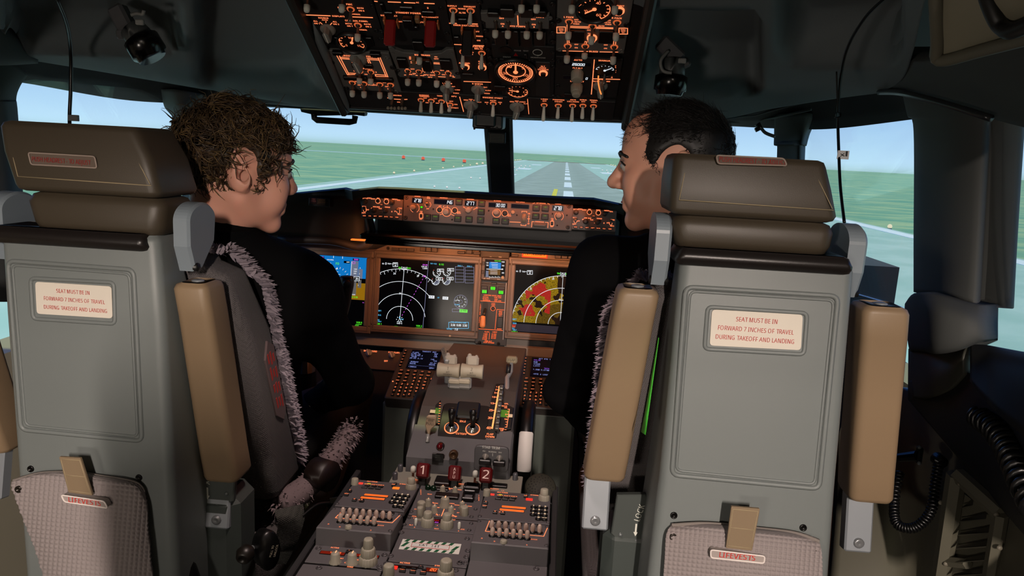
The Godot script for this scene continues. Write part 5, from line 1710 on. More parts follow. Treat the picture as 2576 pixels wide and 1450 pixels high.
	lns("amber", "1088 1190 1125 1205 10~1170 1205 1245 1210 10~1295 1210 1325 1208 10"); txs("amber", "LANDING|1195|1160|20~ON|1222|1242|18~RUNWAY|1532|1158|20~TURNOFF|1535|1174|20~TAXI|1720|1166|22~OFF|1545|1194|18~OFF|1670|1200|18~ON|1568|1248|18~ON|1692|1254|18~APU|1895|1172|24~OFF|1862|1232|20~ON|1918|1270|20~START|1905|1312|22")
	lns("amber", "1785 1170 1838 1350 7~1965 1178 2012 1355 7")
	for c in [[1495, 1212], [1620, 1220], [1745, 1228]]: toggle(c[0], c[1], "stick", -30, .028)
	toggle(1850, 1265, "stick", 10, .022)
	zoom(1150, 0, .2069)
	for c in [[168, 1290, -12], [728, 1310, -12]]:
		selector(c[0], c[1] - 15, .0165, .026, c[2])
		tx("amber", "GRD", c[0] - 62, c[1] - 74, 20); tx("amber", "OFF", c[0] - 2, c[1] - 80, 20); tx("amber", "CONT", c[0] + 66, c[1] - 70, 20); tx("amber", "FLT", c[0] + 104, c[1] - 48, 20)
		ln("amber", c[0], c[1] - 70, c[0] + 6, c[1] - 45, 6)
	txs("amber", "ENGINE START|432|1190|25~BOTH|438|1222|20~IGN|358|1245|18~L|365|1264|18~IGN|522|1245|18~R|525|1264|18")
	toggle(440, 1252, "stick", -30, .030)
	lns("amber", "30 1180 78 1358 7~856 1205 872 1386 7")
	for c in [[1058, 1272, "LOGO", "OFF", -32, .036], [1230, 1280, "POSITION", "STEADY", -20, .030], [1405, 1280, "ANTI", "COLLISION", -34, .036], [1530, 1280, "WING", "OFF", -24, .030], [1658, 1285, "WHEEL", "WELL", -28, .032]]:
		toggle(c[0], c[1], "stick", c[4], c[5]); tx("amber", c[2], c[0] + 4, c[1] - 66, 22); tx("amber", c[3], c[0] + 4, c[1] - 44, 20)
	for c in [[1252, 1380], [272, 1368], [1168, 1170], [1225, 1172]]: screw(c[0], c[1], .005, Color(.10, .10, .10))
	flush()
	# standby compass hanging on the centre post under the panel
	zoom(700, 240, .2795)
	var cp := look_z(at_z(1228, 300, -1.86), Vector3(0, -.05, 1))
	module("standby_compass", "small black standby compass hanging above the centre post", "compass", cp, 1890, 235)
	plate("case", rect(1750, 165, 2018, 312), mat(Color(.06, .062, .07), .5), -.08, .0, .004, .006)
	plate("window", rect(1828, 172, 1950, 232), mat(Color(.02, .02, .022), .2), .0, .004, .001, .008)
	plate("card", rect(1838, 195, 1942, 212), mat(Color(.12, .12, .12), .6), .004, .0045, .0002)
	tx("paint", "N 33 30 W", 1890, 203, 12, .8, .0048)
	s = st(true)
	lathe(s, Transform3D(Basis(), q(1888, 262)), [Vector2(.010, 0), Vector2(.009, .004), Vector2(0, .005)], 18)
	obj("adjuster", s, mat(Color(.05, .05, .055), .4), cur)
	s = st()
	box(s, Transform3D(Basis(), q(1890, 120, -.05)), Vector3(.05, .09, .12), .004)
	obj("mount", s, mat(Color(.05, .052, .06), .5), cur)
	for c in [[1765, 300], [1968, 290], [1795, 272]]: screw(c[0], c[1], .0028, Color(.2, .2, .2))
	flush()
	var pp := look_z(at_z(1250, 345, -2.28), Vector3(0, -.35, 1))
	module("compass_card", "small grey compass correction card holder on the centre post", "card holder", pp, 1968, 390)
	plate("holder", rect(1892, 330, 2044, 440), mat(Color(.10, .11, .12), .4), -.012, .0, .002)
	plate("card", rect(1905, 345, 2030, 428), mat(Color(.30, .30, .28), .6), .0, .0006, .0001)
	for i in 5: ln("darkpaint", 1915, 358 + i * 14, 2022, 362 + i * 14, 4, .0007)
	inks_done({"darkpaint": mat(Color(.12, .12, .12), .7)})
	# wiper motor handle / visor bracket at the top of the left windscreen
	var hp := look_z(at_z(845, 295, -1.98), Vector3(0, -.1, 1))
	module("visor_bracket", "black bracket with an open rectangular handle at the top of the left windscreen", "bracket", hp, 500, 180)
	f = PackedVector2Array()
	for c in [[195, 122], [205, 150], [300, 172], [345, 185], [700, 178], [772, 188], [778, 165], [765, 152]]: f.append(Vector2(q(c[0], c[1]).x, q(c[0], c[1]).y))
	s = st()
	prism(s, Transform3D(), f, -.03, .0, .002)
	obj("rail", s, mat(Color(.035, .037, .042), .5), cur)
	s = st(true)
	tube(s, [q(322, 170), q(325, 205), q(345, 222), q(640, 240), q(685, 232), q(692, 185)], .0085, 8)
	obj("handle", s, mat(Color(.04, .042, .047), .45), cur)

func col_plate(x0: float, x1: float, sx: float, y_low: float, y_high: float, m: Material, h1 := .0):
	var t := cur.transform
	var a := q(sx, y_low)
	var b := q(sx, y_high)
	plate("plate", Rect2(x0 - t.origin.x + .0012, a.y + .001, x1 - x0 - .0024, b.y - a.y - .002), m, -.006, h1, .001, .002)

func guard(x: float, y: float, c: Color):
	var p := q(x, y)
	var s := st()
	box(s, Transform3D(Basis(Vector3.RIGHT, deg_to_rad(20)), p + Vector3(0, -.006, .026)), Vector3(.021, .012, .048), .003)
	var o := obj("switch_guard", s, mat(c, .4), cur)
	s = st()
	box(s, Transform3D(Basis(), p + Vector3(-.011, .004, .006)), Vector3(.004, .014, .012), .001)
	box(s, Transform3D(Basis(), p + Vector3(.013, -.004, .006)), Vector3(.003, .020, .010), .001)
	obj("hinge", s, mat(Color(.75, .45, .25), .4), o)

# ---------------------------------------------------------------- pedestal
var PED := Transform3D()
var PEDW := Transform3D()
var CDU := Transform3D()
var QA := Transform3D()
func build_pedestal():
	PED = look_z(Vector3(0, .69, -1.3), Vector3(0, 1, 0))
	PEDW = look_z(Vector3(0, .693, -1.43), Vector3(0, 1, -.12))
	CDU = look_z(Vector3(0, .80, -2.10), Vector3(0, .947, .322))
	QA = look_z(Vector3(0, .80, -1.66), Vector3(0, .861, .509))
	var grey := mat(Color(.335, .325, .335), .6, .0, "grain", 90.0, .15)
	var body := mat(Color(.36, .37, .36), .6, .0, "grain", 60.0, .2)
	var black := mat(Color(.03, .03, .032), .4)
	var t := thing("centre_pedestal", "grey centre pedestal between the seats that carries the radio panels", "pedestal")
	var s := st()
	bx(s, Vector3(.0, .335, -1.17), Vector3(.43, .67, .64), .006)
	obj("body", s, body, t)
	for sx in [-1.0, 1.0]:
		s = st()
		bx(s, Vector3(sx * .218, .684, -1.17), Vector3(.012, .018, .64), .002)
		obj("side_rail", s, mat(Color(.16, .16, .165), .5), t)
	s = st()
	prism(s, Transform3D(Basis(Vector3.RIGHT, -PI / 2), Vector3(0, .60, 0)), PackedVector2Array([Vector2(-.225, .80), Vector2(-.295, .80), Vector2(-.295, 1.02), Vector2(-.255, 1.10), Vector2(-.225, 1.10)]), 0, .045, .008)
	obj("side_tray", s, mat(Color(.20, .205, .205), .5), t)
	# --- radio and audio modules, left and right
	for k in 2:
		zoom(800, 1180, .24068)
		var side: String = ["left", "right"][k]
		var ox: float = [.0, 1345.0][k]
		var oy: float = [.0, 113.0][k]
		module("radio_panel", "%s grey radio tuning panel with two glowing orange bars and a round number pad" % side, "radio panel", PEDW, 640 + ox * 1.0, 280 + oy)
		var x0: float = [-.2085, .0715][k]
		var pl := func(sx: float, ya: float, yb: float, sxp: float, h0: float) -> Rect2:
			var tt := cur.transform
			return Rect2(x0 - tt.origin.x, q(sxp, ya).y, .137, q(sxp, yb).y - q(sxp, ya).y)
		var r: Rect2 = pl.call(.0, 425 + oy * 1.06, 133 + oy, 650 + ox, .0)
		plate("plate", r, grey, -.01, .0, .001, .002)
		var w := func(x: float, y: float) -> Vector2:
			return Vector2(x, y) if k == 0 else Vector2(1345 + (x + (y - 300) * .24) * 1.0 - (y - 300) * .06, y + 113 + (y - 300) * .0)
		if k == 1:
			w = func(x: float, y: float) -> Vector2:     # same panel, one module pitch to the right
				var p := cur.transform * q(1, 1)
				return Vector2(x, y)
		# controls are laid out in panel metres so both copies agree
		var lay := func(u: float, v: float) -> Vector3: return Vector3(r.position.x + u * r.size.x, r.position.y + v * r.size.y, 0)
		var put_push := func(u: float, v: float, ww: float, hh: float, cap: String, ik: String, c: Color):
			var p: Vector3 = lay.call(u, v)
			var o := plate("push_button", Rect2(p.x - ww / 2, p.y - hh / 2, ww, hh), mat(c, .5), -.001, .004, .001, .0012)
			if cap != "":
				var ss := st()
				write(ss, Transform3D(Basis(), p + Vector3(0, 0, .0043)), cap, minf(hh * .55, .0052), .9, "bold")
				obj("caption", ss, ink_mat(ik), o)
		# glowing frequency bars
		for b in [[.47, .44], [.45, .33]]:
			var p: Vector3 = lay.call(b[0], b[1])
			var o := plate("display_bar", Rect2(p.x - .025, p.y - .0055, .05, .011), black, -.001, .001, .0003)
			s = st()
			prism(s, Transform3D(), round_rect(.048, .009, .0006, 2, Vector2(p.x, p.y)), .001, .0016)
			obj("screen", s, glow(Color(1.0, .42, .15), 1.0), o)
		var nums := ["1", "2", "3", "4", "5", "6", "7", "8", "9", "0", "CLR"]
		for i in 11:
			var p: Vector3 = lay.call(.755 + .085 * (i % 3) + (.085 if i > 8 else .0), .50 - .128 * (i / 3))
			s = st(true)
			lathe(s, Transform3D(Basis(), p), [Vector2(.0062, 0), Vector2(.006, .003), Vector2(.004, .0042), Vector2(0, .0044)], 14)
			var o := obj("key", s, black, cur)
			s = st()
			write(s, Transform3D(Basis(), p + Vector3(0, 0, .0046)), nums[i], .0060 if i < 10 else .0036, 1.0, "bold")
			obj("caption", s, glow(Color(1.0, .85, .70), 1.0), o)
		for i in 3:
			put_push.call(.235 + i * .105, .775, .010, .008, "VHF" + str(i + 1), "amber", Color(.05, .05, .05))
			put_push.call(.215 + i * .105, .69, .012, .006, "", "amber", Color(.16, .16, .16))
		put_push.call(.63, .93, .007, .006, "", "amber", Color(.05, .05, .05)); put_push.call(.62, .85, .008, .007, "AM", "amber", Color(.05, .05, .05)); put_push.call(.05, .50, .009, .009, "T", "amber", Color(.05, .05, .05)); put_push.call(.05, .36, .009, .007, "OFF", "amber", Color(.05, .05, .05))
		for i in 2: put_push.call(.22 + i * .11, .20, .009, .009, ["V", "A"][i], "amber", Color(.04, .04, .04))
		var lit := [[.11, .85, .009, .008, Color(1, .25, .2)], [.68, .78, .014, .011, Color(1, .5 if k == 0 else .2, .15)], [.235, .86, .007, .003, Color(.7, .75, .1)]]
		for l in lit:
			var p: Vector3 = lay.call(l[0], l[1])
			s = st()
			prism(s, Transform3D(), round_rect(l[2], l[3], .0008, 2, Vector2(p.x, p.y)), .0, .0015)
			obj("indicator_lamp", s, glow(l[4], 1.0), cur)
		for c in [[.26, .955, "ACTIVE", .0042], [.80, .955, "STANDBY", .0042], [.92, .25, "ON", .004], [.31, .25, "SENS", .003]]: write(ink("amber"), Transform3D(Basis(), lay.call(c[0], c[1]) + Vector3(0, 0, .0004)), c[2], c[3] * 1.2, 1.0, "bold")
		place_knob(lay.call(.03, .80), [[.0075, .014]]); place_knob(lay.call(.90, .82), [[.0115, .011], [.0085, .013]])
		for c in [[.03, .96], [.97, .96], [.02, .06], [.98, .06]]: place_screw(lay.call(c[0], c[1]))
		flush()
		# audio panel: two rows of smoked dome buttons and a raised dark block behind
		module("audio_panel", "%s grey audio selector panel with two rows of smoked dome buttons" % side, "audio panel", PEDW, 500 + ox, 560 + oy)
		var fy := q(500 + ox, 428 + oy).y
		var ay: float = q(500 + ox, (655 if k == 0 else 672) + oy).y
		r = Rect2(x0 - cur.position.x, ay, .137, fy - ay)
		s = st()
		prism(s, Transform3D(), rpoly(r, .002), -.034, .0, .002)
		obj("plate", s, grey, cur)
		lay = func(u: float, v: float) -> Vector3: return Vector3(r.position.x + u * r.size.x, r.position.y + v * r.size.y, 0)
		for i in 8:
			var p: Vector3 = lay.call(.24 + .088 * i, .90)
			plate("legend_tile", Rect2(p.x - .0045, p.y - .006, .009, .012), mat(Color(.05, .05, .05), .4), -.001, .002, .0008)
		for rr in 2:
			for i in [8, 6][rr]:
				var p: Vector3 = lay.call(.225 + .092 * i + rr * .03, [.60, .30][rr])
				s = st(true)
				lathe(s, Transform3D(Basis(), p), [Vector2(.0066, 0), Vector2(.0066, .002), Vector2(.0052, .003)], 14)
				var o := obj("dome_button", s, black, cur)
				s = st(true)
				lathe(s, Transform3D(Basis(), p + Vector3(0, 0, .003)), [Vector2(.0042, 0), Vector2(.0046, .006), Vector2(.0040, .011), Vector2(.0022, .0135), Vector2(0, .014)], 12)
				obj("dome", s, mat(Color(.70, .62, .57), .15), o)
		var a: Vector3 = lay.call(.17, .96); var b: Vector3 = lay.call(.15, .48); var c2: Vector3 = lay.call(.93, .48); var d: Vector3 = lay.call(.98, .92)
		for l in [[a, b], [b, c2], [c2, d]]: strip(ink("amber"), l[0], l[1], .0012)
		for c in [[.13, .16, "B"], [.30, .08, "R"], [.72, .05, "5"], [.80, .30, "MASK"], [.52, .30, "+"]]: write(ink("amber"), Transform3D(Basis(), lay.call(c[0], c[1]) + Vector3(0, 0, .0004)), c[2], .004)
		strip(ink("orange"), lay.call(.245, .86), lay.call(.255, .93), .004)
		place_knob(lay.call(.42, .06), [[.0062, .006]])
		for c in [[.03, .90], [.97, .90], [.97, .10]]: place_screw(lay.call(c[0], c[1]))
		flush()
	# --- middle column: transponder and lights
	zoom(800, 1180, .24068)
	module("transponder_panel", "grey middle panel crowded with pale knobs ahead of the CAT III placard", "control panel", PED, 1280, 420)
	var mr := Rect2(-.0690 - cur.position.x, q(1250, 648).y, .138, q(1350, 195).y - q(1250, 648).y)
	plate("plate", mr, grey, -.012, .0, .001, .002)
	var seam := q(1280, 518).y
	s = st()
	box(s, Transform3D(Basis(), Vector3(mr.get_center().x, seam, .0003)), Vector3(.137, .0016, .0008))
	obj("seam", s, black, cur)
	for c in [[1150, 385, .0072, .014], [1215, 455, .0072, .014], [1390, 465, .0072, .014], [1505, 415, .0072, .014], [1302, 238, .0066, .012], [1432, 250, .0066, .012]]:
		spike(c[0], c[1], c[2], c[3])
	spike(1325, 395, .0115, .019)
	place_knob(q(1078, 430), [[.0088, .018]]); place_knob(q(1525, 480), [[.0088, .018]]); place_knob(q(1065, 530), [[.008, .005], [.0066, .022]])
	place_knob(q(1145, 590), [[.0125, .016], [.0085, .012]], 20); place_knob(q(1345, 610), [[.0125, .016], [.0085, .012]], 20)
	for c in [[1020, 592], [1474, 632]]:
		s = st(true)
		lathe(s, Transform3D(Basis(Vector3.RIGHT, deg_to_rad(-10)), q(c[0], c[1])), [Vector2(.0022, 0), Vector2(.0030, .004), Vector2(.0032, .011), Vector2(.002, .0135), Vector2(0, .014)], 10)
		obj("toggle_switch", s, mat(Color(.82, .82, .78), .5), cur)
	readout(1202, 528, 1302, 572, "", "red", Color(.16, .01, .05))
	tx("red", "ATC1", 1240, 542, 16, 1.0, .0014); tx("magenta", "AU", 1240, 562, 22, 1.0, .0014)
	plate("screen_cover", rect(1235, 262, 1465, 330), black, 0, .006); plate("screen_cover", rect(1240, 205, 1360, 240), black, -.001, .004); plate("screen_cover", rect(1545, 195, 1680, 260), mat(Color(.05, .05, .052), .5), 0, .014, .003)
	s = st()
	hole_frame(s, Transform3D(Basis(), (q(1515, 265) + q(1630, 350)) / 2), zl(1515, 300, 125), absf(q(1570, 262).y - q(1570, 352).y), .004, 0, .010, .002)
	obj("wire_guard", s, mat(Color(.10, .10, .10), .3, .4), cur)
	for c in [[1148, 212], [1205, 222]]:
		s = st(true)
		lathe(s, Transform3D(Basis(), q(c[0], c[1])), [Vector2(.006, 0), Vector2(.006, .006), Vector2(.004, .009), Vector2(0, .009)], 12)
		obj("indicator_lamp", s, mat(Color(.03, .14, .08), .25), cur)
	for c in [[1165, 268, "TEST"], [1348, 268, "AB"], [1105, 350, "MAIN"], [1200, 355, "2"], [1228, 362, "MAN"], [1392, 365, "NORM"], [1458, 382, "MAIN"], [1545, 378, "1"], [1582, 394, "MAN"], [1258, 408, "IN"], [1425, 425, "IN"], [1025, 425, "STV"], [1470, 462, "STV"], [1250, 485, "TILT"], [1425, 498, "GAIN"], [1020, 500, "XPNDR"], [1010, 520, "1 2"], [1400, 535, "IDENT"], [972, 590, "ALT"], [1512, 636, "ATC"], [1236, 630, "TEST"], [1248, 596, "F"], [1330, 212, "AUDIO SEL"], [1185, 195, "1"], [1495, 160, "L"], [1008, 614, "2"], [1468, 652, "2"]]: tx("amber", c[2], c[0], c[1], 17)
	for i in 5: tx("amber", "CROSS"[i], 1075, 222 + i * 12, 14)
	lns("amber", "1318 425 1290 495 8~1255 196 1410 208 6~1420 215 1500 222 6~1240 470 1252 490 6~1405 482 1440 505 6")
	for i in 5: tx("amber", "FLOOD"[i], 1682, 280 + i * 13, 14)
	for c in [[1040, 200], [975, 450], [952, 515], [905, 585], [1650, 330], [1645, 425], [1605, 505], [1600, 575], [1580, 645]]: screw(c[0], c[1], .0042, Color(.28, .27, .28))
	flush()
	# --- CAT III placard panel
	module("blank_panel", "plain grey blanking panel carrying the CAT III placard", "panel", PED, 1160, 830)
	plate("plate", Rect2(-.0690 - cur.position.x, q(1150, 1000).y, .138, q(1260, 655).y - q(1150, 1000).y), grey, -.012, .0, .001, .002)
	for c in [[872, 668], [760, 915], [1558, 735], [1565, 860], [1550, 925], [1490, 985]]: screw(c[0], c[1], .0055, Color(.30, .29, .30))
	module("placard", "white CAT III placard with slanted green stripes on the pedestal", "placard", PED, 1175, 818)
	var p0 := q(885, 738); var p1 := q(1500, 790); var p2 := q(1470, 898); var p3 := q(845, 842)
	var pr := Rect2(minf(p0.x, p3.x), p2.y, p1.x - p3.x, p0.y - p2.y)
	pr = Rect2(p3.x * .5 + p0.x * .5, (p2.y + p3.y) / 2, (p1.x + p2.x - p0.x - p3.x) / 2, (p0.y + p1.y - p2.y - p3.y) / 2)
	s = st()
	prism(s, Transform3D(), rpoly(pr, .0005), .0, .0006)
	obj("card", s, mat(Color(.86, .86, .83), .5), cur)
	s = st()
	var n := 8
	for i in n:
		var xa := pr.position.x + pr.size.x * (i + .08) / n
		var wv := pr.size.x / n * .45
		var dy := pr.size.y * .24
		for e in [pr.position.y, pr.end.y - dy]:
			var f: float = (e - pr.position.y) / pr.size.y
			var x1 := xa + (f - .5) * .012
			if x1 < pr.position.x or x1 + wv + .004 > pr.end.x: continue
			prism(s, Transform3D(), PackedVector2Array([Vector2(x1, e), Vector2(x1 + wv, e), Vector2(x1 + wv + .004, e + dy), Vector2(x1 + .004, e + dy)]), .0006, .001)
	for e in [pr.position.x + .001, pr.end.x - .016]:
		prism(s, Transform3D(), PackedVector2Array([Vector2(e, pr.position.y + pr.size.y * .28), Vector2(e + .006, pr.position.y + pr.size.y * .28), Vector2(e + .014, pr.position.y + pr.size.y * .72), Vector2(e + .008, pr.position.y + pr.size.y * .72)]), .0006, .001)
	obj("stripes", s, mat(Color(.05, .33, .20), .5), cur)
	var ir := Rect2(pr.position.x + pr.size.x * .18, pr.position.y + pr.size.y * .30, pr.size.x * .64, pr.size.y * .42)
	s = st()
	hole_frame(s, Transform3D(Basis(), Vector3(ir.get_center().x, ir.get_center().y, 0)), ir.size.x, ir.size.y, .0008, .0006, .0013, .0001)
	obj("red_border", s, mat(Color(.70, .12, .10), .5), cur)
	s = st()
	prism(s, Transform3D(), rpoly(ir.grow(-.0007), .0003), .0006, .0011)
	obj("label_face", s, mat(Color(.84, .84, .82), .5), cur)
	write(ink("darkpaint"), Transform3D(Basis(), Vector3(ir.get_center().x - .002, ir.get_center().y + .0005, .0012)), "CAT III", .0062, 1.05, "Droid Sans Mono")
	write(ink("darkpaint"), Transform3D(Basis(), Vector3(ir.position.x + .009, ir.position.y + .0022, .0012)), "F/O, 8-81 REV", .0013)
	inks_done({"darkpaint": mat(Color(.14, .14, .14), .6)})
	# --- aft modules
	module("direction_finder_panel", "grey direction finder panel with a tall stacked knob, lower left of the pedestal", "radio panel", PED, 350, 930)
	plate("plate", Rect2(-.2085 - cur.position.x, q(330, 1015).y, .137, q(360, 815).y - q(330, 1015).y), grey, -.012, .0, .001, .002)
	readout(35, 862, 270, 910, "410.0", "orange", Color(.55, .12, .05), 0, .62); readout(395, 893, 625, 940, "255.0", "orange", Color(.55, .12, .05), 0, .42)
	push(300, 862, 352, 893, "+", "amber", Color(.05, .03, .03))
	for c in [[178, 828, "ACTIVE"], [340, 862, "XFR"], [240, 940, "ANT"], [412, 955, "ON"], [335, 1030, "TONE"], [150, 962, "ADF"], [300, 985, "OFF"]]: tx("amber", c[2], c[0], c[1], 20)
	spike(180, 980, .0105, .018); spike(355, 990, .0105, .019)
	place_knob(q(522, 985), [[.0160, .014], [.0125, .015], [.0085, .017]])
	for c in [[5, 835], [695, 905], [640, 1025], [740, 790], [770, 740]]: screw(c[0], c[1], .0055, Color(.30, .29, .30))
	flush()
	module("navigation_panel", "grey navigation radio panel at the bottom edge, below the CAT III placard", "radio panel", PED, 1080, 1060)
	plate("plate", Rect2(-.0690 - cur.position.x, q(1080, 1330).y, .138, q(1150, 1010).y - q(1080, 1330).y), grey, -.012, .0, .001, .002)
	readout(775, 1008, 1030, 1052, "", "orange", Color(.03, .02, .02)); readout(1135, 1040, 1395, 1100, "207", "orange", Color(.45, .10, .05), 0, .34)
	s = st()
	var lp := q(800, 1042)
	prism(s, Transform3D(), round_rect(.010, .009, .001, 2, Vector2(lp.x, lp.y)), .001, .0024)
	obj("indicator_lamp", s, glow(Color(1.0, .2, .15), 1.0), cur)
	for i in 3: push(852 + i * 108, 1064 + i * 12, 912 + i * 108, 1092 + i * 12, "VHF" + str(i + 1), "amber", Color(.05, .04, .04)); push(870 + i * 108, 1040 + i * 10, 918 + i * 108, 1052 + i * 10, "", "amber", Color(.05, .04, .04))
	push(1048, 1028, 1098, 1052, "+", "amber", Color(.05, .03, .03))
	txs("amber", "ACTIVE|910|987|24~STANDBY|1290|1020|24")
	place_knob(q(738, 1110), [[.0095, .019]]); place_knob(q(1335, 1120), [[.0145, .012], [.0105, .018]])
	for c in [[715, 995], [1480, 990], [1440, 1065]]: screw(c[0], c[1], .0055, Color(.30, .29, .30))
	flush()
	for k in 2:
		module("blank_panel", ["plain grey blanking panel at the lower right of the pedestal", "plain grey blanking panel at the bottom left corner of the pedestal"][k], "panel", PED, [1900, 280][k], [1030, 1180][k])
		plate("plate", Rect2([.0715, -.2085][k] - cur.position.x, q([1900, 280][k], [1320, 1330][k]).y, .137, q([1900, 280][k], [960, 1030][k]).y - q([1900, 280][k], [1320, 1330][k]).y), grey, -.012, .0, .001, .002)
		for c in [[1540, 990], [2280, 1050]] if k == 0 else [[10, 1040], [650, 1060]]: screw(c[0], c[1], .0055, Color(.30, .29, .30))

func place_knob(p: Vector3, tiers: Array, fl := 16):
	var h := .0
	var o: MeshInstance3D = null
	var m := mat(Color(.60, .58, .52), .55)
	for tr in tiers:
		var s := st(true)
		var r: float = tr[0]
		var hh: float = tr[1]
		lathe(s, Transform3D(Basis(), p + Vector3(0, 0, h)), [Vector2(r, 0), Vector2(r, hh * .15), Vector2(r * .92, hh * .85), Vector2(r * .82, hh * .97), Vector2(r * .6, hh), Vector2(0, hh)], fl * 3, .05, fl)
		o = obj("rotary_knob" if o == null else "upper_knob", s, m, cur if o == null else o)
		h += hh

func spike(x: float, y: float, r: float, h: float):
	var p := q(x, y)
	var m := mat(Color(.60, .58, .52), .55)
	var s := st(true)
	lathe(s, Transform3D(Basis(), p), [Vector2(r, 0), Vector2(r, h * .1), Vector2(r * .78, h * .22), Vector2(r * .72, h * .9), Vector2(r * .6, h), Vector2(0, h)], 36, .05, 12)
	var o := obj("rotary_knob", s, m, cur)
	s = st()
	box(s, Transform3D(Basis(), p + Vector3(0, r * .35, h)), Vector3(r * .18, r * .7, .0012))
	obj("pointer_line", s, glow(Color(1.0, .75, .55), .9), o)

func place_screw(p: Vector3):
	var s := st(true)
	lathe(s, Transform3D(Basis(), p), [Vector2(.0042, -.001), Vector2(.0042, .001), Vector2(.0034, .002), Vector2(0, .002)], 12)
	obj("fastener", s, mat(Color(.30, .29, .30), .4, .3), cur)

# ---------------------------------------------------------------- throttle quadrant and forward pedestal
func build_throttle():
	var brown := mat(Color(.27, .25, .235), .55, .0, "grain", 80.0, .15)
	var grey := mat(Color(.34, .34, .35), .6, .0, "grain", 80.0, .15)
	var black := mat(Color(.03, .03, .032), .45)
	var ivory := mat(Color(.66, .62, .54), .5)
	var alu := mat(Color(.58, .58, .57), .4, .3)
	var t := thing("throttle_quadrant", "throttle quadrant with levers, trim wheels and grey base, in front of the pedestal", "throttle quadrant")
	cur = t
	var yz := look_z(Vector3.ZERO, Vector3(1, 0, 0), Vector3(0, 0, -1))       # local x = forward, y = up, z = right
	var s := st()
	prism(s, Transform3D(yz.basis, Vector3(-.112, 0, 0)), PackedVector2Array([Vector2(1.515, .4), Vector2(1.515, .722), Vector2(1.555, .735), Vector2(1.655, .792), Vector2(1.74, .815), Vector2(1.90, .828), Vector2(2.16, .815), Vector2(2.2, .4)]), 0, .224, .003)
	obj("body", s, brown, t)
	s = st()
	prism(s, Transform3D(yz.basis, Vector3(-.116, 0, 0)), PackedVector2Array([Vector2(1.508, .4), Vector2(1.508, .724), Vector2(1.60, .765), Vector2(1.60, .4)]), 0, .232, .004)
	obj("base", s, grey, t)
	s = st()
	bx(s, Vector3(0, .36, -2.06), Vector3(.53, .70, .34), .008)
	obj("side_block", s, mat(Color(.28, .30, .275), .6), t)
	zoom(960, 860, .24825)
	# start lever plate
	module("start_lever_panel", "black plate with two glowing start lever rings marked idle and cutoff", "control panel", QA, 820, 870)
	var r := Rect2(q(585, 850).x, q(780, 1075).y, q(1075, 850).x - q(575, 850).x, q(850, 640).y - q(780, 1075).y)
	plate("plate", r, mat(Color(.045, .042, .04), .4), -.02, .004, .002, .012)
	plate("hood", Rect2(r.position.x + .035, r.end.y - .05, r.size.x - .06, .05), black, 0, .016, .004, .006)
	for c in [[708, 875], [923, 888]]:
		var p := q(c[0], c[1], .004)
		ring_mesh(ink("amber"), p, .0160, .0022, .001, 28)
		s = st(true)
		lathe(s, Transform3D(Basis(), p), [Vector2(.0145, 0), Vector2(.0145, .003), Vector2(.011, .004), Vector2(.0095, .009), Vector2(.006, .010)], 22)
		var o := obj("collar", s, mat(Color(.75, .73, .70), .15, .9), cur)
		s = st(true)
		tube(s, [p, p + Vector3(0, .008, .018), p + Vector3(0, .016, .034)], [.0055, .0060, .0085], 12)
		lathe(s, Transform3D(Basis(Vector3.RIGHT, -.4), p + Vector3(0, .016, .034)), [Vector2(.0085, 0), Vector2(.009, .006), Vector2(.006, .012), Vector2(0, .013)], 14)
		obj("start_lever", s, mat(Color(.06, .05, .045), .35), o)
	txs("amber", "IDLE|822|810|22~CUTOFF|808|936|22~HORN|752|1040|15~CUTOUT|752|1058|15", 1.0, .0045)
	frame_ln("amber", 712, 1026, 792, 1070, 6, .0045)
	for c in [[980, 745], [700, 735], [840, 1022]]: screw(c[0], c[1], .0045, Color(.05, .05, .05))
	flush()
	# flap scale
	module("flap_scale_panel", "black flap position scale with a glowing amber line numbered down to 40", "control panel", QA, 1120, 720)
	var fp := PackedVector2Array()
	for c in [[1165, 440], [1245, 440], [1160, 990], [1062, 985], [1075, 820], [1120, 560]]: fp.append(Vector2(q(c[0], c[1]).x, q(c[0], c[1]).y))
	s = st()
	prism(s, Transform3D(), fp, -.01, .006, .001)
	obj("plate", s, mat(Color(.04, .038, .036), .45), cur)
	ln("amberhot", 1195, 455, 1120, 880, 16, .0062)
	for i in 9: tx("amber", ["1", "2", "5", "10", "15", "25", "30", "", "40"][i], [1165, 1158, 1148, 1133, 1120, 1106, 1096, 1090, 1084][i], [460, 488, 520, 563, 627, 697, 775, 820, 876][i], [16, 18, 20, 22, 24, 26, 28, 5, 32][i], 1.0, .0064)
	for i in 8: ln("amber", [1180, 1172, 1160, 1148, 1136, 1124, 1116, 1104][i], [460, 488, 520, 563, 627, 697, 775, 876][i], [1195, 1188, 1176, 1168, 1156, 1146, 1136, 1124][i], [460, 488, 520, 563, 627, 697, 775, 876][i], 7, .0063)
	txs("amber", "FLAP|1100|940|22~DOWN|1098|966|22", 1.0, .0064)
	s = st()
	for i in 8: bx(s, q(1215 - i * 6.5, 470 + i * 58, .010 + (.004 if i % 2 else .0)), Vector3(.010, .013, .012), .002)
	var gate := obj("flap_gate", s, mat(Color(.45, .43, .40), .3, .6), cur)
	tag(gate, "", "", "", "stuff")
	inks_done({"amberhot": glow(Color(1.0, .66, .38), 1.4)})
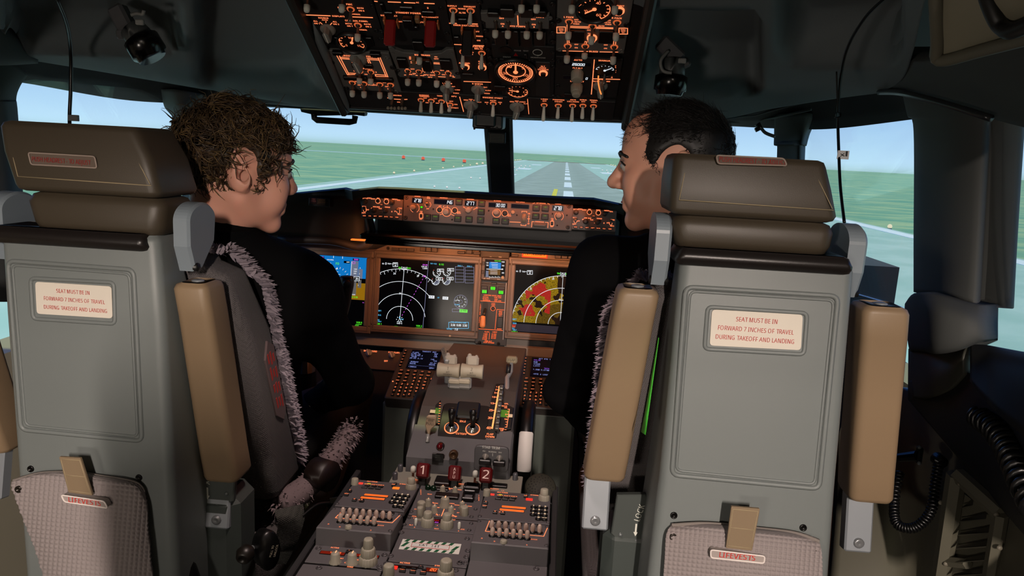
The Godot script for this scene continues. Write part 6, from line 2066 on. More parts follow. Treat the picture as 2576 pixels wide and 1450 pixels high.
	# trim indicators either side: green bands with amber ticks
	for k in 2:
		module("trim_indicator", ["left trim indicator with a short green band beside the start levers", "right trim indicator with a green band and amber scale beside the flap scale"][k], "indicator", QA, [560, 1270][k], [740, 760][k])
		var pts := [[[545, 655], [600, 600], [585, 840], [540, 840]], [[1220, 620], [1340, 680], [1310, 890], [1190, 915]]]
		fp = PackedVector2Array()
		for c in pts[k]: fp.append(Vector2(q(c[0], c[1]).x, q(c[0], c[1]).y))
		s = st()
		prism(s, Transform3D(), fp, -.01, .004, .001)
		obj("plate", s, black, cur)
		var gb := [[548, 672, 590, 735], [1212, 690, 1282, 770]]
		fr("green2", gb[k][0], gb[k][1], gb[k][2], gb[k][3], .0042)
		fr("ivory2", [495, 1290][k], [690, 735][k], [540, 1325][k], [725, 770][k], .006)
		for i in 9: ln("amber", [585, 1295][k] - i * 4 * (1 if k else .4), 625 + i * 26 + k * 60, [600, 1278][k] - i * 4 * (1 if k else .4), 625 + i * 26 + k * 60, 5, .0046)
		if k == 1:
			ln("amber", 1296, 685, 1268, 870, 6, .0046); txs("amber", "APL|1265|632|18~NOSE|1245|655|16~DN|1258|672|14~NOSE|1210|884|18~UP|1220|902|18", 1.0, .0046); txs("amber", "5|1258|740|18~10|1255|788|18", 1.0, .0048)
		inks_done({"green2": mat(Color(.28, .50, .10), .5), "ivory2": mat(Color(.82, .74, .62), .5)})
	# thrust levers
	for k in 2:
		zoom(960, 860, .24825)
		var lv: MeshInstance3D
		var cx0: float = [680, 918][k]
		var gz := -1.74
		var gp := at_z(zo.x + cx0 * zs, zo.y + (290 + k * 10) * zs, gz)
		var half: float = (at_z(zo.x + (cx0 + 112) * zs, zo.y + 290 * zs, gz).x - gp.x)
		s = st(true)
		lathe(s, Transform3D(Basis(Vector3.UP, PI / 2), gp), [Vector2(0, -half), Vector2(.0175, -half), Vector2(.0185, -half * .92), Vector2(.0160, -half * .4), Vector2(.0155, 0), Vector2(.0160, half * .4), Vector2(.0185, half * .92), Vector2(.0175, half), Vector2(0, half)], 24)
		lv = obj("thrust_lever", s, ivory, t)
		tag(lv, "ivory thrust lever marked %d" % (k + 1), "")
		s = st()
		write(s, Transform3D(Basis(), gp + Vector3(0, .0095, .0165)) * Transform3D(Basis(Vector3.RIGHT, -.5), Vector3.ZERO), str(k + 1), .007)
		write(s, Transform3D(Basis(), gp + Vector3(0, .0005, .0175)), "A/T", .004)
		write(s, Transform3D(Basis(), gp + Vector3(0, -.0055, .0168)), "DISENGAGE", .0036, .85)
		obj("lettering", s, mat(Color(.12, .11, .10), .6), lv)
		var sx: float = [1.0, -1.0][k]
		var ax := gp.x + sx * half * .62
		s = st()
		for sg in [[Vector3(ax, gp.y - .030, gz), .032], [Vector3(ax, gp.y - .062, gz - .002), .034]]: bx(s, sg[0], Vector3(.034, sg[1], .022), .005)
		bx(s, Vector3(ax - sx * .002, gp.y - .092, gz), Vector3(.038, .030, .020), .004)
		obj("arm", s, mat(Color(.55, .54, .52), .45), lv)
		s = st()
		bx(s, Vector3(ax, gp.y - .024, gz + .013), Vector3(.030, .012, .010), .003)
		obj("latch", s, ivory, lv)
		# reverse lever on top
		s = st()
		bx(s, gp + Vector3(sx * .002, .022, -.016), Vector3(half * 1.15, .026, .014), .005)
		bx(s, gp + Vector3(sx * .002 - .008, .034, -.018), Vector3(.010, .012, .010), .003)
		bx(s, gp + Vector3(sx * .002 + .009, .032, -.018), Vector3(.009, .010, .010), .003)
		obj("reverse_lever", s, mat(Color(.70, .66, .60), .5), lv)
		s = st()
		bx(s, Vector3(ax + sx * .004, gp.y - .116, gz + .012), Vector3(.016, .026, .012), .003)
		obj("foot", s, mat(Color(.62, .61, .58), .4), lv)
	# speed brake lever
	var a := at_z(960 + 622 * zs, 860 + 60 * zs, -1.86)
	var b := at_z(960 + 665 * zs, 860 + 225 * zs, -1.80)
	var d := at_z(960 + 660 * zs, 860 + 440 * zs, -1.72)
	s = st()
	box(s, Transform3D(Basis((b - a).cross(Vector3(0, 0, 1)).normalized(), -(b - a).normalized(), Vector3(0, 0, 1)), (a + b) / 2), Vector3(.015, a.distance_to(b), .010), .004)
	var sb := obj("speed_brake_lever", s, mat(Color(.60, .58, .50), .5), t)
	s = st()
	box(s, Transform3D(Basis(Vector3.RIGHT, .25), (b + d) / 2), Vector3(.013, b.distance_to(d), .008), .003)
	obj("shaft", s, alu, sb)
	s = st()
	for i in 3: pass
	write(s, Transform3D(Basis(Vector3(0, 0, 1), -1.32), (a * .6 + b * .4) + Vector3(0, 0, .0056)), "SPD BRK", .006)
	obj("lettering", s, mat(Color(.14, .14, .12), .6), sb)
	# flap lever
	a = at_z(960 + 1320 * zs, 860 + 182 * zs, -1.84)
	s = st()
	bx(s, a, Vector3(.029, .019, .016), .004)
	var fl := obj("flap_lever", s, mat(Color(.62, .56, .45), .5), t)
	s = st()
	write(s, Transform3D(Basis(), a + Vector3(0, .001, .0084)), "FLAP", .0062)
	obj("lettering", s, mat(Color(.15, .13, .10), .6), fl)
	s = st()
	var pz := [at_z(960 + 1315 * zs, 860 + 220 * zs, -1.835), at_z(960 + 1312 * zs, 860 + 300 * zs, -1.82), at_z(960 + 1272 * zs, 860 + 365 * zs, -1.80), at_z(960 + 1268 * zs, 860 + 610 * zs, -1.72)]
	tube(s, pz, [.0045, .0050, .0062, .0062], 8)
	obj("arm", s, mat(Color(.68, .67, .65), .35, .4), fl)
	s = st(true)
	tube(s, [at_z(960 + 1290 * zs, 860 + 232 * zs, -1.82), at_z(960 + 1282 * zs, 860 + 320 * zs, -1.81)], .0062, 12)
	obj("release_button", s, mat(Color(.12, .10, .09), .4), fl)
	# parking brake handle
	fp = PackedVector2Array()
	for c in [[455, 765], [470, 752], [545, 752], [557, 770], [545, 850], [500, 895], [488, 930], [480, 1020], [452, 1020], [462, 930], [450, 890], [438, 850]]:
		var w := at_z(960 + c[0] * zs, 860 + c[1] * zs, -1.565)
		fp.append(Vector2(w.x, w.y))
	s = st()
	prism(s, Transform3D(Basis(), Vector3(0, 0, -1.565)), fp, -.007, .0, .0018)
	var pb := obj("parking_brake_lever", s, mat(Color(.64, .55, .45), .5), t)
	s = st()
	for c in [[500, 786, "PARKING", .0034], [496, 803, "BRAKE", .0034], [492, 832, "PULL", .0062]]: write(s, Transform3D(Basis(), at_z(960 + c[0] * zs, 860 + c[1] * zs, -1.5645)), c[2], c[3])
	obj("lettering", s, mat(Color(.16, .14, .11), .6), pb)
	s = st(true)
	tube(s, [at_z(960 + 468 * zs, 860 + 940 * zs, -1.563), at_z(960 + 464 * zs, 860 + 1022 * zs, -1.55)], .0045, 10)
	obj("shaft", s, alu, pb)
	# trim wheels
	for k in 2:
		var wx: float = [-.140, .142][k]
		var wc := Vector3(wx, .645, [-1.79, -1.77][k])
		s = st(true)
		var ax := Basis(Vector3.UP, PI / 2)
		lathe(s, Transform3D(ax, Vector3.ZERO), [Vector2(.03, -.008), Vector2(.09, -.008), Vector2(.122, -.016), Vector2(.132, -.012), Vector2(.134, 0), Vector2(.132, .012), Vector2(.122, .016), Vector2(.09, .008), Vector2(.03, .008)], 56)
		var w := obj("trim_wheel", s, mat(Color(.04, .038, .036), .38), t, Transform3D(Basis(), wc))
		if k == 1: tag(w, "black trim wheel with a white band", "")
		s = st(true)
		lathe(s, Transform3D(ax, Vector3.ZERO), [Vector2(0, -.014), Vector2(.028, -.014), Vector2(.032, 0), Vector2(.028, .014), Vector2(0, .014)], 20)
		obj("hub", s, mat(Color(.15, .15, .15), .4, .4), w)
		if k == 1:
			s = st(true)
			for i in 9:
				var a0 := deg_to_rad(3 + i * 4.6)
				var a1 := deg_to_rad(3 + (i + 1) * 4.6)
				var rows := []
				for aa in [a0, a1]:
					var row := []
					for c in [[.1245, -.0172], [.1335, -.0135], [.1352, .0], [.1335, .0135], [.1245, .0172]]: row.append(Vector3(c[1], sin(aa) * c[0], cos(aa) * c[0]))
					rows.append(row)
				sheet(s, rows)
			obj("white_band", s, mat(Color(.80, .78, .76), .5), w)
	# base face: stab trim switches, lights
	var BF := look_z(Vector3(0, .68, -1.507), Vector3(0, 0, 1))
	module("trim_switch_panel", "grey STAB TRIM switch panel with two guarded toggles on the base of the quadrant", "control panel", BF, 1110, 1190)
	var tr := rect(945, 1045, 1280, 1325)
	plate("plate", tr, mat(Color(.30, .30, .31), .55), -.004, .004, .0015, .010)
	txs("paint", "STAB TRIM|1110|1075|26~PRI|1038|1110|13~NORMAL|1125|1118|14~B/U|1202|1124|13~CUT|1112|1270|14~OUT|1112|1286|14", 1.0, .0045)
	lns("paint", "1125 1134 1125 1160 5~1118 1230 1118 1255 5", .0044)
	for c in [[1052, 1168], [1195, 1185]]:
		s = st(true)
		lathe(s, Transform3D(Basis(), q(c[0], c[1], .004)), [Vector2(.0078, 0), Vector2(.0078, .002), Vector2(.0045, .004), Vector2(.003, .010), Vector2(0, .012)], 16)
		obj("toggle_switch", s, mat(Color(.70, .68, .65), .25, .7), cur)
		s = st()
		bx(s, q(c[0] - 4, c[1] + 48, .010), Vector3(.026, .012, .014), .002)
		obj("switch_guard", s, black, cur)
	for c in [[998, 1072], [1225, 1088], [980, 1278], [1215, 1298]]: screw(c[0], c[1], .004, Color(.10, .10, .10))
	flush()
	module("parking_brake_light_panel", "dark square PARK BRAKE LIGHT label under a red lamp and a bronze button", "indicator", BF, 640, 1150)
	plate("label_plate", rect(515, 1128, 625, 1225), mat(Color(.06, .06, .06), .5), 0, .003, .0008, .001)
	for i in 3: tx("paint2", ["PARK", "BRAKE", "LIGHT"][i], 570, 1158 + i * 20, 13, 1.0, .0034)
	s = st(true)
	lathe(s, Transform3D(Basis(), q(600, 1055)), [Vector2(.009, 0), Vector2(.009, .010), Vector2(.007, .012)], 16)
	obj("lamp_holder", s, mat(Color(.14, .13, .13), .3), cur)
	s = st(true)
	lathe(s, Transform3D(Basis(), q(600, 1040)), [Vector2(.0065, .006), Vector2(.0065, .016), Vector2(.004, .020), Vector2(0, .021)], 14)
	obj("red_lens", s, mat(Color(.30, .02, .03), .15), cur)
	s = st(true)
	lathe(s, Transform3D(Basis(), q(732, 1138)), [Vector2(.010, 0), Vector2(.010, .008), Vector2(.0075, .010), Vector2(.006, .008), Vector2(0, .008)], 18)
	obj("push_button", s, mat(Color(.28, .20, .13), .3, .4), cur)
	inks_done({"paint2": mat(Color(.34, .34, .33), .7)})
	# fire panel with three red handles
	zoom(800, 1180, .24068)
	var fire := module("fire_panel", "pale grey engine fire panel strip with three dark red handles", "control panel", PED, 1450, 130)
	var fx := rect(910, 150, 2060, 190)
	plate("plate", Rect2(-.14 - cur.position.x, q(1450, 205).y, .285, q(1450, 20).y - q(1450, 205).y), mat(Color(.52, .51, .47), .6), -.02, -.001, .001)
	toggle(990, 120, "white", 5, .030); toggle(1637, 168, "white", 5, .030)
	for c in [[960, 106, "OVHT"], [1025, 118, "DET"], [1605, 160, "EXT"], [1672, 165, "TEST"], [1495, 160, "DISCH"], [1845, 212, "ENGINES"], [1930, 230, "1 2"]]: tx("amber", c[2], c[0], c[1], 15)
	plate("dark_cover", rect(1240, 100, 1370, 190), black, -.002, .008, .002); plate("dark_cover", rect(1530, 180, 1660, 240), mat(Color(.06, .06, .062), .4), -.002, .010, .003); plate("dark_cover", rect(1780, 155, 1975, 205), black, -.002, .004)
	for c in [[860, 20], [805, 105], [2060, 110]]:
		s = st(true)
		lathe(s, Transform3D(Basis(), q(c[0], c[1])), [Vector2(.006, -.01), Vector2(.006, .012), Vector2(.0045, .015), Vector2(0, .015)], 12)
		obj("fastener", s, mat(Color(.34, .34, .36), .35, .3), cur)
	flush()
	for k in 3:
		zoom(960, 860, .24825)
		var c: Array = [[425, 1300, "1"], [745, 1325, "APU"], [1060, 1345, "2"]][k]
		var hz := -1.462
		var hp := at_z(960 + c[0] * zs, 860 + (c[1] + 10) * zs, hz)
		s = st()
		bx(s, Vector3(0, 0, 0), Vector3(.027, .032, .030), .004)
		var h := obj("fire_handle", s, mat(Color(.34, .03, .04), .35), fire, fire.transform.affine_inverse() * Transform3D(Basis(Vector3.RIGHT, -.45), hp))
		s = st()
		bx(s, Vector3(0, -.030, -.004), Vector3(.018, .034, .016), .003)
		obj("shaft", s, black, h)
		s = st()
		if k == 1:
			for i in 3: write(s, Transform3D(Basis(), Vector3(0, .008 - i * .008, .0152)), "APU"[i], .0062)
		else: write(s, Transform3D(Basis(), Vector3(0, .001, .0152)), c[2], .017, 1.25)
		obj("number", s, glow(Color(.9, .72, .66), .75), h)
	# control display units
	for k in 2:
		zoom(960, 860, .24825)
		var m := module("flight_computer", ["left flight computer keyboard with a navy TAKEOFF REF page", "right flight computer keyboard with a navy route page, half hidden by the man's arm"][k], "computer", CDU, [430, 1600][k], [340, 420][k])
		var cl := [q(255, 70), q(1400, 120)]
		var x0: float = [-.258, .102][k] - cur.position.x
		r = Rect2(x0, q([300, 1450][k], [585, 660][k]).y, .150, q([400, 1500][k], [72, 140][k]).y - q([300, 1450][k], [585, 660][k]).y)
		plate("case", r, mat(Color(.17, .15, .14), .5), -.06, .0, .003, .006)
		var lay := func(u: float, v: float) -> Vector3: return Vector3(r.position.x + u * r.size.x, r.position.y + v * r.size.y, 0)
		var a0: Vector3 = lay.call(.20, .57)
		var b0: Vector3 = lay.call(.80, .955)
		s = st()
		prism(s, Transform3D(), PackedVector2Array([Vector2(a0.x, a0.y), Vector2(b0.x, a0.y), Vector2(b0.x, b0.y), Vector2(a0.x, b0.y)]), -.002, .002)
		obj("screen", s, glow(Color(.012, .010, .045), .7), cur)
		var ltext := ["FLAPS", "TAKEOFF REF", "20.05 0.72", "RUNWAY", "RW28L", "<INDEX"]
		var rws := [["TAKEOFF REF", .55, .93], ["FLAPS", .29, .895], ["REF", .70, .895], ["5/40.1%", .30, .865], ["CG", .70, .865], ["22.8/89.4", .33, .835], ["140", .70, .835], ["TRIM", .28, .805], ["20.05 0.72", .34, .775], ["140", .66, .775], ["150", .72, .745], ["RUNWAY", .33, .70], ["62.0/", .70, .70], ["RW28L", .31, .665], ["RW28L", .69, .665], ["--------------------", .50, .632], ["<INDEX", .32, .598], ["QRH>", .70, .598]]
		if k == 1: rws = [["ACT RTE 1 LEGS", .52, .93], ["OVLIN", .31, .895], ["DUB", .28, .855], ["3200M", .70, .895], ["5105", .72, .855], ["ATSUB", .31, .815], ["5700", .72, .815], ["LIFFY", .31, .775], ["5700", .72, .775], ["1.5NM 0.078M", .40, .70], ["TOTAL", .52, .735], ["27000/", .72, .69], ["<RTE 2 LEGS", .40, .61], ["RTE", .74, .61]]
		for rw in rws: write(ink("cdu" if k == 0 or not rw[0] in ["OVLIN", "27000/", "TOTAL"] else "violet"), Transform3D(Basis(), lay.call(rw[1], rw[2]) + Vector3(0, 0, .0022)), rw[0], .0056, .85, "Droid Sans Mono")
		var keys := []
		for i in 6:
			for u in [.08, .92]: keys.append([u, .91 - i * .062, .055, .022, "-"])
		for rr in 2:
			for i in 5: keys.append([.14 + i * .135, .505 - rr * .068, .075, .038, [["INIT", "RTE", "CLB", "CRZ", "DES"], ["MENU", "LEGS", "DEP", "HOLD", "PROG"]][rr][i]])
		keys.append([.86, .43, .075, .038, "EXEC"]); keys.append([.14, .37, .075, .038, "N1"]); keys.append([.275, .37, .075, .038, "FIX"]); keys.append([.14, .305, .075, .038, "PREV"]); keys.append([.275, .305, .075, .038, "NEXT"])
		for i in 12: keys.append([.14 + (i % 3) * .105, .24 - (i / 3) * .064, .06, .042, "123456789.0+"[i]])
		for i in 30: keys.append([.44 + (i % 5) * .108, .375 - (i / 5) * .062, .06, .042, "ABCDEFGHIJKLMNOPQRSTUVWXYZ /<>"[i]])
		for ky in keys:
			var p: Vector3 = lay.call(ky[0], ky[1])
			s = st()
			bx(s, p + Vector3(0, 0, .002), Vector3(ky[2] * r.size.x, ky[3] * r.size.y * .85, .005), .001)
			var o := obj("key", s, mat(Color(.05, .045, .042), .5), cur)
			if ky[4] != " ":
				s = st()
				var one: bool = ky[4].length() == 1
				write(s, Transform3D(Basis(), p + Vector3(0, 0, .0048)), ky[4] if ky[4] != "-" or ky[0] > .1 and ky[0] < .9 else "=", .0058 if one else .0032, 1.1 if one else .9)
				obj("caption", s, ink_mat("amber"), o)
		for c in [[.05, .30], [.90, .30]]: fill("amber", circle(.0022, 8, Vector2(lay.call(c[0], c[1]).x, lay.call(c[0], c[1]).y)), .0, .001)
		inks_done({"cdu": glow(Color(.62, .68, 1.0), .9), "violet": glow(Color(.65, .38, 1.0), .9)})
	# small round flap gauge and legends at the front of the quadrant
	zoom(960, 860, .24825)
	module("quadrant_front_panel", "brown front face of the quadrant with a small glowing round dial behind the levers", "control panel", CDU, 1100, 300)
	plate("plate", Rect2(-.100 - cur.position.x, q(1000, 430).y, .196, q(1000, 110).y - q(1000, 430).y), mat(Color(.25, .225, .205), .55), -.03, .012, .001)
	gauge(1130, 315, .0150, 160, -150, 200, 10, [], "dial_gauge", "amber", .016)
	txs("amber", "FLT CTRL|845|135|14~POSITION|960|145|14~FLAPS LIMIT|1310|132|14~UP|1262|170|14", 1.0, .0124)
	plate("cover", rect(1040, 210, 1240, 385, .012), mat(Color(.22, .20, .185), .5), .006, .0135, .001)
	flush()
	# dark speaker pod to the right of the fire panel
	var pod := thing("speaker_grille", "small round olive speaker grille on the floor duct right of the fire handles", "speaker")
	s = st(true)
	var pc := at_z(800 + 2325 * .24068, 1180 + 190 * .24068, -1.47)
	var pe := Basis(Vector3.RIGHT, -.9)
	lathe(s, Transform3D(pe, pc), [Vector2(.034, -.03), Vector2(.034, -.004), Vector2(.030, 0), Vector2(0, .002)], 26)
	obj("cover", s, mat(Color(.12, .115, .07), .7), pod)
	s = st()
	for i in 60:
		var rr := .028 * sqrt((i + .5) / 60.0)
		var aa := i * 2.399963
		lathe(s, Transform3D(pe, pc) * Transform3D(Basis(), Vector3(cos(aa) * rr, sin(aa) * rr, .0005)), [Vector2(.0012, 0), Vector2(.0012, .0012), Vector2(0, .0012)], 6)
	tag(obj("perforations", s, mat(Color(.02, .02, .015), .8), pod), "", "", "", "stuff")

# ---------------------------------------------------------------- pilot seats
# horizontal rounded-rectangle sections [x0, x1, z0, z1, y] stacked into one smooth body with rounded ends
func loft(s: SurfaceTool, rows: Array, r: float, ends := .012):
	var all := []
	var n := rows.size()
	var full := []
	for k in n:
		var a: Array = rows[k]
		if k == 0 or k == n - 1:
			var sg := signf(rows[n - 1][4] - rows[0][4]) * (1.0 if k == 0 else -1.0)
			var e := [[ends, .0], [ends * .3, ends * .3], [.0, ends]]
			if k == n - 1: e.reverse()
			for v in e: full.append([a[0] + v[0], a[1] - v[0], a[2] + v[0], a[3] - v[0], a[4] + sg * v[1], maxf(r - v[0] * .3, .002)])
		else: full.append([a[0], a[1], a[2], a[3], a[4], r])
	for a in full:
		var poly := round_rect(absf(a[1] - a[0]), absf(a[3] - a[2]), minf(a[5], minf(absf(a[1] - a[0]), absf(a[3] - a[2])) * .49), 4, Vector2((a[0] + a[1]) / 2, (a[2] + a[3]) / 2))
		var ring := []
		for p in poly: ring.append(Vector3(p.x, a[4], p.y))
		all.append(ring)
	var m: int = all[0].size()
	for k in all.size() - 1:
		for i in m:
			var j := (i + 1) % m
			quad(s, all[k][i], all[k][j], all[k + 1][j], all[k + 1][i])
	for ring in [all[0], all[all.size() - 1]]:
		var c := Vector3.ZERO
		for p in ring: c += p / m
		for i in m: tri(s, c, ring[i], ring[(i + 1) % m])

func bead(pts: Array, r: float, seg := 6) -> SurfaceTool:
	var s := st(true)
	tube(s, pts, r, seg, false)
	return s

# rounded outline through four measured corners at depth z, going round once
func round_quad(c: Array, z: float, rad: float) -> Array:
	var w := []
	for p in c: w.append(at_z(p[0], p[1], z))
	var out := []
	for k in 4:
		var a: Vector3 = w[k]
		var d0: Vector3 = (w[(k + 3) % 4] - a).normalized() * rad
		var d1: Vector3 = (w[(k + 1) % 4] - a).normalized() * rad
		for i in 5:
			var f := i / 4.0
			out.append((a + d0).lerp(a, f).lerp(a.lerp(a + d1, f), f))
	out.append(out[0]); out.append(out[1])
	return out

func card(pts: Array, z0: float, z1: float) -> SurfaceTool:
	var poly := PackedVector2Array()
	for i in pts.size() - 2: poly.append(Vector2(pts[i].x, pts[i].y))
	var s := st()
	prism(s, Transform3D(), poly, z0, z1, .0004)
	return s

func cloth_mat(c: Color) -> StandardMaterial3D:
	var key := "cloth" + c.to_html()
	if mats.has(key): return mats[key]
	var m := StandardMaterial3D.new()
	var im := Image.create(64, 64, false, Image.FORMAT_RGB8)
	for y in 64:
		for x in 64:
			var v := .5 + .28 * sin(x * TAU / 8.0) * sin(y * TAU / 8.0) + .10 * sin(x * TAU / 4.0 + y)
			im.set_pixel(x, y, Color(v, v, v))
	var nm: Image = im.duplicate()
	nm.bump_map_to_normal_map(6.0)
	for y in 64:
		for x in 64:
			var v := .62 + im.get_pixel(x, y).r * .6
			im.set_pixel(x, y, Color(c.r * v, c.g * v, c.b * v))
	m.albedo_texture = ImageTexture.create_from_image(im)
	m.normal_enabled = true
	m.normal_texture = ImageTexture.create_from_image(nm)
	m.roughness = .95
	m.uv1_triplanar = true
	m.uv1_world_triplanar = true
	m.uv1_scale = Vector3.ONE * 34.0
	m.cull_mode = BaseMaterial3D.CULL_DISABLED
	mats[key] = m
	return m

func build_seats():
	seat(1, {
		"x": .505, "z": -1.10,
		"shell": [[.376, .632, 1.262], [.377, .640, 1.10], [.376, .650, .90], [.372, .660, .74], [.370, .664, .60]],
		"cap": [[1708, 622], [2142, 640], [2143, 694], [1702, 672]],
		"head": [[.354, .578, 1.412], [.352, .588, 1.37], [.353, .598, 1.322]], "roll": [[.360, .600, 1.322], [.365, .598, 1.27]],
		"patch": [[1802, 391], [1972, 399], [1980, 417], [1806, 412]],
		"panel": [[1725, 722], [2108, 745], [2060, 1230], [1690, 1195]], "inset": [[1780, 772], [2030, 788], [2022, 892], [1772, 878]], "card": [[1791, 779], [2020, 792], [2015, 882], [1785, 870]],
		"text": [[1904, 807, "SEAT MUST BE IN"], [1901, 831, "FORWARD 7 INCHES OF TRAVEL"], [1899, 854, "DURING TAKEOFF AND LANDING"]],
		"wing": [[.338, .362], [.622, .650]], "wy": [1.322, 1.25],
		"arm": [[.288, .352, .262, .334, 1.203, .842], [.658, .728, .716, .790, 1.200, .842]],
		"pocket": [[[1690, 1322], [1780, 1318], [1900, 1330], [2000, 1342], [2060, 1362]], [[1676, 1345], [1780, 1335], [1900, 1345], [2000, 1358], [2066, 1385]], [[1672, 1400], [1780, 1400], [1900, 1405], [2000, 1410], [2068, 1430]], [[1668, 1500], [1780, 1500], [1900, 1500], [2000, 1505], [2070, 1520]], [[1680, 1640], [1780, 1640], [1900, 1640], [2000, 1650], [2050, 1660]]],
		"strap": [[1840, 1275], [1912, 1281], [1892, 1387], [1826, 1380]], "vest": [[1788, 1384], [1924, 1400], [1922, 1418], [1788, 1404]], "vt": [1855, 1401],
		"holes": [[1695, 1297], [1697, 1323], [2020, 1328]], "cx": [.286, .72], "side": -1.0})
	seat(0, {
		"x": -.568, "z": -1.10,
		"shell": [[-.700, -.438, 1.240], [-.702, -.432, 1.10], [-.702, -.428, .90], [-.702, -.425, .74], [-.702, -.424, .55]],
		"cap": [[-20, 566], [368, 586], [362, 634], [-20, 616]],
		"head": [[-.700, -.470, 1.408], [-.692, -.448, 1.36], [-.672, -.433, 1.30]], "roll": [[-.660, -.432, 1.30], [-.652, -.436, 1.236]],
		"patch": [[71, 384], [238, 394], [244, 423], [78, 414]],
		"panel": [[21, 656], [337, 679], [358, 1110], [54, 1081]], "inset": [[78, 700], [287, 711], [290, 815], [84, 802]], "card": [[88, 709], [280, 721], [283, 802], [92, 790]],
		"text": [[184, 735, "SEAT MUST BE IN"], [187, 756, "FORWARD 7 INCHES OF TRAVEL"], [190, 778, "DURING TAKEOFF AND LANDING"]],
		"wing": [[-.735, -.705], [-.418, -.392]], "wy": [1.295, 1.225],
		"arm": [[-.868, -.800, -.868, -.800, 1.14, .80], [-.425, -.366, -.428, -.362, 1.165, .78]],
		"pocket": [[[35, 1210], [100, 1192], [180, 1190], [260, 1200], [340, 1215], [362, 1238]], [[30, 1225], [100, 1205], [180, 1205], [260, 1215], [340, 1232], [368, 1265]], [[60, 1310], [110, 1300], [180, 1295], [260, 1300], [330, 1310], [372, 1330]], [[88, 1380], [130, 1380], [190, 1380], [265, 1385], [330, 1390], [378, 1400]], [[115, 1470], [150, 1480], [200, 1490], [270, 1490], [330, 1490], [385, 1490]], [[150, 1590], [180, 1600], [220, 1600], [280, 1600], [330, 1600], [380, 1600]]],
		"strap": [[148, 1150], [202, 1153], [232, 1248], [172, 1240]], "vest": [[154, 1246], [262, 1262], [271, 1279], [162, 1263]], "vt": [213, 1263],
		"holes": [[78, 1180], [350, 1202], [353, 1224]], "cx": [-.78, -.385], "side": 1.0})

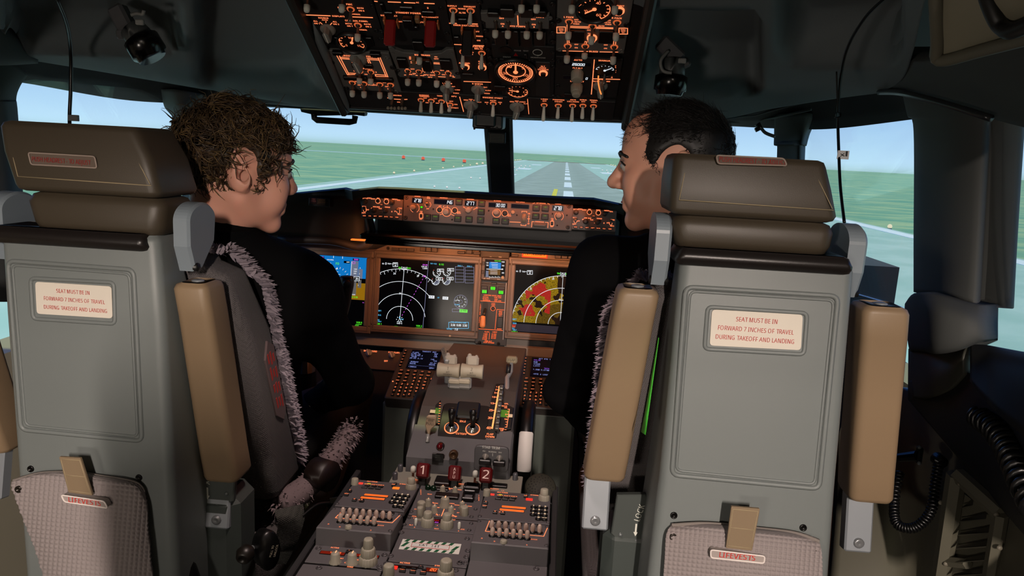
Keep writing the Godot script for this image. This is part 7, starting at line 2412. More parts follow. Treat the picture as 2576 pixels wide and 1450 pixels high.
func seat(k: int, g: Dictionary):
	var shellm := mat(Color(.41, .432, .428), .42, .0, "grain", 55.0, .3)
	var tan := mat(Color(.50, .42, .325), .5, .0, "leather", 45.0, .25)
	var brown := mat(Color(.235, .205, .16), .48, .0, "leather", 45.0, .3)
	var knit := cloth_mat(Color(.36, .34, .34))
	var steel := mat(Color(.50, .52, .54), .4, .2)
	var black := mat(Color(.03, .03, .03), .45)
	var stitch := mat(Color(.60, .54, .42), .8)
	var red := mat(Color(.62, .16, .13), .8)
	var base := Vector3(g.x, 0, g.z - .25)
	var back := Transform3D(Basis(), -base)
	var t := thing("pilot_seat", ["left pilot seat with grey shell and brown headrest, the blond man in it", "right pilot seat with grey shell and brown headrest, the dark-haired man in it"][k], "seat", Transform3D(Basis(), base), "pilot seats")
	var zf: float = g.z
	# shell: flat back, flanks growing deeper towards the bottom
	var rows := []
	for i in g.shell.size():
		var v: Array = g.shell[i]
		rows.append([v[0], v[1], zf - .07 - .12 * clampf((1.26 - v[2]) / .5, 0, 1), zf, v[2]])
	var s := st(true)
	loft(s, rows, .016, .010)
	var shell := obj("shell", s, shellm, t, back)
	obj("panel_bead", bead(round_quad(g.panel, zf, .012), .0042), shellm, shell)
	var inner := []
	var cc := Vector2.ZERO
	for p in g.panel: cc += Vector2(p[0], p[1]) / 4.0
	for p in g.panel: inner.append([p[0] + signf(cc.x - p[0]) * 11, p[1] + signf(cc.y - p[1]) * 11])
	obj("panel_bead", bead(round_quad(inner, zf, .010), .0024), shellm, shell)
	obj("inset_bead", bead(round_quad(g.inset, zf, .008), .0036), shellm, shell)
	var pl := obj("placard", card(round_quad(g.card, zf + .002, .006), zf + .0005, zf + .0022), mat(Color(.80, .77, .72), .4), t, back)
	tag(pl, "white placard with red capital letters", "")
	s = st()
	for l in g.text: write(s, Transform3D(Basis(), at_z(l[0], l[1], zf + .0024)), l[2], .0066 if k == 1 else .0060, .88)
	obj("lettering", s, mat(Color(.66, .17, .13), .6), pl)
	# dark padded cap over the top edge
	var ca := at_z(g.cap[0][0], g.cap[0][1], zf); var cb := at_z(g.cap[1][0], g.cap[1][1], zf); var cd := at_z(g.cap[2][0], g.cap[2][1], zf)
	s = st(true)
	loft(s, [[ca.x, cb.x, zf - .08, zf + .010, ca.y], [ca.x - .002, cb.x + .002, zf - .08, zf + .014, (ca.y + cd.y) / 2], [ca.x - .004, cb.x + .004, zf - .08, zf + .008, cd.y]], .010, .008)
	obj("top_cap", s, mat(Color(.10, .085, .08), .35, .0, "leather", 45.0, .3), t, back)
	# headrest: leather cushion, overlapping flap seam, lower roll, embroidered patch
	rows = []
	for v in g.head: rows.append([v[0], v[1], zf - .135, zf - .012 + .012 * (1.41 - v[2]) / .1, v[2]])
	s = st(true)
	loft(s, rows, .016, .010)
	var hr := obj("headrest", s, brown, t, back)
	rows = []
	for v in g.roll: rows.append([v[0], v[1], zf - .12, zf - .006, v[2]])
	s = st(true)
	loft(s, rows, .022, .016)
	obj("lower_roll", s, brown, hr)
	var hb: Array = g.head[2]
	s = st(true)
	tube(s, [Vector3(hb[0] + .012, hb[2] + .022, zf), Vector3(hb[1] - .010, hb[2] + .020, zf)], .0008, 5)
	tube(s, [Vector3(hb[0] + .012, hb[2] + .022, zf), Vector3(g.head[0][0] + .018, g.head[0][2] - .02, zf - .012)], .0007, 5)
	tube(s, [Vector3(hb[1] - .012, hb[2] + .022, zf), Vector3(g.head[0][1] - .018, g.head[0][2] - .02, zf - .012)], .0007, 5)
	obj("stitching", s, stitch, hr)
	var pz := zf - (.006 if k == 0 else .009)
	var pr := round_quad(g.patch, pz + .004, .004)
	var pt := obj("embroidered_patch", card(pr, pz - .006, pz + .003), mat(Color(.36, .31, .27), .9), hr)
	obj("patch_border", bead(pr, .0013), mat(Color(.56, .50, .46), .9), pt if false else hr)
	s = st()
	var pm := (at_z(g.patch[0][0], g.patch[0][1], pz) + at_z(g.patch[2][0], g.patch[2][1], pz)) / 2
	write(s, Transform3D(Basis(Vector3(0, 0, 1), -.01), Vector3(pm.x, pm.y - .001, pz + .0036)), "PUSH HEADREST - TO ADJUST", .0068, .78)
	obj("patch_lettering", s, mat(Color(.55, .08, .08), .9), hr)
	# teardrop side wings
	for i in 2:
		var w: Array = g.wing[i]
		var f := PackedVector2Array()
		for a in 19:
			var an := PI * a / 18.0
			f.append(Vector2(-(zf - .060) - cos(an) * .046, g.wy[0] + sin(an) * .028 - .03))
		f.append(Vector2(-(zf - .100), g.wy[1])); f.append(Vector2(-(zf - .055), g.wy[0] - .112)); f.append(Vector2(-(zf - .030), g.wy[0] - .112)); f.append(Vector2(-(zf - .014), g.wy[1]))
		var fr2 := Transform3D(Basis(Vector3(0, 0, -1), Vector3(0, 1, 0), Vector3(1, 0, 0)), Vector3(w[0], 0, 0))
		s = st()
		prism(s, fr2, f, 0, w[1] - w[0], .004)
		var wg := obj("side_wing", s, mat(Color(.46, .50, .53), .4), t, back)
		s = st(true)
		var px: float = w[0] + .012 if i == 0 else w[1] - .012
		lathe(s, Transform3D(Basis(Vector3.UP, PI / 2), Vector3(px, g.wy[0] - .105, zf - .035)), [Vector2(0, -.016), Vector2(.007, -.014), Vector2(.007, .014), Vector2(0, .016)], 12)
		obj("pivot_bolt", s, black, wg)
	# raised armrests with metal brackets
	for i in 2:
		var a: Array = g.arm[i]
		s = st(true)
		rows = []
		for f in [.0, .15, .5, .85, 1.0]: rows.append([lerpf(a[0], a[2], f), lerpf(a[1], a[3], f), zf - lerpf(.085, .175, f), zf - lerpf(.012, .10, f), lerpf(a[4], a[5], f)])
		loft(s, rows, .014, .010)
		var ar := obj("armrest", s, tan, t, back)
		s = st(true)
		lathe(s, Transform3D(Basis(Vector3.RIGHT, -PI / 2), Vector3((a[0] + a[1]) / 2, a[4] - .001, zf - .045)), [Vector2(.010, 0), Vector2(.010, .0025), Vector2(.006, .004), Vector2(0, .003)], 12)
		obj("end_screw", s, steel, ar)
		var mx: float = lerpf(a[2], a[3], .36)
		s = st()
		box(s, Transform3D(Basis(Vector3.RIGHT, -.2), Vector3(mx, a[5] - .040, zf - .128)), Vector3(.046, .11, .026), .003)
		var br := obj("armrest_bracket", s, steel, t, back)
		s = st(true)
		lathe(s, Transform3D(Basis(), Vector3(mx, a[5] - .075, zf - .108)), [Vector2(.009, 0), Vector2(.009, .003), Vector2(.006, .005), Vector2(.002, .003), Vector2(0, .003)], 14)
		obj("screw", s, mat(Color(.55, .56, .57), .25, .6), br)
	# sheepskin seat cover: knitted flank and fluffy front, reclined
	var hx := .215
	var cx: float = g.x
	rows = []
	for f in [.0, .08, .3, .6, 1.0]: rows.append([cx - hx * lerpf(.72, 1.0, minf(1.0, f * 7.0)), cx + hx * lerpf(.72, 1.0, minf(1.0, f * 7.0)), zf - lerpf(.19, .42, f), zf - lerpf(.085, .26, f), lerpf(1.205, .66, f)])
	s = st(true)
	loft(s, rows, .03, .025)
	var cushion := obj("back_cushion", s, knit, t, back)
	s = st()
	var gr := RandomNumberGenerator.new()
	gr.seed = 40 + k
	for i in 5200:
		var f := gr.randf()
		var e := gr.randf()
		var side := 1.0 if gr.randf() < .5 else -1.0
		var p: Vector3
		var nrm: Vector3
		if i % 7 == 0:
			p = Vector3(cx + gr.randf_range(-hx * .8, hx * .8), 1.198, zf - .13 - .06 * e); nrm = Vector3(0, 1, -.2)
		else:
			p = Vector3(cx + side * hx * lerpf(.74, 1.0, minf(1.0, f * 7.0)) * (1.0 - .05 * e), lerpf(1.205, .70, f), zf - lerpf(.165, .385, f) - .05 * e); nrm = Vector3(side, .1, -.7)
		nrm = (nrm + Vector3(gr.randfn(0, .5), gr.randfn(0, .5), gr.randfn(0, .5))).normalized() * gr.randf_range(.010, .024)
		var u := nrm.cross(Vector3(gr.randf(), 1, gr.randf())).normalized() * .0032
		var mid := p + nrm * .6 + Vector3(gr.randfn(0, .002), -.003, 0)
		quad(s, p - u, mid - u * .8, mid + u * .8, p + u)
		tri(s, mid - u * .8, p + nrm + Vector3(0, -.006, 0), mid + u * .8)
	tag(obj("fleece", s, mat(Color(.50, .46, .49), .95), cushion), "", "", "", "stuff")
	# red embroidered notice on the cushion flank
	var sd: float = g.side
	var fl := Transform3D(Basis(Vector3(0, .876, .36) .cross(Vector3(sd, 0, 0)) * 1.06, Vector3(0, .925, .38), Vector3(sd, 0, 0)), Vector3(cx + sd * (hx + .003), .93, zf - .252))
	s = st()
	prism(s, fl, PackedVector2Array([Vector2(-.022, -.07), Vector2(.004, -.105), Vector2(.022, -.09), Vector2(.022, .075), Vector2(.0, .10), Vector2(-.022, .07)]), -.006, .0012, .0006)
	var nt := obj("cloth_notice", s, mat(Color(.34, .28, .28), .9), cushion)
	s = st()
	for i in 3:
		for j in 4: box(s, fl * Transform3D(Basis(), Vector3((i - 1) * .011 * -sd, -.058 + j * .037 + i * .006, .0014)), Vector3(.0055, [.030, .022, .026, .018][(i + j) % 4], .0008))
	obj("notice_lettering", s, red, nt)
	# seat pan, armrest fleece, frame and floor box
	s = st(true)
	loft(s, [[cx - .22, cx + .22, zf - .80, zf - .22, .60], [cx - .22, cx + .22, zf - .82, zf - .22, .54], [cx - .21, cx + .21, zf - .78, zf - .22, .46]], .05, .03)
	obj("seat_cushion", s, knit, t, back)
	s = st()
	bx(s, Vector3(cx, .43, zf - .40), Vector3(.40, .07, .52), .01)
	bx(s, Vector3(cx + sd * .10, .60, zf - .16), Vector3(.20, .30, .10), .02)
	bx(s, Vector3(cx, .22, zf - .36), Vector3(.26, .36, .34), .02)
	bx(s, Vector3(cx, .02, zf - .36), Vector3(.42, .04, .62), .008)
	obj("seat_frame", s, mat(Color(.22, .245, .235), .5), t, back)
	# recline quadrant with a white arrow and LOCK
	var lx: float = cx + sd * .152
	s = st()
	prism(s, Transform3D(Basis(), Vector3(lx, .77, zf - .115)), PackedVector2Array([Vector2(-.03, .045), Vector2(.02, .05), Vector2(.045, .02), Vector2(.04, -.03), Vector2(-.005, -.055), Vector2(-.035, -.03)]), -.012, .0, .002)
	var lk := obj("lock_plate", s, mat(Color(.30, .32, .31), .4, .3), t, back)
	s = st()
	write(s, Transform3D(Basis(Vector3(0, 0, 1), -1.35 * sd), Vector3(lx - sd * .012, .785, zf - .1146)), "LOCK", .010)
	prism(s, Transform3D(Basis(), Vector3(lx - sd * .008, .75, zf - .1148)), PackedVector2Array([Vector2(-.0015, .014), Vector2(.0015, .014), Vector2(.0015, -.002), Vector2(.004, -.002), Vector2(0, -.010), Vector2(-.004, -.002), Vector2(-.0015, -.002)]), 0, .0005)
	obj("lock_lettering", s, mat(Color(.80, .80, .76), .7), lk)
	for p in [Vector2(.030, .012), Vector2(.028, -.015), Vector2(.010, -.040), Vector2(-.018, -.030)]:
		s = st(true)
		lathe(s, Transform3D(Basis(), Vector3(lx + p.x, .77 + p.y, zf - .115)), [Vector2(.0045, 0), Vector2(.0035, .0025), Vector2(0, .003)], 10)
		obj("rivet", s, mat(Color(.38, .40, .40), .35, .4), lk)
	# black recline handle rod
	s = st(true)
	tube(s, [Vector3(lx - sd * .045, .765, zf - .08), Vector3(lx - sd * .035, .70, zf - .07), Vector3(lx - sd * .030, .66, zf - .06), Vector3(lx - sd * .01, .58, zf - .05)], [.0045, .006, .016, .026], 12)
	obj("recline_handle", s, black, t, back)
	# life vest pocket: waffle cloth bulging from the shell
	var pk := []
	for r in g.pocket:
		var row := []
		for i in r.size():
			var j: float = float(g.pocket.find(r)) / (g.pocket.size() - 1)
			var bulge := .006 + .042 * sin(clampf(j * 1.6, 0, 1.0) * PI * .5) * (.35 + .65 * sin(PI * float(i) / (r.size() - 1)))
			row.append([r[i][0], r[i][1], zf + bulge])
		pk.append(row)
	var waffle := func(px: float, py: float) -> Vector3: return Vector3(0, .2, 1) * .0030 * (absf(sin(px * .262 + py * .02)) * absf(sin(py * .285 - px * .03)))
	var po := obj("vest_pocket", patch(pk, 200, 170, waffle, Vector3(0, 0, -.004)), mat(Color(.52, .485, .48), .95), t, back)
	var rim := []
	for a in pk[0]: rim.append(at_z(a[0], a[1], a[2] + .002))
	obj("hem", bead(curve(rim, 24), .0032), mat(Color(.45, .42, .40), .9), po)
	for i in [0, pk[1].size() - 1]:
		s = st(true)
		var sp := at_z(pk[1][i][0] + (18 if i == 0 else -20), pk[1][i][1] + 6, zf + .017)
		lathe(s, Transform3D(Basis(), sp), [Vector2(.0062, 0), Vector2(.006, .003), Vector2(.003, .003), Vector2(.002, .001), Vector2(0, .001)], 12)
		obj("snap", s, mat(Color(.16, .14, .12), .3, .5), po)
	var sz := zf + .046
	var sq := round_quad(g.strap, sz, .002)
	var sp2 := obj("strap", card(sq, sz - .004, sz), mat(Color(.47, .40, .31), .6, .0, "leather", 45, .2), t, back)
	s = st(true)
	var q4 := []
	for p in g.strap: q4.append(at_z(p[0], p[1], sz))
	for e in [[0, 1, .05], [0, 1, .5], [3, 2, .05], [0, 3, .08], [1, 2, .08]]:
		var m2 := (q4[0] + q4[1] + q4[2] + q4[3]) as Vector3 / 4.0
		var a2: Vector3 = q4[e[0]].lerp(m2, .12)
		var b2: Vector3 = q4[e[1]].lerp(m2, .12)
		if e[2] == .5: a2 = (q4[0].lerp(q4[3], .5)).lerp(m2, .1); b2 = (q4[1].lerp(q4[2], .5)).lerp(m2, .1)
		tube(s, [a2, b2], .0006, 5)
	obj("stitching", s, stitch, sp2)
	var vz := zf + .050
	var vq := round_quad(g.vest, vz, .004)
	var vp := obj("name_patch", card(vq, vz - .012, vz), mat(Color(.58, .54, .52), .9), t, back)
	obj("patch_border", bead(vq, .0014), mat(Color(.82, .78, .76), .9), vp)
	s = st()
	write(s, Transform3D(Basis(Vector3(0, 0, 1), -.045 if k == 0 else -.02), at_z(g.vt[0], g.vt[1], vz + .0006)), "LIFEVESTS", .0082, 1.1)
	obj("patch_lettering", s, mat(Color(.75, .12, .08), .8), vp)
	for h in g.holes:
		s = st(true)
		lathe(s, Transform3D(Basis(), at_z(h[0], h[1], zf)), [Vector2(.0058, 0), Vector2(.0055, .0022), Vector2(.0035, .0024), Vector2(.003, .0008), Vector2(0, .0008)], 14)
		obj("snap", s, mat(Color(.07, .065, .06), .3, .5), shell)

# ---------------------------------------------------------------- smaller things at the sides
func coil(a: Array, r: float, turns: int, wire: float) -> SurfaceTool:
	var path := curve(a, 200)
	var pts := []
	for i in path.size():
		var t: Vector3 = (path[mini(i + 1, path.size() - 1)] - path[maxi(i - 1, 0)]).normalized()
		var u := t.cross(Vector3(1, .3, .2)).normalized()
		var an := TAU * turns * i / (path.size() - 1.0)
		pts.append(path[i] + (u * cos(an) + t.cross(u) * sin(an)) * r)
	var fine := curve(pts, turns * 12)
	var s := st(true)
	tube(s, fine, wire, 6)
	return s

func build_side_details():
	var black := mat(Color(.03, .03, .032), .35)
	var steel := mat(Color(.45, .47, .48), .4, .3)
	var olive := mat(Color(.33, .32, .27), .6, .0, "grain", 60.0, .2)
	# captain's control wheel
	zoom(680, 580, .2069)
	var yk := thing("control_wheel", "black horn-shaped control wheel in front of the left outer display", "control wheel")
	var yz := -1.93
	var Y := func(x: float, y: float, dz := .0) -> Vector3: return at_z(680 + x * .2069, 580 + y * .2069, yz + dz)
	var s := st(true)
	tube(s, curve([Y.call(930, 560), Y.call(928, 640), Y.call(915, 740), Y.call(905, 850), Y.call(880, 980), Y.call(840, 1110), Y.call(770, 1240), Y.call(650, 1330), Y.call(480, 1370)], 26), [.0175, .0195, .0200, .0200, .0200, .0196, .019, .0185, .018, .0175, .017, .0165, .016, .0155, .015, .015, .0148, .0146, .0144, .0142, .014, .014, .014, .014, .015, .016, .017], 14)
	obj("grip", s, black, yk)
	s = st(true)
	tube(s, [Y.call(900, 790), Y.call(800, 792), Y.call(725, 792)], [.013, .0105, .0105], 12)
	obj("thumb_rest", s, black, yk)
	s = st(true)
	tube(s, [Y.call(935, 648, .018), Y.call(935, 660, .024)], [.0125, .010], 14)
	obj("switch_pad", s, mat(Color(.06, .055, .055), .6), yk)
	s = st()
	bx(s, Y.call(420, 1380), Vector3(.10, .06, .05), .015)
	tube(s, [Y.call(420, 1400), Y.call(420, 1700, .05) , Vector3(-.50, .02, -2.0)], [.03, .03, .035], 14)
	obj("column", s, black, yk)
	# gooseneck map lamps in the ceiling pockets
	for k in 2:
		var z := [-1.40, -1.56][k] as float
		var lp := thing("map_light", ["dim grey and black map light in the left ceiling liner", "grey and black map light in the pocket of the right ceiling liner"][k], "lamp", Transform3D(), "map lights")
		var A := func(x: float, y: float, dz := .0) -> Vector3: return at_z(x, y, z + dz)
		var head := [A.call(332, 72), A.call(352, 95), A.call(384, 146)] if k == 0 else [A.call(1694, 148), A.call(1690, 188), A.call(1683, 240)]
		var br: Array = [A.call(296, 24), A.call(318, 66)] if k == 0 else [A.call(1665, 108), A.call(1706, 148)]
		s = st()
		var d: Vector3 = (br[1] - br[0])
		box(s, Transform3D(Basis(Vector3(0, 0, 1), atan2(d.y, d.x)), (br[0] + br[1]) / 2), Vector3(d.length() + .012, .032, .028), .005)
		box(s, Transform3D(Basis(Vector3(0, 0, 1), atan2(d.y, d.x) + 1.2), br[1] + Vector3(.004, -.014, .006)), Vector3(.042, .020, .010), .004)
		obj("bracket", s, mat(Color(.30, .30, .31), .5), lp)
		s = st(true)
		tube(s, [head[0], head[1]], [.024, .026], 18)
		obj("collar", s, mat(Color(.26, .27, .27), .45), lp)
		s = st(true)
		var ax: Vector3 = (head[2] - head[1]).normalized()
		tube(s, [head[1], head[1] + ax * .004, head[1] + ax * .012, head[2] - ax * .010, head[2] - ax * .008, head[2]], [.026, .033, .033, .033, .028, .026], 20)
		obj("shade", s, mat(Color(.025, .024, .023), .2), lp)
		s = st(true)
		tube(s, curve([head[0] + Vector3(-.014, .012, .02), head[0] + Vector3(-.028, -.008, .028), head[1] + Vector3(-.022, .004, .028), head[1] + Vector3(-.004, .0, .03)] if k else [A.call(330, 38, .03), A.call(345, 34, .03), A.call(358, 36, .03), A.call(362, 26, .03)], 14), .0035, 6)
		obj("wire", s, mat(Color(.45, .45, .44), .5), lp)
		s = st()
		bx(s, A.call(1716, 153, .03) if k else A.call(352, 56, .03), Vector3(.016, .010, .008), .002)
		obj("switch", s, mat(Color(.55, .55, .54), .4), lp)
	# escape ropes / hanging cables by the side windows
	var cb := thing("hanging_cable", "thin black cable with a white tag hanging beside the right headrest", "cable")
	s = st(true)
	tube(s, curve([at_z(2246, -20, -1.15), at_z(2180, 40, -1.22), at_z(2132, 120, -1.3), at_z(2114, 200, -1.36), at_z(2108, 290, -1.38), at_z(2110, 380, -1.36), at_z(2114, 470, -1.3), at_z(2124, 560, -1.22)], 40), .0026, 6)
	obj("cord", s, black, cb)
	s = st(true)
	tube(s, curve([at_z(2104, 180, -1.36), at_z(2106, 240, -1.37), at_z(2109, 292, -1.38)], 8), .0015, 5)
	bx(s, at_z(2108, 290, -1.375), Vector3(.010, .010, .008), .001)
	obj("clip", s, black, cb)
	s = st()
	bx(s, at_z(2121, 390, -1.35), Vector3(.020, .015, .0012))
	var tg := obj("tag", s, mat(Color(.82, .82, .82), .5), cb)
	s = st()
	bx(s, at_z(2130, 387, -1.348), Vector3(.0028, .009, .0008))
	tube(s, [at_z(2115, 387, -1.348), at_z(2124, 393, -1.348)], .0005, 4); tube(s, [at_z(2124, 386, -1.348), at_z(2114, 394, -1.348)], .0005, 4)
	obj("tag_mark", s, mat(Color(.08, .08, .08), .6), tg)
	cb = thing("hanging_cable", "thin black cord with a small clip hanging in the left side window", "cable")
	s = st(true)
	tube(s, curve([at_z(140, -10, -1.2), at_z(168, 60, -1.3), at_z(178, 130, -1.4), at_z(178, 220, -1.42), at_z(175, 290, -1.42), at_z(176, 330, -1.40)], 20), .0034, 6)
	obj("cord", s, black, cb)
	s = st()
	bx(s, at_z(185, 297, -1.41), Vector3(.020, .012, .008), .001)
	obj("clip", s, mat(Color(.30, .30, .30), .4), cb)
	# small pump bracket at the outer top of the right windscreen
	var wp := thing("window_latch", "small black and clear latch at the upper corner of the right windscreen", "latch")
	s = st(true)
	tube(s, [at_z(1905, 312, -2.05), at_z(1912, 322, -2.05), at_z(1900, 328, -2.05)], [.008, .009, .006], 10)
	obj("knob", s, black, wp)
	s = st(true)
	tube(s, curve([at_z(1912, 318, -2.05), at_z(1925, 334, -2.04), at_z(1950, 344, -2.02)], 10), .0045, 8)
	obj("hose", s, mat(Color(.30, .33, .34), .3), wp)
	# green streamer on the right seat
	var rb := thing("streamer", "bright green paper streamer tucked between the right seat shell and its armrest", "streamer")
	var rows := []
	for f in [.0, .2, .4, .6, .8, 1.0]:
		var ya := lerpf(850, 1095, f)
		var xa := lerpf(1656, 1616, f)
		var w := lerpf(3, 15, f)
		rows.append([at_z(xa - w * .25, ya - (8 if f > .9 else 0), -1.13 + .02 * f), at_z(xa + w * .5, ya, -1.115 + .03 * f)])
	s = st(true)
	sheet(s, rows, Vector3(.0006, 0, -.0004))
	obj("ribbon", s, mat(Color(.22, .62, .16), .6), rb)
	# right side console: black ledge, coiled cords, jack, vent grille on the pale lining
	s = patch([[[2284, 960, -1.60], [2400, 930, -1.40], [2480, 960, -1.28], [2620, 1010, -1.08]], [[2284, 985, -1.58], [2400, 1060, -1.36], [2480, 1150, -1.22], [2620, 1300, -1.0]], [[2284, 1006, -1.60], [2360, 1094, -1.42], [2460, 1212, -1.26], [2620, 1398, -1.04]]], 20, 10, null, Vector3(.06, -.02, 0))
	struct("trim_17", s, mat(Color(.075, .075, .078), .55))
	s = patch([[[2100, 960, -1.72], [2284, 985, -1.64], [2360, 1075, -1.46], [2460, 1195, -1.30], [2640, 1400, -1.06]], [[2100, 1200, -1.66], [2284, 1200, -1.56], [2360, 1240, -1.44], [2460, 1300, -1.28], [2640, 1430, -1.06]], [[2080, 1500, -1.5], [2284, 1500, -1.46], [2360, 1500, -1.36], [2460, 1500, -1.24], [2640, 1500, -1.02]]], 20, 12, null, Vector3(.05, 0, 0))
	struct("trim_18", s, olive)
	var cw := thing("coiled_cord", "black coiled cord looping against the pale side lining behind the right seat", "cord", Transform3D(), "coiled cords")
	s = coil([at_z(2362, 1160, -1.36), at_z(2352, 1220, -1.34), at_z(2340, 1290, -1.32), at_z(2300, 1328, -1.32), at_z(2256, 1318, -1.34), at_z(2250, 1260, -1.38), at_z(2262, 1190, -1.42)], .0075, 46, .0028)
	obj("coil", s, black, cw)
	s = st(true)
	tube(s, [at_z(2355, 1152, -1.37), at_z(2372, 1166, -1.35)], [.012, .011], 12)
	obj("plug", s, black, cw)
	cw = thing("coiled_cord", "thick glossy black coiled cord on the dark ledge at the right edge", "cord", Transform3D(), "coiled cords")
	s = coil([at_z(2462, 1050, -1.24), at_z(2505, 1085, -1.18), at_z(2540, 1140, -1.12), at_z(2570, 1210, -1.06), at_z(2610, 1290, -1.0)], .016, 15, .0052)
	obj("coil", s, black, cw)
	var jk := thing("socket", "black two-screw jack socket on the pale side lining", "socket")
	s = st()
	bx(s, at_z(2312, 1146, -1.44), Vector3(.010, .036, .016), .003)
	tube(s, [at_z(2308, 1148, -1.44), at_z(2262, 1152, -1.47)], [.011, .009], 10)
	obj("body", s, black, jk)
	for y in [1126, 1166]:
		s = st(true)
		lathe(s, Transform3D(Basis(), at_z(2312, y, -1.43)), [Vector2(.004, 0), Vector2(.003, .003), Vector2(0, .003)], 10)
		obj("screw", s, steel, jk)
	var vg := thing("vent_grille", "olive vent grille with slanted louvres low on the right side lining", "vent")
	s = st()
	var G := func(x: float, y: float, dz := .0) -> Vector3: return at_z(2240 + x * .2551, 1080 + y * .2551, -1.28 + (x - 650) * .00022 + dz)
	var bars := [[[660, 450], [1085, 835], 14], [[650, 450], [500, 1450], 16], [[1085, 835], [985, 1450], 12], [[520, 1300], [760, 1330], 10]]
	for b in bars: tube(s, [G.call(b[0][0], b[0][1]), G.call(b[1][0], b[1][1])], b[2] * .001, 6)
	obj("frame", s, olive, vg)
	for i in 6:
		s = st()
		var y0 := 690 + i * 135.0
		var xl := 735 - i * 20.0
		var xr := minf(1020.0 - i * 14, 760 + i * 130.0 + 60)
		sheet(s, [[G.call(xl, y0 + 60, -.005), G.call(xr, y0 + 5 - i * 2, -.005)], [G.call(xl - 30, y0 + 85, .012), G.call(xr - 6, y0 + 60, .012)]], Vector3(0, -.003, -.002))
		obj("slat", s, mat(Color(.26, .25, .21), .55), vg)
	s = st()
	quad(s, G.call(700, 620, -.02), G.call(1050, 880, -.02), G.call(970, 1450, -.02), G.call(560, 1450, -.02))
	obj("duct_back", s, olive, vg)
	for c in [[685, 545], [1040, 840], [1075, 1170], [545, 1330], [495, 725]]:
		s = st(true)
		lathe(s, Transform3D(Basis(), G.call(c[0], c[1], .012)), [Vector2(.0045, 0), Vector2(.0035, .003), Vector2(0, .003)], 10)
		obj("rivet", s, mat(Color(.40, .38, .33), .5), vg)
	# inboard side of the left seat: raised fleece armrest with strap, shoulder belt reel, trim knob
	var fa := thing("folded_armrest", "fleece-covered armrest with a dark strap standing between the left seat and the pedestal", "armrest")
	s = st(true)
	tube(s, curve([at_z(700, 1268, -1.40), at_z(760, 1235, -1.45), at_z(815, 1180, -1.50), at_z(860, 1120, -1.56), at_z(888, 1075, -1.60)], 16), [.022, .026, .028, .028, .028, .027, .026, .025, .025, .025, .024, .023, .022, .021, .020, .018, .012], 14)
	obj("fleece_cover", s, mat(Color(.42, .36, .37), .95, .0, "leather", 60.0, .8), fa)
	s = st()
	var gr := RandomNumberGenerator.new()
	gr.seed = 9
	var ap := [at_z(700, 1268, -1.40), at_z(760, 1235, -1.45), at_z(815, 1180, -1.50), at_z(860, 1120, -1.56), at_z(888, 1075, -1.60)]
	for i in 1500:
		var f := gr.randf() * 3.99
		var nv := Vector3(gr.randfn(0, 1), gr.randfn(0, 1), gr.randfn(0, 1)).normalized()
		var c0: Vector3 = ap[int(f)].lerp(ap[int(f) + 1], f - int(f)) + nv * .024
		var u := nv.cross(Vector3.UP).normalized() * .003
		tri(s, c0 - u, c0 + nv * .009 + Vector3(0, -.004, 0), c0 + u)
	tag(obj("fleece_pile", s, mat(Color(.46, .40, .41), .95), fa), "", "", "", "stuff")
	s = st(true)
	tube(s, [at_z(792, 1188, -1.48), at_z(830, 1200, -1.46)], [.034, .034], 16)
	obj("strap", s, mat(Color(.10, .055, .04), .5), fa)
	var kb := thing("seat_knob", "round dark knob on a lever beside the left seat", "knob")
	s = st(true)
	lathe(s, Transform3D(Basis(Vector3.RIGHT, .3), at_z(617, 1395, -1.15)), [Vector2(0, -.016), Vector2(.012, -.012), Vector2(.0165, 0), Vector2(.012, .012), Vector2(.007, .014), Vector2(.006, .011), Vector2(0, .011)], 18)
	obj("ball", s, mat(Color(.09, .075, .06), .4), kb)
	s = st(true)
	tube(s, [at_z(628, 1388, -1.17), at_z(660, 1352, -1.30)], .005, 8)
	obj("lever", s, steel, kb)
	var dl := thing("belt_reel", "black oval belt reel cover with small white lettering low beside the left seat", "belt reel")
	s = st(true)
	var dc := at_z(680, 1388, -1.20)
	var db := Basis(Vector3.UP, .9) * Basis(Vector3.RIGHT, -.1)
	lathe(s, Transform3D(db * Basis.from_scale(Vector3(.75, 1.3, 1)), dc), [Vector2(.028, -.03), Vector2(.030, -.006), Vector2(.027, .0), Vector2(0, .001)], 28)
	obj("cover", s, black, dl)
	s = st()
	write(s, Transform3D(db, dc) * Transform3D(Basis(Vector3(0, 0, 1), 1.2), Vector3(.002, 0, .0016)), "PULL TO", .0042)
	write(s, Transform3D(db, dc) * Transform3D(Basis(Vector3(0, 0, 1), 1.2), Vector3(.010, -.002, .0016)), "UNLOCK", .0042)
	obj("lettering", s, mat(Color(.65, .62, .55), .7), dl)
	var bl := thing("lap_belt", "woven grey lap belt hanging between the left seat and the pedestal", "belt")
	rows = []
	for c in [[690, 1285, 760, 1270], [700, 1320, 765, 1310], [690, 1370, 750, 1360], [668, 1420, 720, 1420]]: rows.append([at_z(c[0], c[1], -1.27), at_z(c[2], c[3], -1.30)])
	s = st(true)
	sheet(s, rows, Vector3(.001, 0, -.003))
	obj("webbing", s, cloth_mat(Color(.24, .235, .22)), bl)
	s = st()
	box(s, Transform3D(Basis(Vector3(0, 0, 1), .25), at_z(848, 1258, -1.36)), Vector3(.030, .012, .004), .001)
	obj("buckle", s, mat(Color(.12, .11, .09), .3, .5), bl)
	s = st(true)
	tube(s, curve([at_z(905, 1205, -1.46), at_z(868, 1230, -1.42), at_z(850, 1262, -1.38), at_z(800, 1270, -1.34), at_z(760, 1300, -1.30)], 20), .0035, 6)
	obj("cord", s, black, bl)

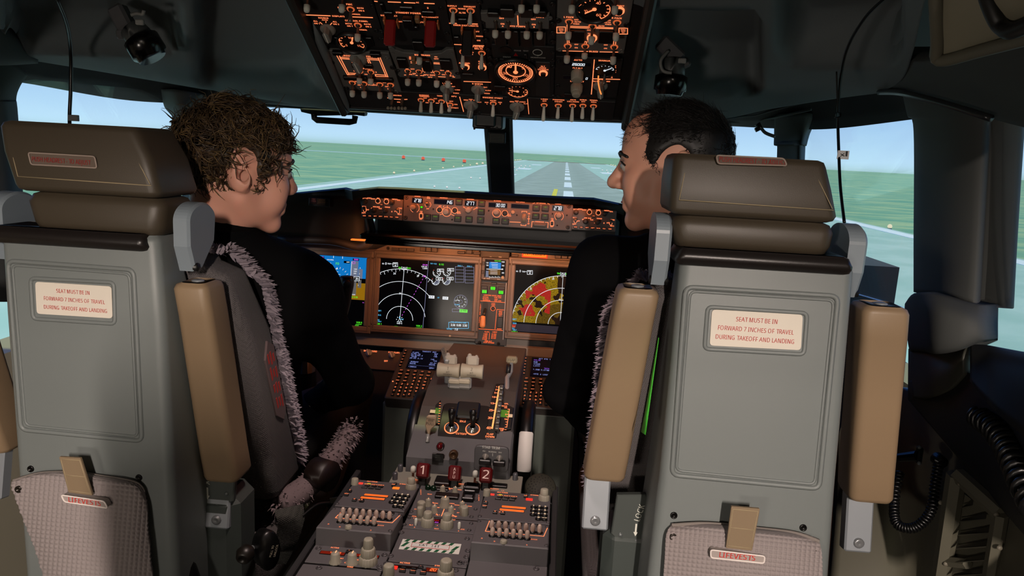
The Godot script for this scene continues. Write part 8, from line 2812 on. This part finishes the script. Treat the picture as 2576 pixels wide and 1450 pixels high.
# ---------------------------------------------------------------- people: smooth joined fields meshed as surface nets
var prims := []
func cap(a: Vector3, b: Vector3, ra: float, rb := -1.0, k := .03):
	prims.append([0, a, b - a, ra, (ra if rb < 0 else rb) - ra, k, maxf((b - a).length_squared(), 1e-8)])

func ell(x: Transform3D, c: Vector3, r: Vector3, k := .015, tilt := Basis()):
	prims.append([1, x * c, (x.basis * tilt).inverse(), r, r * r, k])

func apart(q: Array, p: Vector3) -> float:
	if q[0] == 0:
		var v: Vector3 = p - q[1]
		var h := clampf(v.dot(q[2]) / q[6], .0, 1.0)
		return (v - q[2] * h).length() - q[3] - q[4] * h
	var w: Vector3 = q[2] * (p - q[1])
	var k0: float = (w / q[3]).length()
	return k0 * (k0 - 1.0) / maxf((w / q[4]).length(), 1e-6)

func field(p: Vector3) -> float:
	var d := 9.0
	for q in prims:
		var e := apart(q, p)
		var k: float = q[5]
		if k >= .0:
			var t := maxf(k - absf(d - e), .0) / maxf(k, 1e-6)
			d = minf(d, e) - t * t * k * .25
		else:
			var t := maxf(-k - absf(d + e), .0) / -k
			d = maxf(d, -e) - t * t * k * .25
	return d

func nets(s: SurfaceTool, lo: Vector3, hi: Vector3, cell: float, rough: FastNoiseLite = null, amp := .0):
	var B := 6
	var n := Vector3i(((hi - lo) / cell / B).ceil()) * B
	var W := n.x + 1
	var H := n.y + 1
	var val := PackedFloat32Array()
	val.resize(W * H * (n.z + 1))
	val.fill(9.0)
	var act := []
	var every := prims
	for bz in n.z / B:
		for by in n.y / B:
			for bx_ in n.x / B:
				var o := Vector3i(bx_, by, bz) * B
				var mid := lo + (Vector3(o) + Vector3.ONE * B * .5) * cell
				prims = every
				if absf(field(mid)) > cell * B * 1.0 + amp: continue
				act.append(o)
				# only the shapes that reach this block
				var near := []
				var ds := []
				var least := 9.0
				for q in every:
					ds.append(apart(q, mid))
					if q[5] >= .0: least = minf(least, ds.back())
				for q in every.size():
					if ds[q] < (least if every[q][5] >= .0 else .0) + 2.0 * cell * B + absf(every[q][5]): near.append(every[q])
				prims = near
				for z in range(o.z, o.z + B + 1):
					for y in range(o.y, o.y + B + 1):
						for x in range(o.x, o.x + B + 1):
							var i := x + W * (y + H * z)
							if val[i] > 8.0:
								var p := lo + Vector3(x, y, z) * cell
								val[i] = field(p) + (amp * rough.get_noise_3dv(p) if rough else .0)
	prims = every
	var vert := {}
	var off := [0, 1, W, W + 1, W * H, W * H + 1, W * H + W, W * H + W + 1]
	var edges := [[0, 1], [2, 3], [4, 5], [6, 7], [0, 2], [1, 3], [4, 6], [5, 7], [0, 4], [1, 5], [2, 6], [3, 7]]
	for o in act:
		for z in range(o.z, o.z + B):
			for y in range(o.y, o.y + B):
				for x in range(o.x, o.x + B):
					var i: int = x + W * (y + H * z)
					var m := 0
					for k in 8: m |= int(val[i + off[k]] < .0) << k
					if m == 0 or m == 255: continue
					var c := Vector3.ZERO
					var cnt := 0
					for e in edges:
						if ((m >> e[0]) & 1) != ((m >> e[1]) & 1):
							var a := val[i + off[e[0]]]
							var t := a / (a - val[i + off[e[1]]])
							var pa := Vector3(e[0] & 1, (e[0] >> 1) & 1, e[0] >> 2)
							c += pa.lerp(Vector3(e[1] & 1, (e[1] >> 1) & 1, e[1] >> 2), t)
							cnt += 1
					vert[i] = lo + (Vector3(x, y, z) + c / cnt) * cell
	var st3 := [1, W, W * H]
	for i in vert:
		for ax in 3:
			var u: int = st3[(ax + 1) % 3]
			var v: int = st3[(ax + 2) % 3]
			var s0 := val[i] < .0
			if s0 == (val[i + st3[ax]] < .0) or not (vert.has(i - u) and vert.has(i - v) and vert.has(i - u - v)): continue
			if s0: quad(s, vert[i], vert[i - v], vert[i - u - v], vert[i - u])
			else: quad(s, vert[i], vert[i - u], vert[i - u - v], vert[i - v])

func head_prims(x: Transform3D, g: Dictionary):
	ell(x, Vector3(0, .030, -.014), Vector3(.076, .086, .096))
	ell(x, Vector3(0, -.022, .034), Vector3(.060, .078, .060), .03)
	for sd in [-1.0, 1.0]:
		cap(x * Vector3(sd * .052, -.050, -.004), x * Vector3(sd * .020, -.098, .064), .019, .015, .03)
		ell(x, Vector3(sd * .041, -.024, .062), Vector3(.022, .024, .026), .02)
		ell(x, Vector3(sd * .036, -.055, .058), Vector3(.024, .022, .024), .025)
	cap(x * Vector3(-.012, -.102, .070), x * Vector3(.012, -.102, .070), .0155, -1, .02)
	ell(x, Vector3(0, .055, .052), Vector3(.056, .048, .040), .03)
	cap(x * Vector3(-.034, .026, .080), x * Vector3(.034, .026, .080), .0105, -1, .018)
	for sd in [-1.0, 1.0]: ell(x, Vector3(sd * .032, .006, .103), Vector3(.019, .012, .014), -.012)
	for sd in [-1.0, 1.0]: ell(x, Vector3(sd * .031, .006, .079), Vector3(.0135, .0125, .0135), .004)
	cap(x * Vector3(0, .020, .088), x * Vector3(0, -.020, .108 + g.nose), .0075, .0105, .012)
	ell(x, Vector3(0, -.027, .108 + g.nose), Vector3(.0125, .011, .0135), .010)
	for sd in [-1.0, 1.0]: ell(x, Vector3(sd * .013, -.031, .099), Vector3(.009, .008, .012), .008)
	cap(x * Vector3(-.022, -.060, .086), x * Vector3(.022, -.060, .086), .0075, -1, .008)
	cap(x * Vector3(-.018, -.073, .085), x * Vector3(.018, -.073, .085), .0080, -1, .008)
	cap(x * Vector3(-.030, -.062, .082), x * Vector3(0, -.0668, .0985), .0018, -1, -.004)
	cap(x * Vector3(.030, -.062, .082), x * Vector3(0, -.0668, .0985), .0018, -1, -.004)
	for sd in [-1.0, 1.0]:
		var tilt := Basis(Vector3.RIGHT, -.22) * Basis(Vector3.UP, sd * .6)
		ell(x, Vector3(sd * .083, -.004, -.018), Vector3(.0085, .037, .023), .006, tilt)
		ell(x, Vector3(sd * .077, -.032, -.004), Vector3(.007, .010, .009), .006)
		ell(x, Vector3(sd * .0915, .002, -.012), Vector3(.0065, .026, .0135), -.005, tilt)
		ell(x, Vector3(sd * .083, -.010, -.010), Vector3(.012, .010, .006), -.004)
	cap(x * Vector3(0, -.05, -.028), g.neck, .056, .062, .035)

func person(label: String, g: Dictionary):
	var x: Transform3D = g.head
	var t := thing("person", label, "person", Transform3D(Basis(), g.pelvis * Vector3(1, 0, 1)))
	var back := Transform3D(Basis(), -t.position)
	var limbs := func(grow: float):
		prims = []
		var k := .06
		cap(g.chest + Vector3(-.10, .03, 0), g.chest + Vector3(.10, .03, 0), .115 + grow, -1, k)
		cap(g.chest, g.pelvis, .13 + grow, .15 + grow, k)
		cap(g.neck, g.chest + Vector3(0, .06, 0), .066 + grow, .09 + grow, k)
		for i in 2:
			var a: Array = g.arms[i]
			cap(g.neck + Vector3(0, -.03, 0), a[0], .052 + grow, .058 + grow, k)
			cap(a[0], a[1], .060 + grow, .046 + grow, .04)
			cap(a[1], a[2], .045 + grow, .030 + grow, .02)
	# skin: one continuous surface of body, neck, head and hands
	limbs.call(-.012)
	for i in 2:
		var l: Array = g.legs[i]
		cap(l[0], l[1], .075, .055, .05); cap(l[1], l[2], .052, .038, .02)
	var s := st(true)
	var lo: Vector3 = g.pelvis.min(g.chest) - Vector3(.42, .7, .75)
	nets(s, lo, Vector3(lo.x + .84, g.neck.y - .015, lo.z + 1.05), .022)
	prims = []
	head_prims(x, g)
	nets(s, x.origin - Vector3(.14, .19, .14), x.origin + Vector3(.14, .15, .14), .0034)
	for i in 2:
		var a: Array = g.arms[i]
		prims = []
		var d: Vector3 = (a[2] - a[1]).normalized()
		var w: Vector3 = d.cross(Vector3.UP).normalized()
		var pm: Vector3 = a[2] + d * .085
		cap(a[2], a[2] + d * .02, .026, .026, .02)
		for f in 4: cap(a[2] + d * .02 + w * (f - 1.5) * .012, pm + w * (f - 1.5) * .020, .014, .011, .014)
		for f in 4:
			var b: Vector3 = pm + w * (f - 1.5) * .020
			var m: Vector3 = b + (d * .8 + Vector3(0, -.6, 0)) * [.036, .042, .040, .030][f]
			cap(b, m, .0095, .0088, .006); cap(m, m + (d * .3 + Vector3(0, -.95, 0)) * .032, .0088, .0075, .004)
		var sd2 := 1.0 if i == 0 else -1.0
		cap(a[2] + d * .03 + w * sd2 * .02, a[2] + d * .075 + w * sd2 * .05 + Vector3(0, -.02, 0), .013, .009, .012)
		nets(s, a[2] - Vector3.ONE * .05 + d * .06 - Vector3.ONE * .09, a[2] + d * .06 + Vector3.ONE * .14, .005)
	var skin := mat(g.skin, .5, .0, "grain", 90.0, .12)
	skin.subsurf_scatter_enabled = true
	skin.subsurf_scatter_strength = .12
	var body := obj("body", s, skin, t, back)
	# clothing
	var nz := FastNoiseLite.new()
	nz.seed = 8
	nz.frequency = 9.0
	var dark := mat(Color(.04, .04, .045), .85, .0, "grain", 90.0, .3)
	dark.metallic_specular = .15
	limbs.call(.004)
	s = st(true)
	nets(s, lo + Vector3(0, .55, 0), Vector3(lo.x + .84, g.neck.y + .03, lo.z + 1.05), .013, nz, .006)
	obj("jacket", s, dark, t, back)
	prims = []
	for i in 2:
		var l: Array = g.legs[i]
		cap(l[0], l[1], .088, .068, .05); cap(l[1], l[2], .066, .055, .02)
	s = st(true)
	nets(s, lo, lo + Vector3(.84, .95, 1.05), .018, nz, .006)
	obj("trousers", s, mat(Color(.045, .045, .05), .85), t, back)
	for i in 2:
		s = st(true)
		lathe(s, Transform3D(Basis(Vector3.UP, .1 * (i - .5)) * Basis.from_scale(Vector3(1, .8, 2.2)), g.legs[i][2] + Vector3(0, -.05, -.07)), [Vector2(0, -.06), Vector2(.035, -.05), Vector2(.045, 0), Vector2(.035, .05), Vector2(0, .06)], 14)
		obj("shoe", s, mat(Color(.03, .03, .03), .4), t, back)
	# collar standing round the neck
	var ax: Vector3 = (x * Vector3(0, -.06, -.03) - g.neck).normalized()
	var cb := Basis(ax.cross(Vector3(0, 0, 1)).normalized(), ax.cross(ax.cross(Vector3(0, 0, 1)).normalized()), ax)
	s = st(true)
	lathe(s, Transform3D(cb, g.neck - ax * .015), [Vector2(.098, -.03), Vector2(.082, .004), Vector2(.076, g.collar), Vector2(.071, g.collar + .004), Vector2(.067, g.collar - .006), Vector2(.068, 0)], 30)
	obj("collar", s, dark, t, back)
	# eyes and brows
	for sd in [-1.0, 1.0]:
		s = st(true)
		lathe(s, x * Transform3D(Basis(), Vector3(sd * .031, .0055, .0815)), [Vector2(.0128, 0), Vector2(.011, .0068), Vector2(.006, .0118), Vector2(0, .0132)], 18)
		var e := obj("eye", s, mat(Color(.72, .69, .66), .15), t, back)
		s = st(true)
		lathe(s, x * Transform3D(Basis(), Vector3(sd * .031, .0050, .0815)), [Vector2(.0058, .0120), Vector2(.0030, .0136), Vector2(0, .0138)], 14)
		obj("iris", s, mat(Color(.10, .12, .12), .1), e)
		s = st(true)
		tube(s, curve([x * Vector3(sd * .010, .025, .0965), x * Vector3(sd * .030, .031, .0945), x * Vector3(sd * .052, .022, .079)], 8), [.0042, .0052, .0055, .0055, .005, .0046, .004, .0032, .002], 6)
		tube(s, curve([x * Vector3(sd * .019, .009, .0915), x * Vector3(sd * .031, .0145, .0945), x * Vector3(sd * .045, .007, .085)], 8), .0019, 5)
		obj("eyebrow", s, g.hair[0], t, back)
	s = st(true)
	for sd in [-1.0, 1.0]: tube(s, curve([x * Vector3(sd * .024, -.0655, .0875), x * Vector3(sd * .010, -.0640, .0945), x * Vector3(0, -.0655, .0955)], 6), [.001, .0018, .0022, .0024, .0024, .0022, .002], 6)
	obj("lips", s, mat(g.skin * Color(.80, .55, .55), .5), t, back)
	hair(x, g, t, back)

# hair: a close cap under thousands of separate tapering strands
func hair(x: Transform3D, g: Dictionary, t: Node3D, back: Transform3D):
	var gr := RandomNumberGenerator.new()
	gr.seed = g.seed
	prims = []
	var rr: Vector3 = Vector3(.078, .088, .098) + Vector3.ONE * g.capthick
	ell(x, Vector3(0, .032, -.014), rr)
	ell(x, Vector3(0, g.cut_y, .10), Vector3(.11, .075, g.cut_z), -.02)
	ell(x, Vector3(0, -.125, -.03), Vector3(.15, g.nape, .14), -.02)
	for sd in [-1.0, 1.0]: ell(x, Vector3(sd * .085, -.015, -.010), Vector3(.03, g.ear, .034), -.015)
	var nz := FastNoiseLite.new()
	nz.seed = 4
	nz.frequency = 14.0
	var s := st(true)
	nets(s, x.origin - Vector3(.14, .14, .14), x.origin + Vector3(.14, .17, .14), .0042, nz, g.lump)
	var capm := obj("hair", s, g.hair[0], t, back)
	var tools := []
	for m in g.hair: tools.append(st(true))
	for i in g.strands:
		var d := Vector3(gr.randfn(0, 1), gr.randfn(0, 1), gr.randfn(0, 1)).normalized()
		var o: Vector3 = Vector3(0, .032, -.014) + d * (rr - Vector3.ONE * .002)
		# the strand grows only where the cap is, and never hangs over the ear or the face
		var side: float = absf(o.x) / rr.x
		var fade: bool = side > .45 and o.y < .045 + g.fade or o.y < -.035
		if field(x * o) > (.006 if not fade else .002): continue
		var len2: float = gr.randf_range(g.len.x, g.len.y) * (g.short if fade else 1.0) * (1.0 + g.top * maxf(.0, d.y))
		var flow: Vector3 = (g.flow + Vector3(d.x * .6, d.y * g.lift - .15, d.z * .5 - .2 * signf(d.z)) + Vector3(nz.get_noise_3dv(o * 1.6), nz.get_noise_3dv(o * 1.6 + Vector3(9, 0, 0)), nz.get_noise_3dv(o * 1.6 + Vector3(0, 9, 0))) * g.wave + Vector3(gr.randfn(0, g.mess), gr.randfn(0, g.mess), gr.randfn(0, g.mess))).normalized()
		var tang := (flow - d * flow.dot(d) * .85).normalized()
		var u := d.cross(tang).normalized()
		if o.z > .035: flow = (flow * .4 + Vector3(-.35, .75, -.25) * g.sweep).normalized()
		var ph: float = nz.get_noise_3dv(o * 2.5) * 9.0 + gr.randf() * .9
		var pts := []
		var rad := []
		var ok := true
		for j in 6:
			var f := j / 5.0
			var cur2: float = g.curl * sin(ph + f * 4.5)
			var p: Vector3 = o + tang * len2 * f + d * (len2 * f * (.16 + g.lift * .2) - len2 * f * f * .16) + u * cur2 * f + d * g.curl * .5 * (1.0 - cos(f * 4.0 + ph))
			# keep it on or above the scalp
			var v: Vector3 = (p - Vector3(0, .032, -.014))
			var kk: float = (v / rr).length()
			if kk < 1.0: p = Vector3(0, .032, -.014) + v / kk
			if p.y < g.clear and p.z > -.05 and o.y > g.clear - .01: ok = false
			pts.append(x * p)
			rad.append(g.thick * (1.0 - .85 * f))
		if ok: tube(tools[gr.randi() % tools.size()], pts, rad, 3, false)
	for i in tools.size(): tag(obj("hair_strands", tools[i], g.hair[i], capm), "", "", "", "stuff")

func face_frame(o: Vector3, f: Vector3, lean: float) -> Transform3D:
	f = f.normalized()
	var r := f.cross(Vector3.UP).normalized()
	var b := Basis(-r, r.cross(f), f)     # x = the person's left, y = up, z = forward
	return Transform3D(Basis(f, lean) * b, o)

func build_people():
	var L := at_z(500, 590, -1.42)
	person("blond man with wavy hair in a black jacket, turned right in the left seat", {
		"head": face_frame(Vector3(-.452, 1.338, -1.43), Vector3(.80, -.10, -.60), .0), "nose": -.003, "neck": Vector3(-.500, 1.200, -1.415), "collar": .052,
		"chest": Vector3(-.50, 1.03, -1.49), "pelvis": Vector3(-.55, .66, -1.62), "skin": Color(.80, .58, .50),
		"arms": [[Vector3(-.335, 1.095, -1.47), at_z(885, 965, -1.66), Vector3(-.43, .72, -1.80)], [Vector3(-.70, 1.10, -1.44), Vector3(-.78, .84, -1.56), Vector3(-.68, .74, -1.80)]],
		"legs": [[Vector3(-.47, .66, -1.66), Vector3(-.40, .68, -2.02), Vector3(-.42, .12, -2.02)], [Vector3(-.62, .66, -1.66), Vector3(-.68, .68, -2.02), Vector3(-.66, .12, -2.02)]],
		"hair": [mat(Color(.20, .15, .10), .5), mat(Color(.40, .32, .20), .45), mat(Color(.29, .22, .14), .45)], "seed": 21, "capthick": .004, "cut_y": -.012, "cut_z": .072, "nape": .062, "ear": .058, "lump": .010, "strands": 4600, "len": Vector2(.030, .052), "fade": -.03, "short": .3, "top": .1, "clear": .040, "sweep": 1.0, "flow": Vector3(-.25, .0, .35), "lift": .18, "mess": .22, "wave": 1.2, "curl": .014, "thick": .0021})
	person("dark-haired man in a black jacket, smiling in profile in the right seat", {
		"head": face_frame(Vector3(.400, 1.386, -1.45), Vector3(-.97, -.07, -.20), .0), "nose": .004, "neck": Vector3(.440, 1.222, -1.43), "collar": .02,
		"chest": Vector3(.46, 1.06, -1.50), "pelvis": Vector3(.50, .66, -1.62), "skin": Color(.82, .60, .51),
		"arms": [[Vector3(.66, 1.13, -1.46), Vector3(.74, .84, -1.56), Vector3(.64, .74, -1.80)], [Vector3(.285, 1.175, -1.47), at_z(1425, 985, -1.60), Vector3(.33, .72, -1.74)]],
		"legs": [[Vector3(.58, .66, -1.66), Vector3(.64, .68, -2.02), Vector3(.62, .12, -2.02)], [Vector3(.42, .66, -1.66), Vector3(.34, .66, -1.98), Vector3(.38, .12, -2.02)]],
		"hair": [mat(Color(.050, .040, .036), .5), mat(Color(.075, .058, .048), .45)], "seed": 33, "capthick": .003, "cut_y": -.018, "cut_z": .060, "nape": .085, "ear": .058, "lump": .004, "strands": 7500, "len": Vector2(.016, .030), "fade": .02, "short": .2, "top": .3, "clear": .044, "sweep": .35, "flow": Vector3(.0, .15, .55), "lift": .4, "mess": .25, "wave": .5, "curl": .002, "thick": .0009})
	# the person taking the picture, standing in the doorway: only the shadow shows
	var ph := thing("person", "photographer in a dark jacket standing behind the view with a phone held up", "person", Transform3D(Basis(), Vector3(.18, 0, .30)))
	var back := Transform3D(Basis(), Vector3(-.18, 0, -.30))
	prims = []
	cap(Vector3(.05, 1.36, .30), Vector3(.31, 1.36, .30), .10, -1, .08)
	cap(Vector3(.18, 1.36, .30), Vector3(.18, .98, .31), .13, .14, .08)
	cap(Vector3(.18, 1.42, .30), Vector3(.19, 1.56, .27), .055, -1, .05)
	cap(Vector3(.19, 1.60, .25), Vector3(.19, 1.68, .27), .075, .085, .05)
	for sd in [-1.0, 1.0]:
		cap(Vector3(.18 + sd * .18, 1.38, .30), Vector3(.19 + sd * .22, 1.14, .22), .058, .048, .05)
		cap(Vector3(.19 + sd * .22, 1.14, .22), Vector3(.195 + sd * .085, 1.37, .06), .046, .032, .03)
		cap(Vector3(.195 + sd * .085, 1.37, .06), Vector3(.195 + sd * .07, 1.40, .035), .032, .022, .02)
		cap(Vector3(.18 + sd * .09, .95, .31), Vector3(.18 + sd * .10, .50, .30), .095, .065, .06)
		cap(Vector3(.18 + sd * .10, .50, .30), Vector3(.18 + sd * .11, .08, .33), .062, .048, .03)
		cap(Vector3(.18 + sd * .11, .05, .33), Vector3(.18 + sd * .12, .04, .20), .045, .036, .03)
	var s := st(true)
	nets(s, Vector3(-.26, .0, .0), Vector3(.54, 1.80, .50), .022)
	obj("body", s, mat(Color(.10, .10, .11), .85), ph, back)
	var tel := thing("phone", "phone held up by the photographer behind the view", "phone", Transform3D(Basis(), Vector3(.195, 1.40, .030)))
	s = st()
	bx(s, Vector3.ZERO, Vector3(.150, .073, .008), .003)
	obj("case", s, mat(Color(.05, .05, .05), .4), tel)
	s = st()
	bx(s, Vector3(0, 0, .0042), Vector3(.142, .066, .0006))
	obj("screen", s, mat(Color(.02, .02, .02), .1), tel)
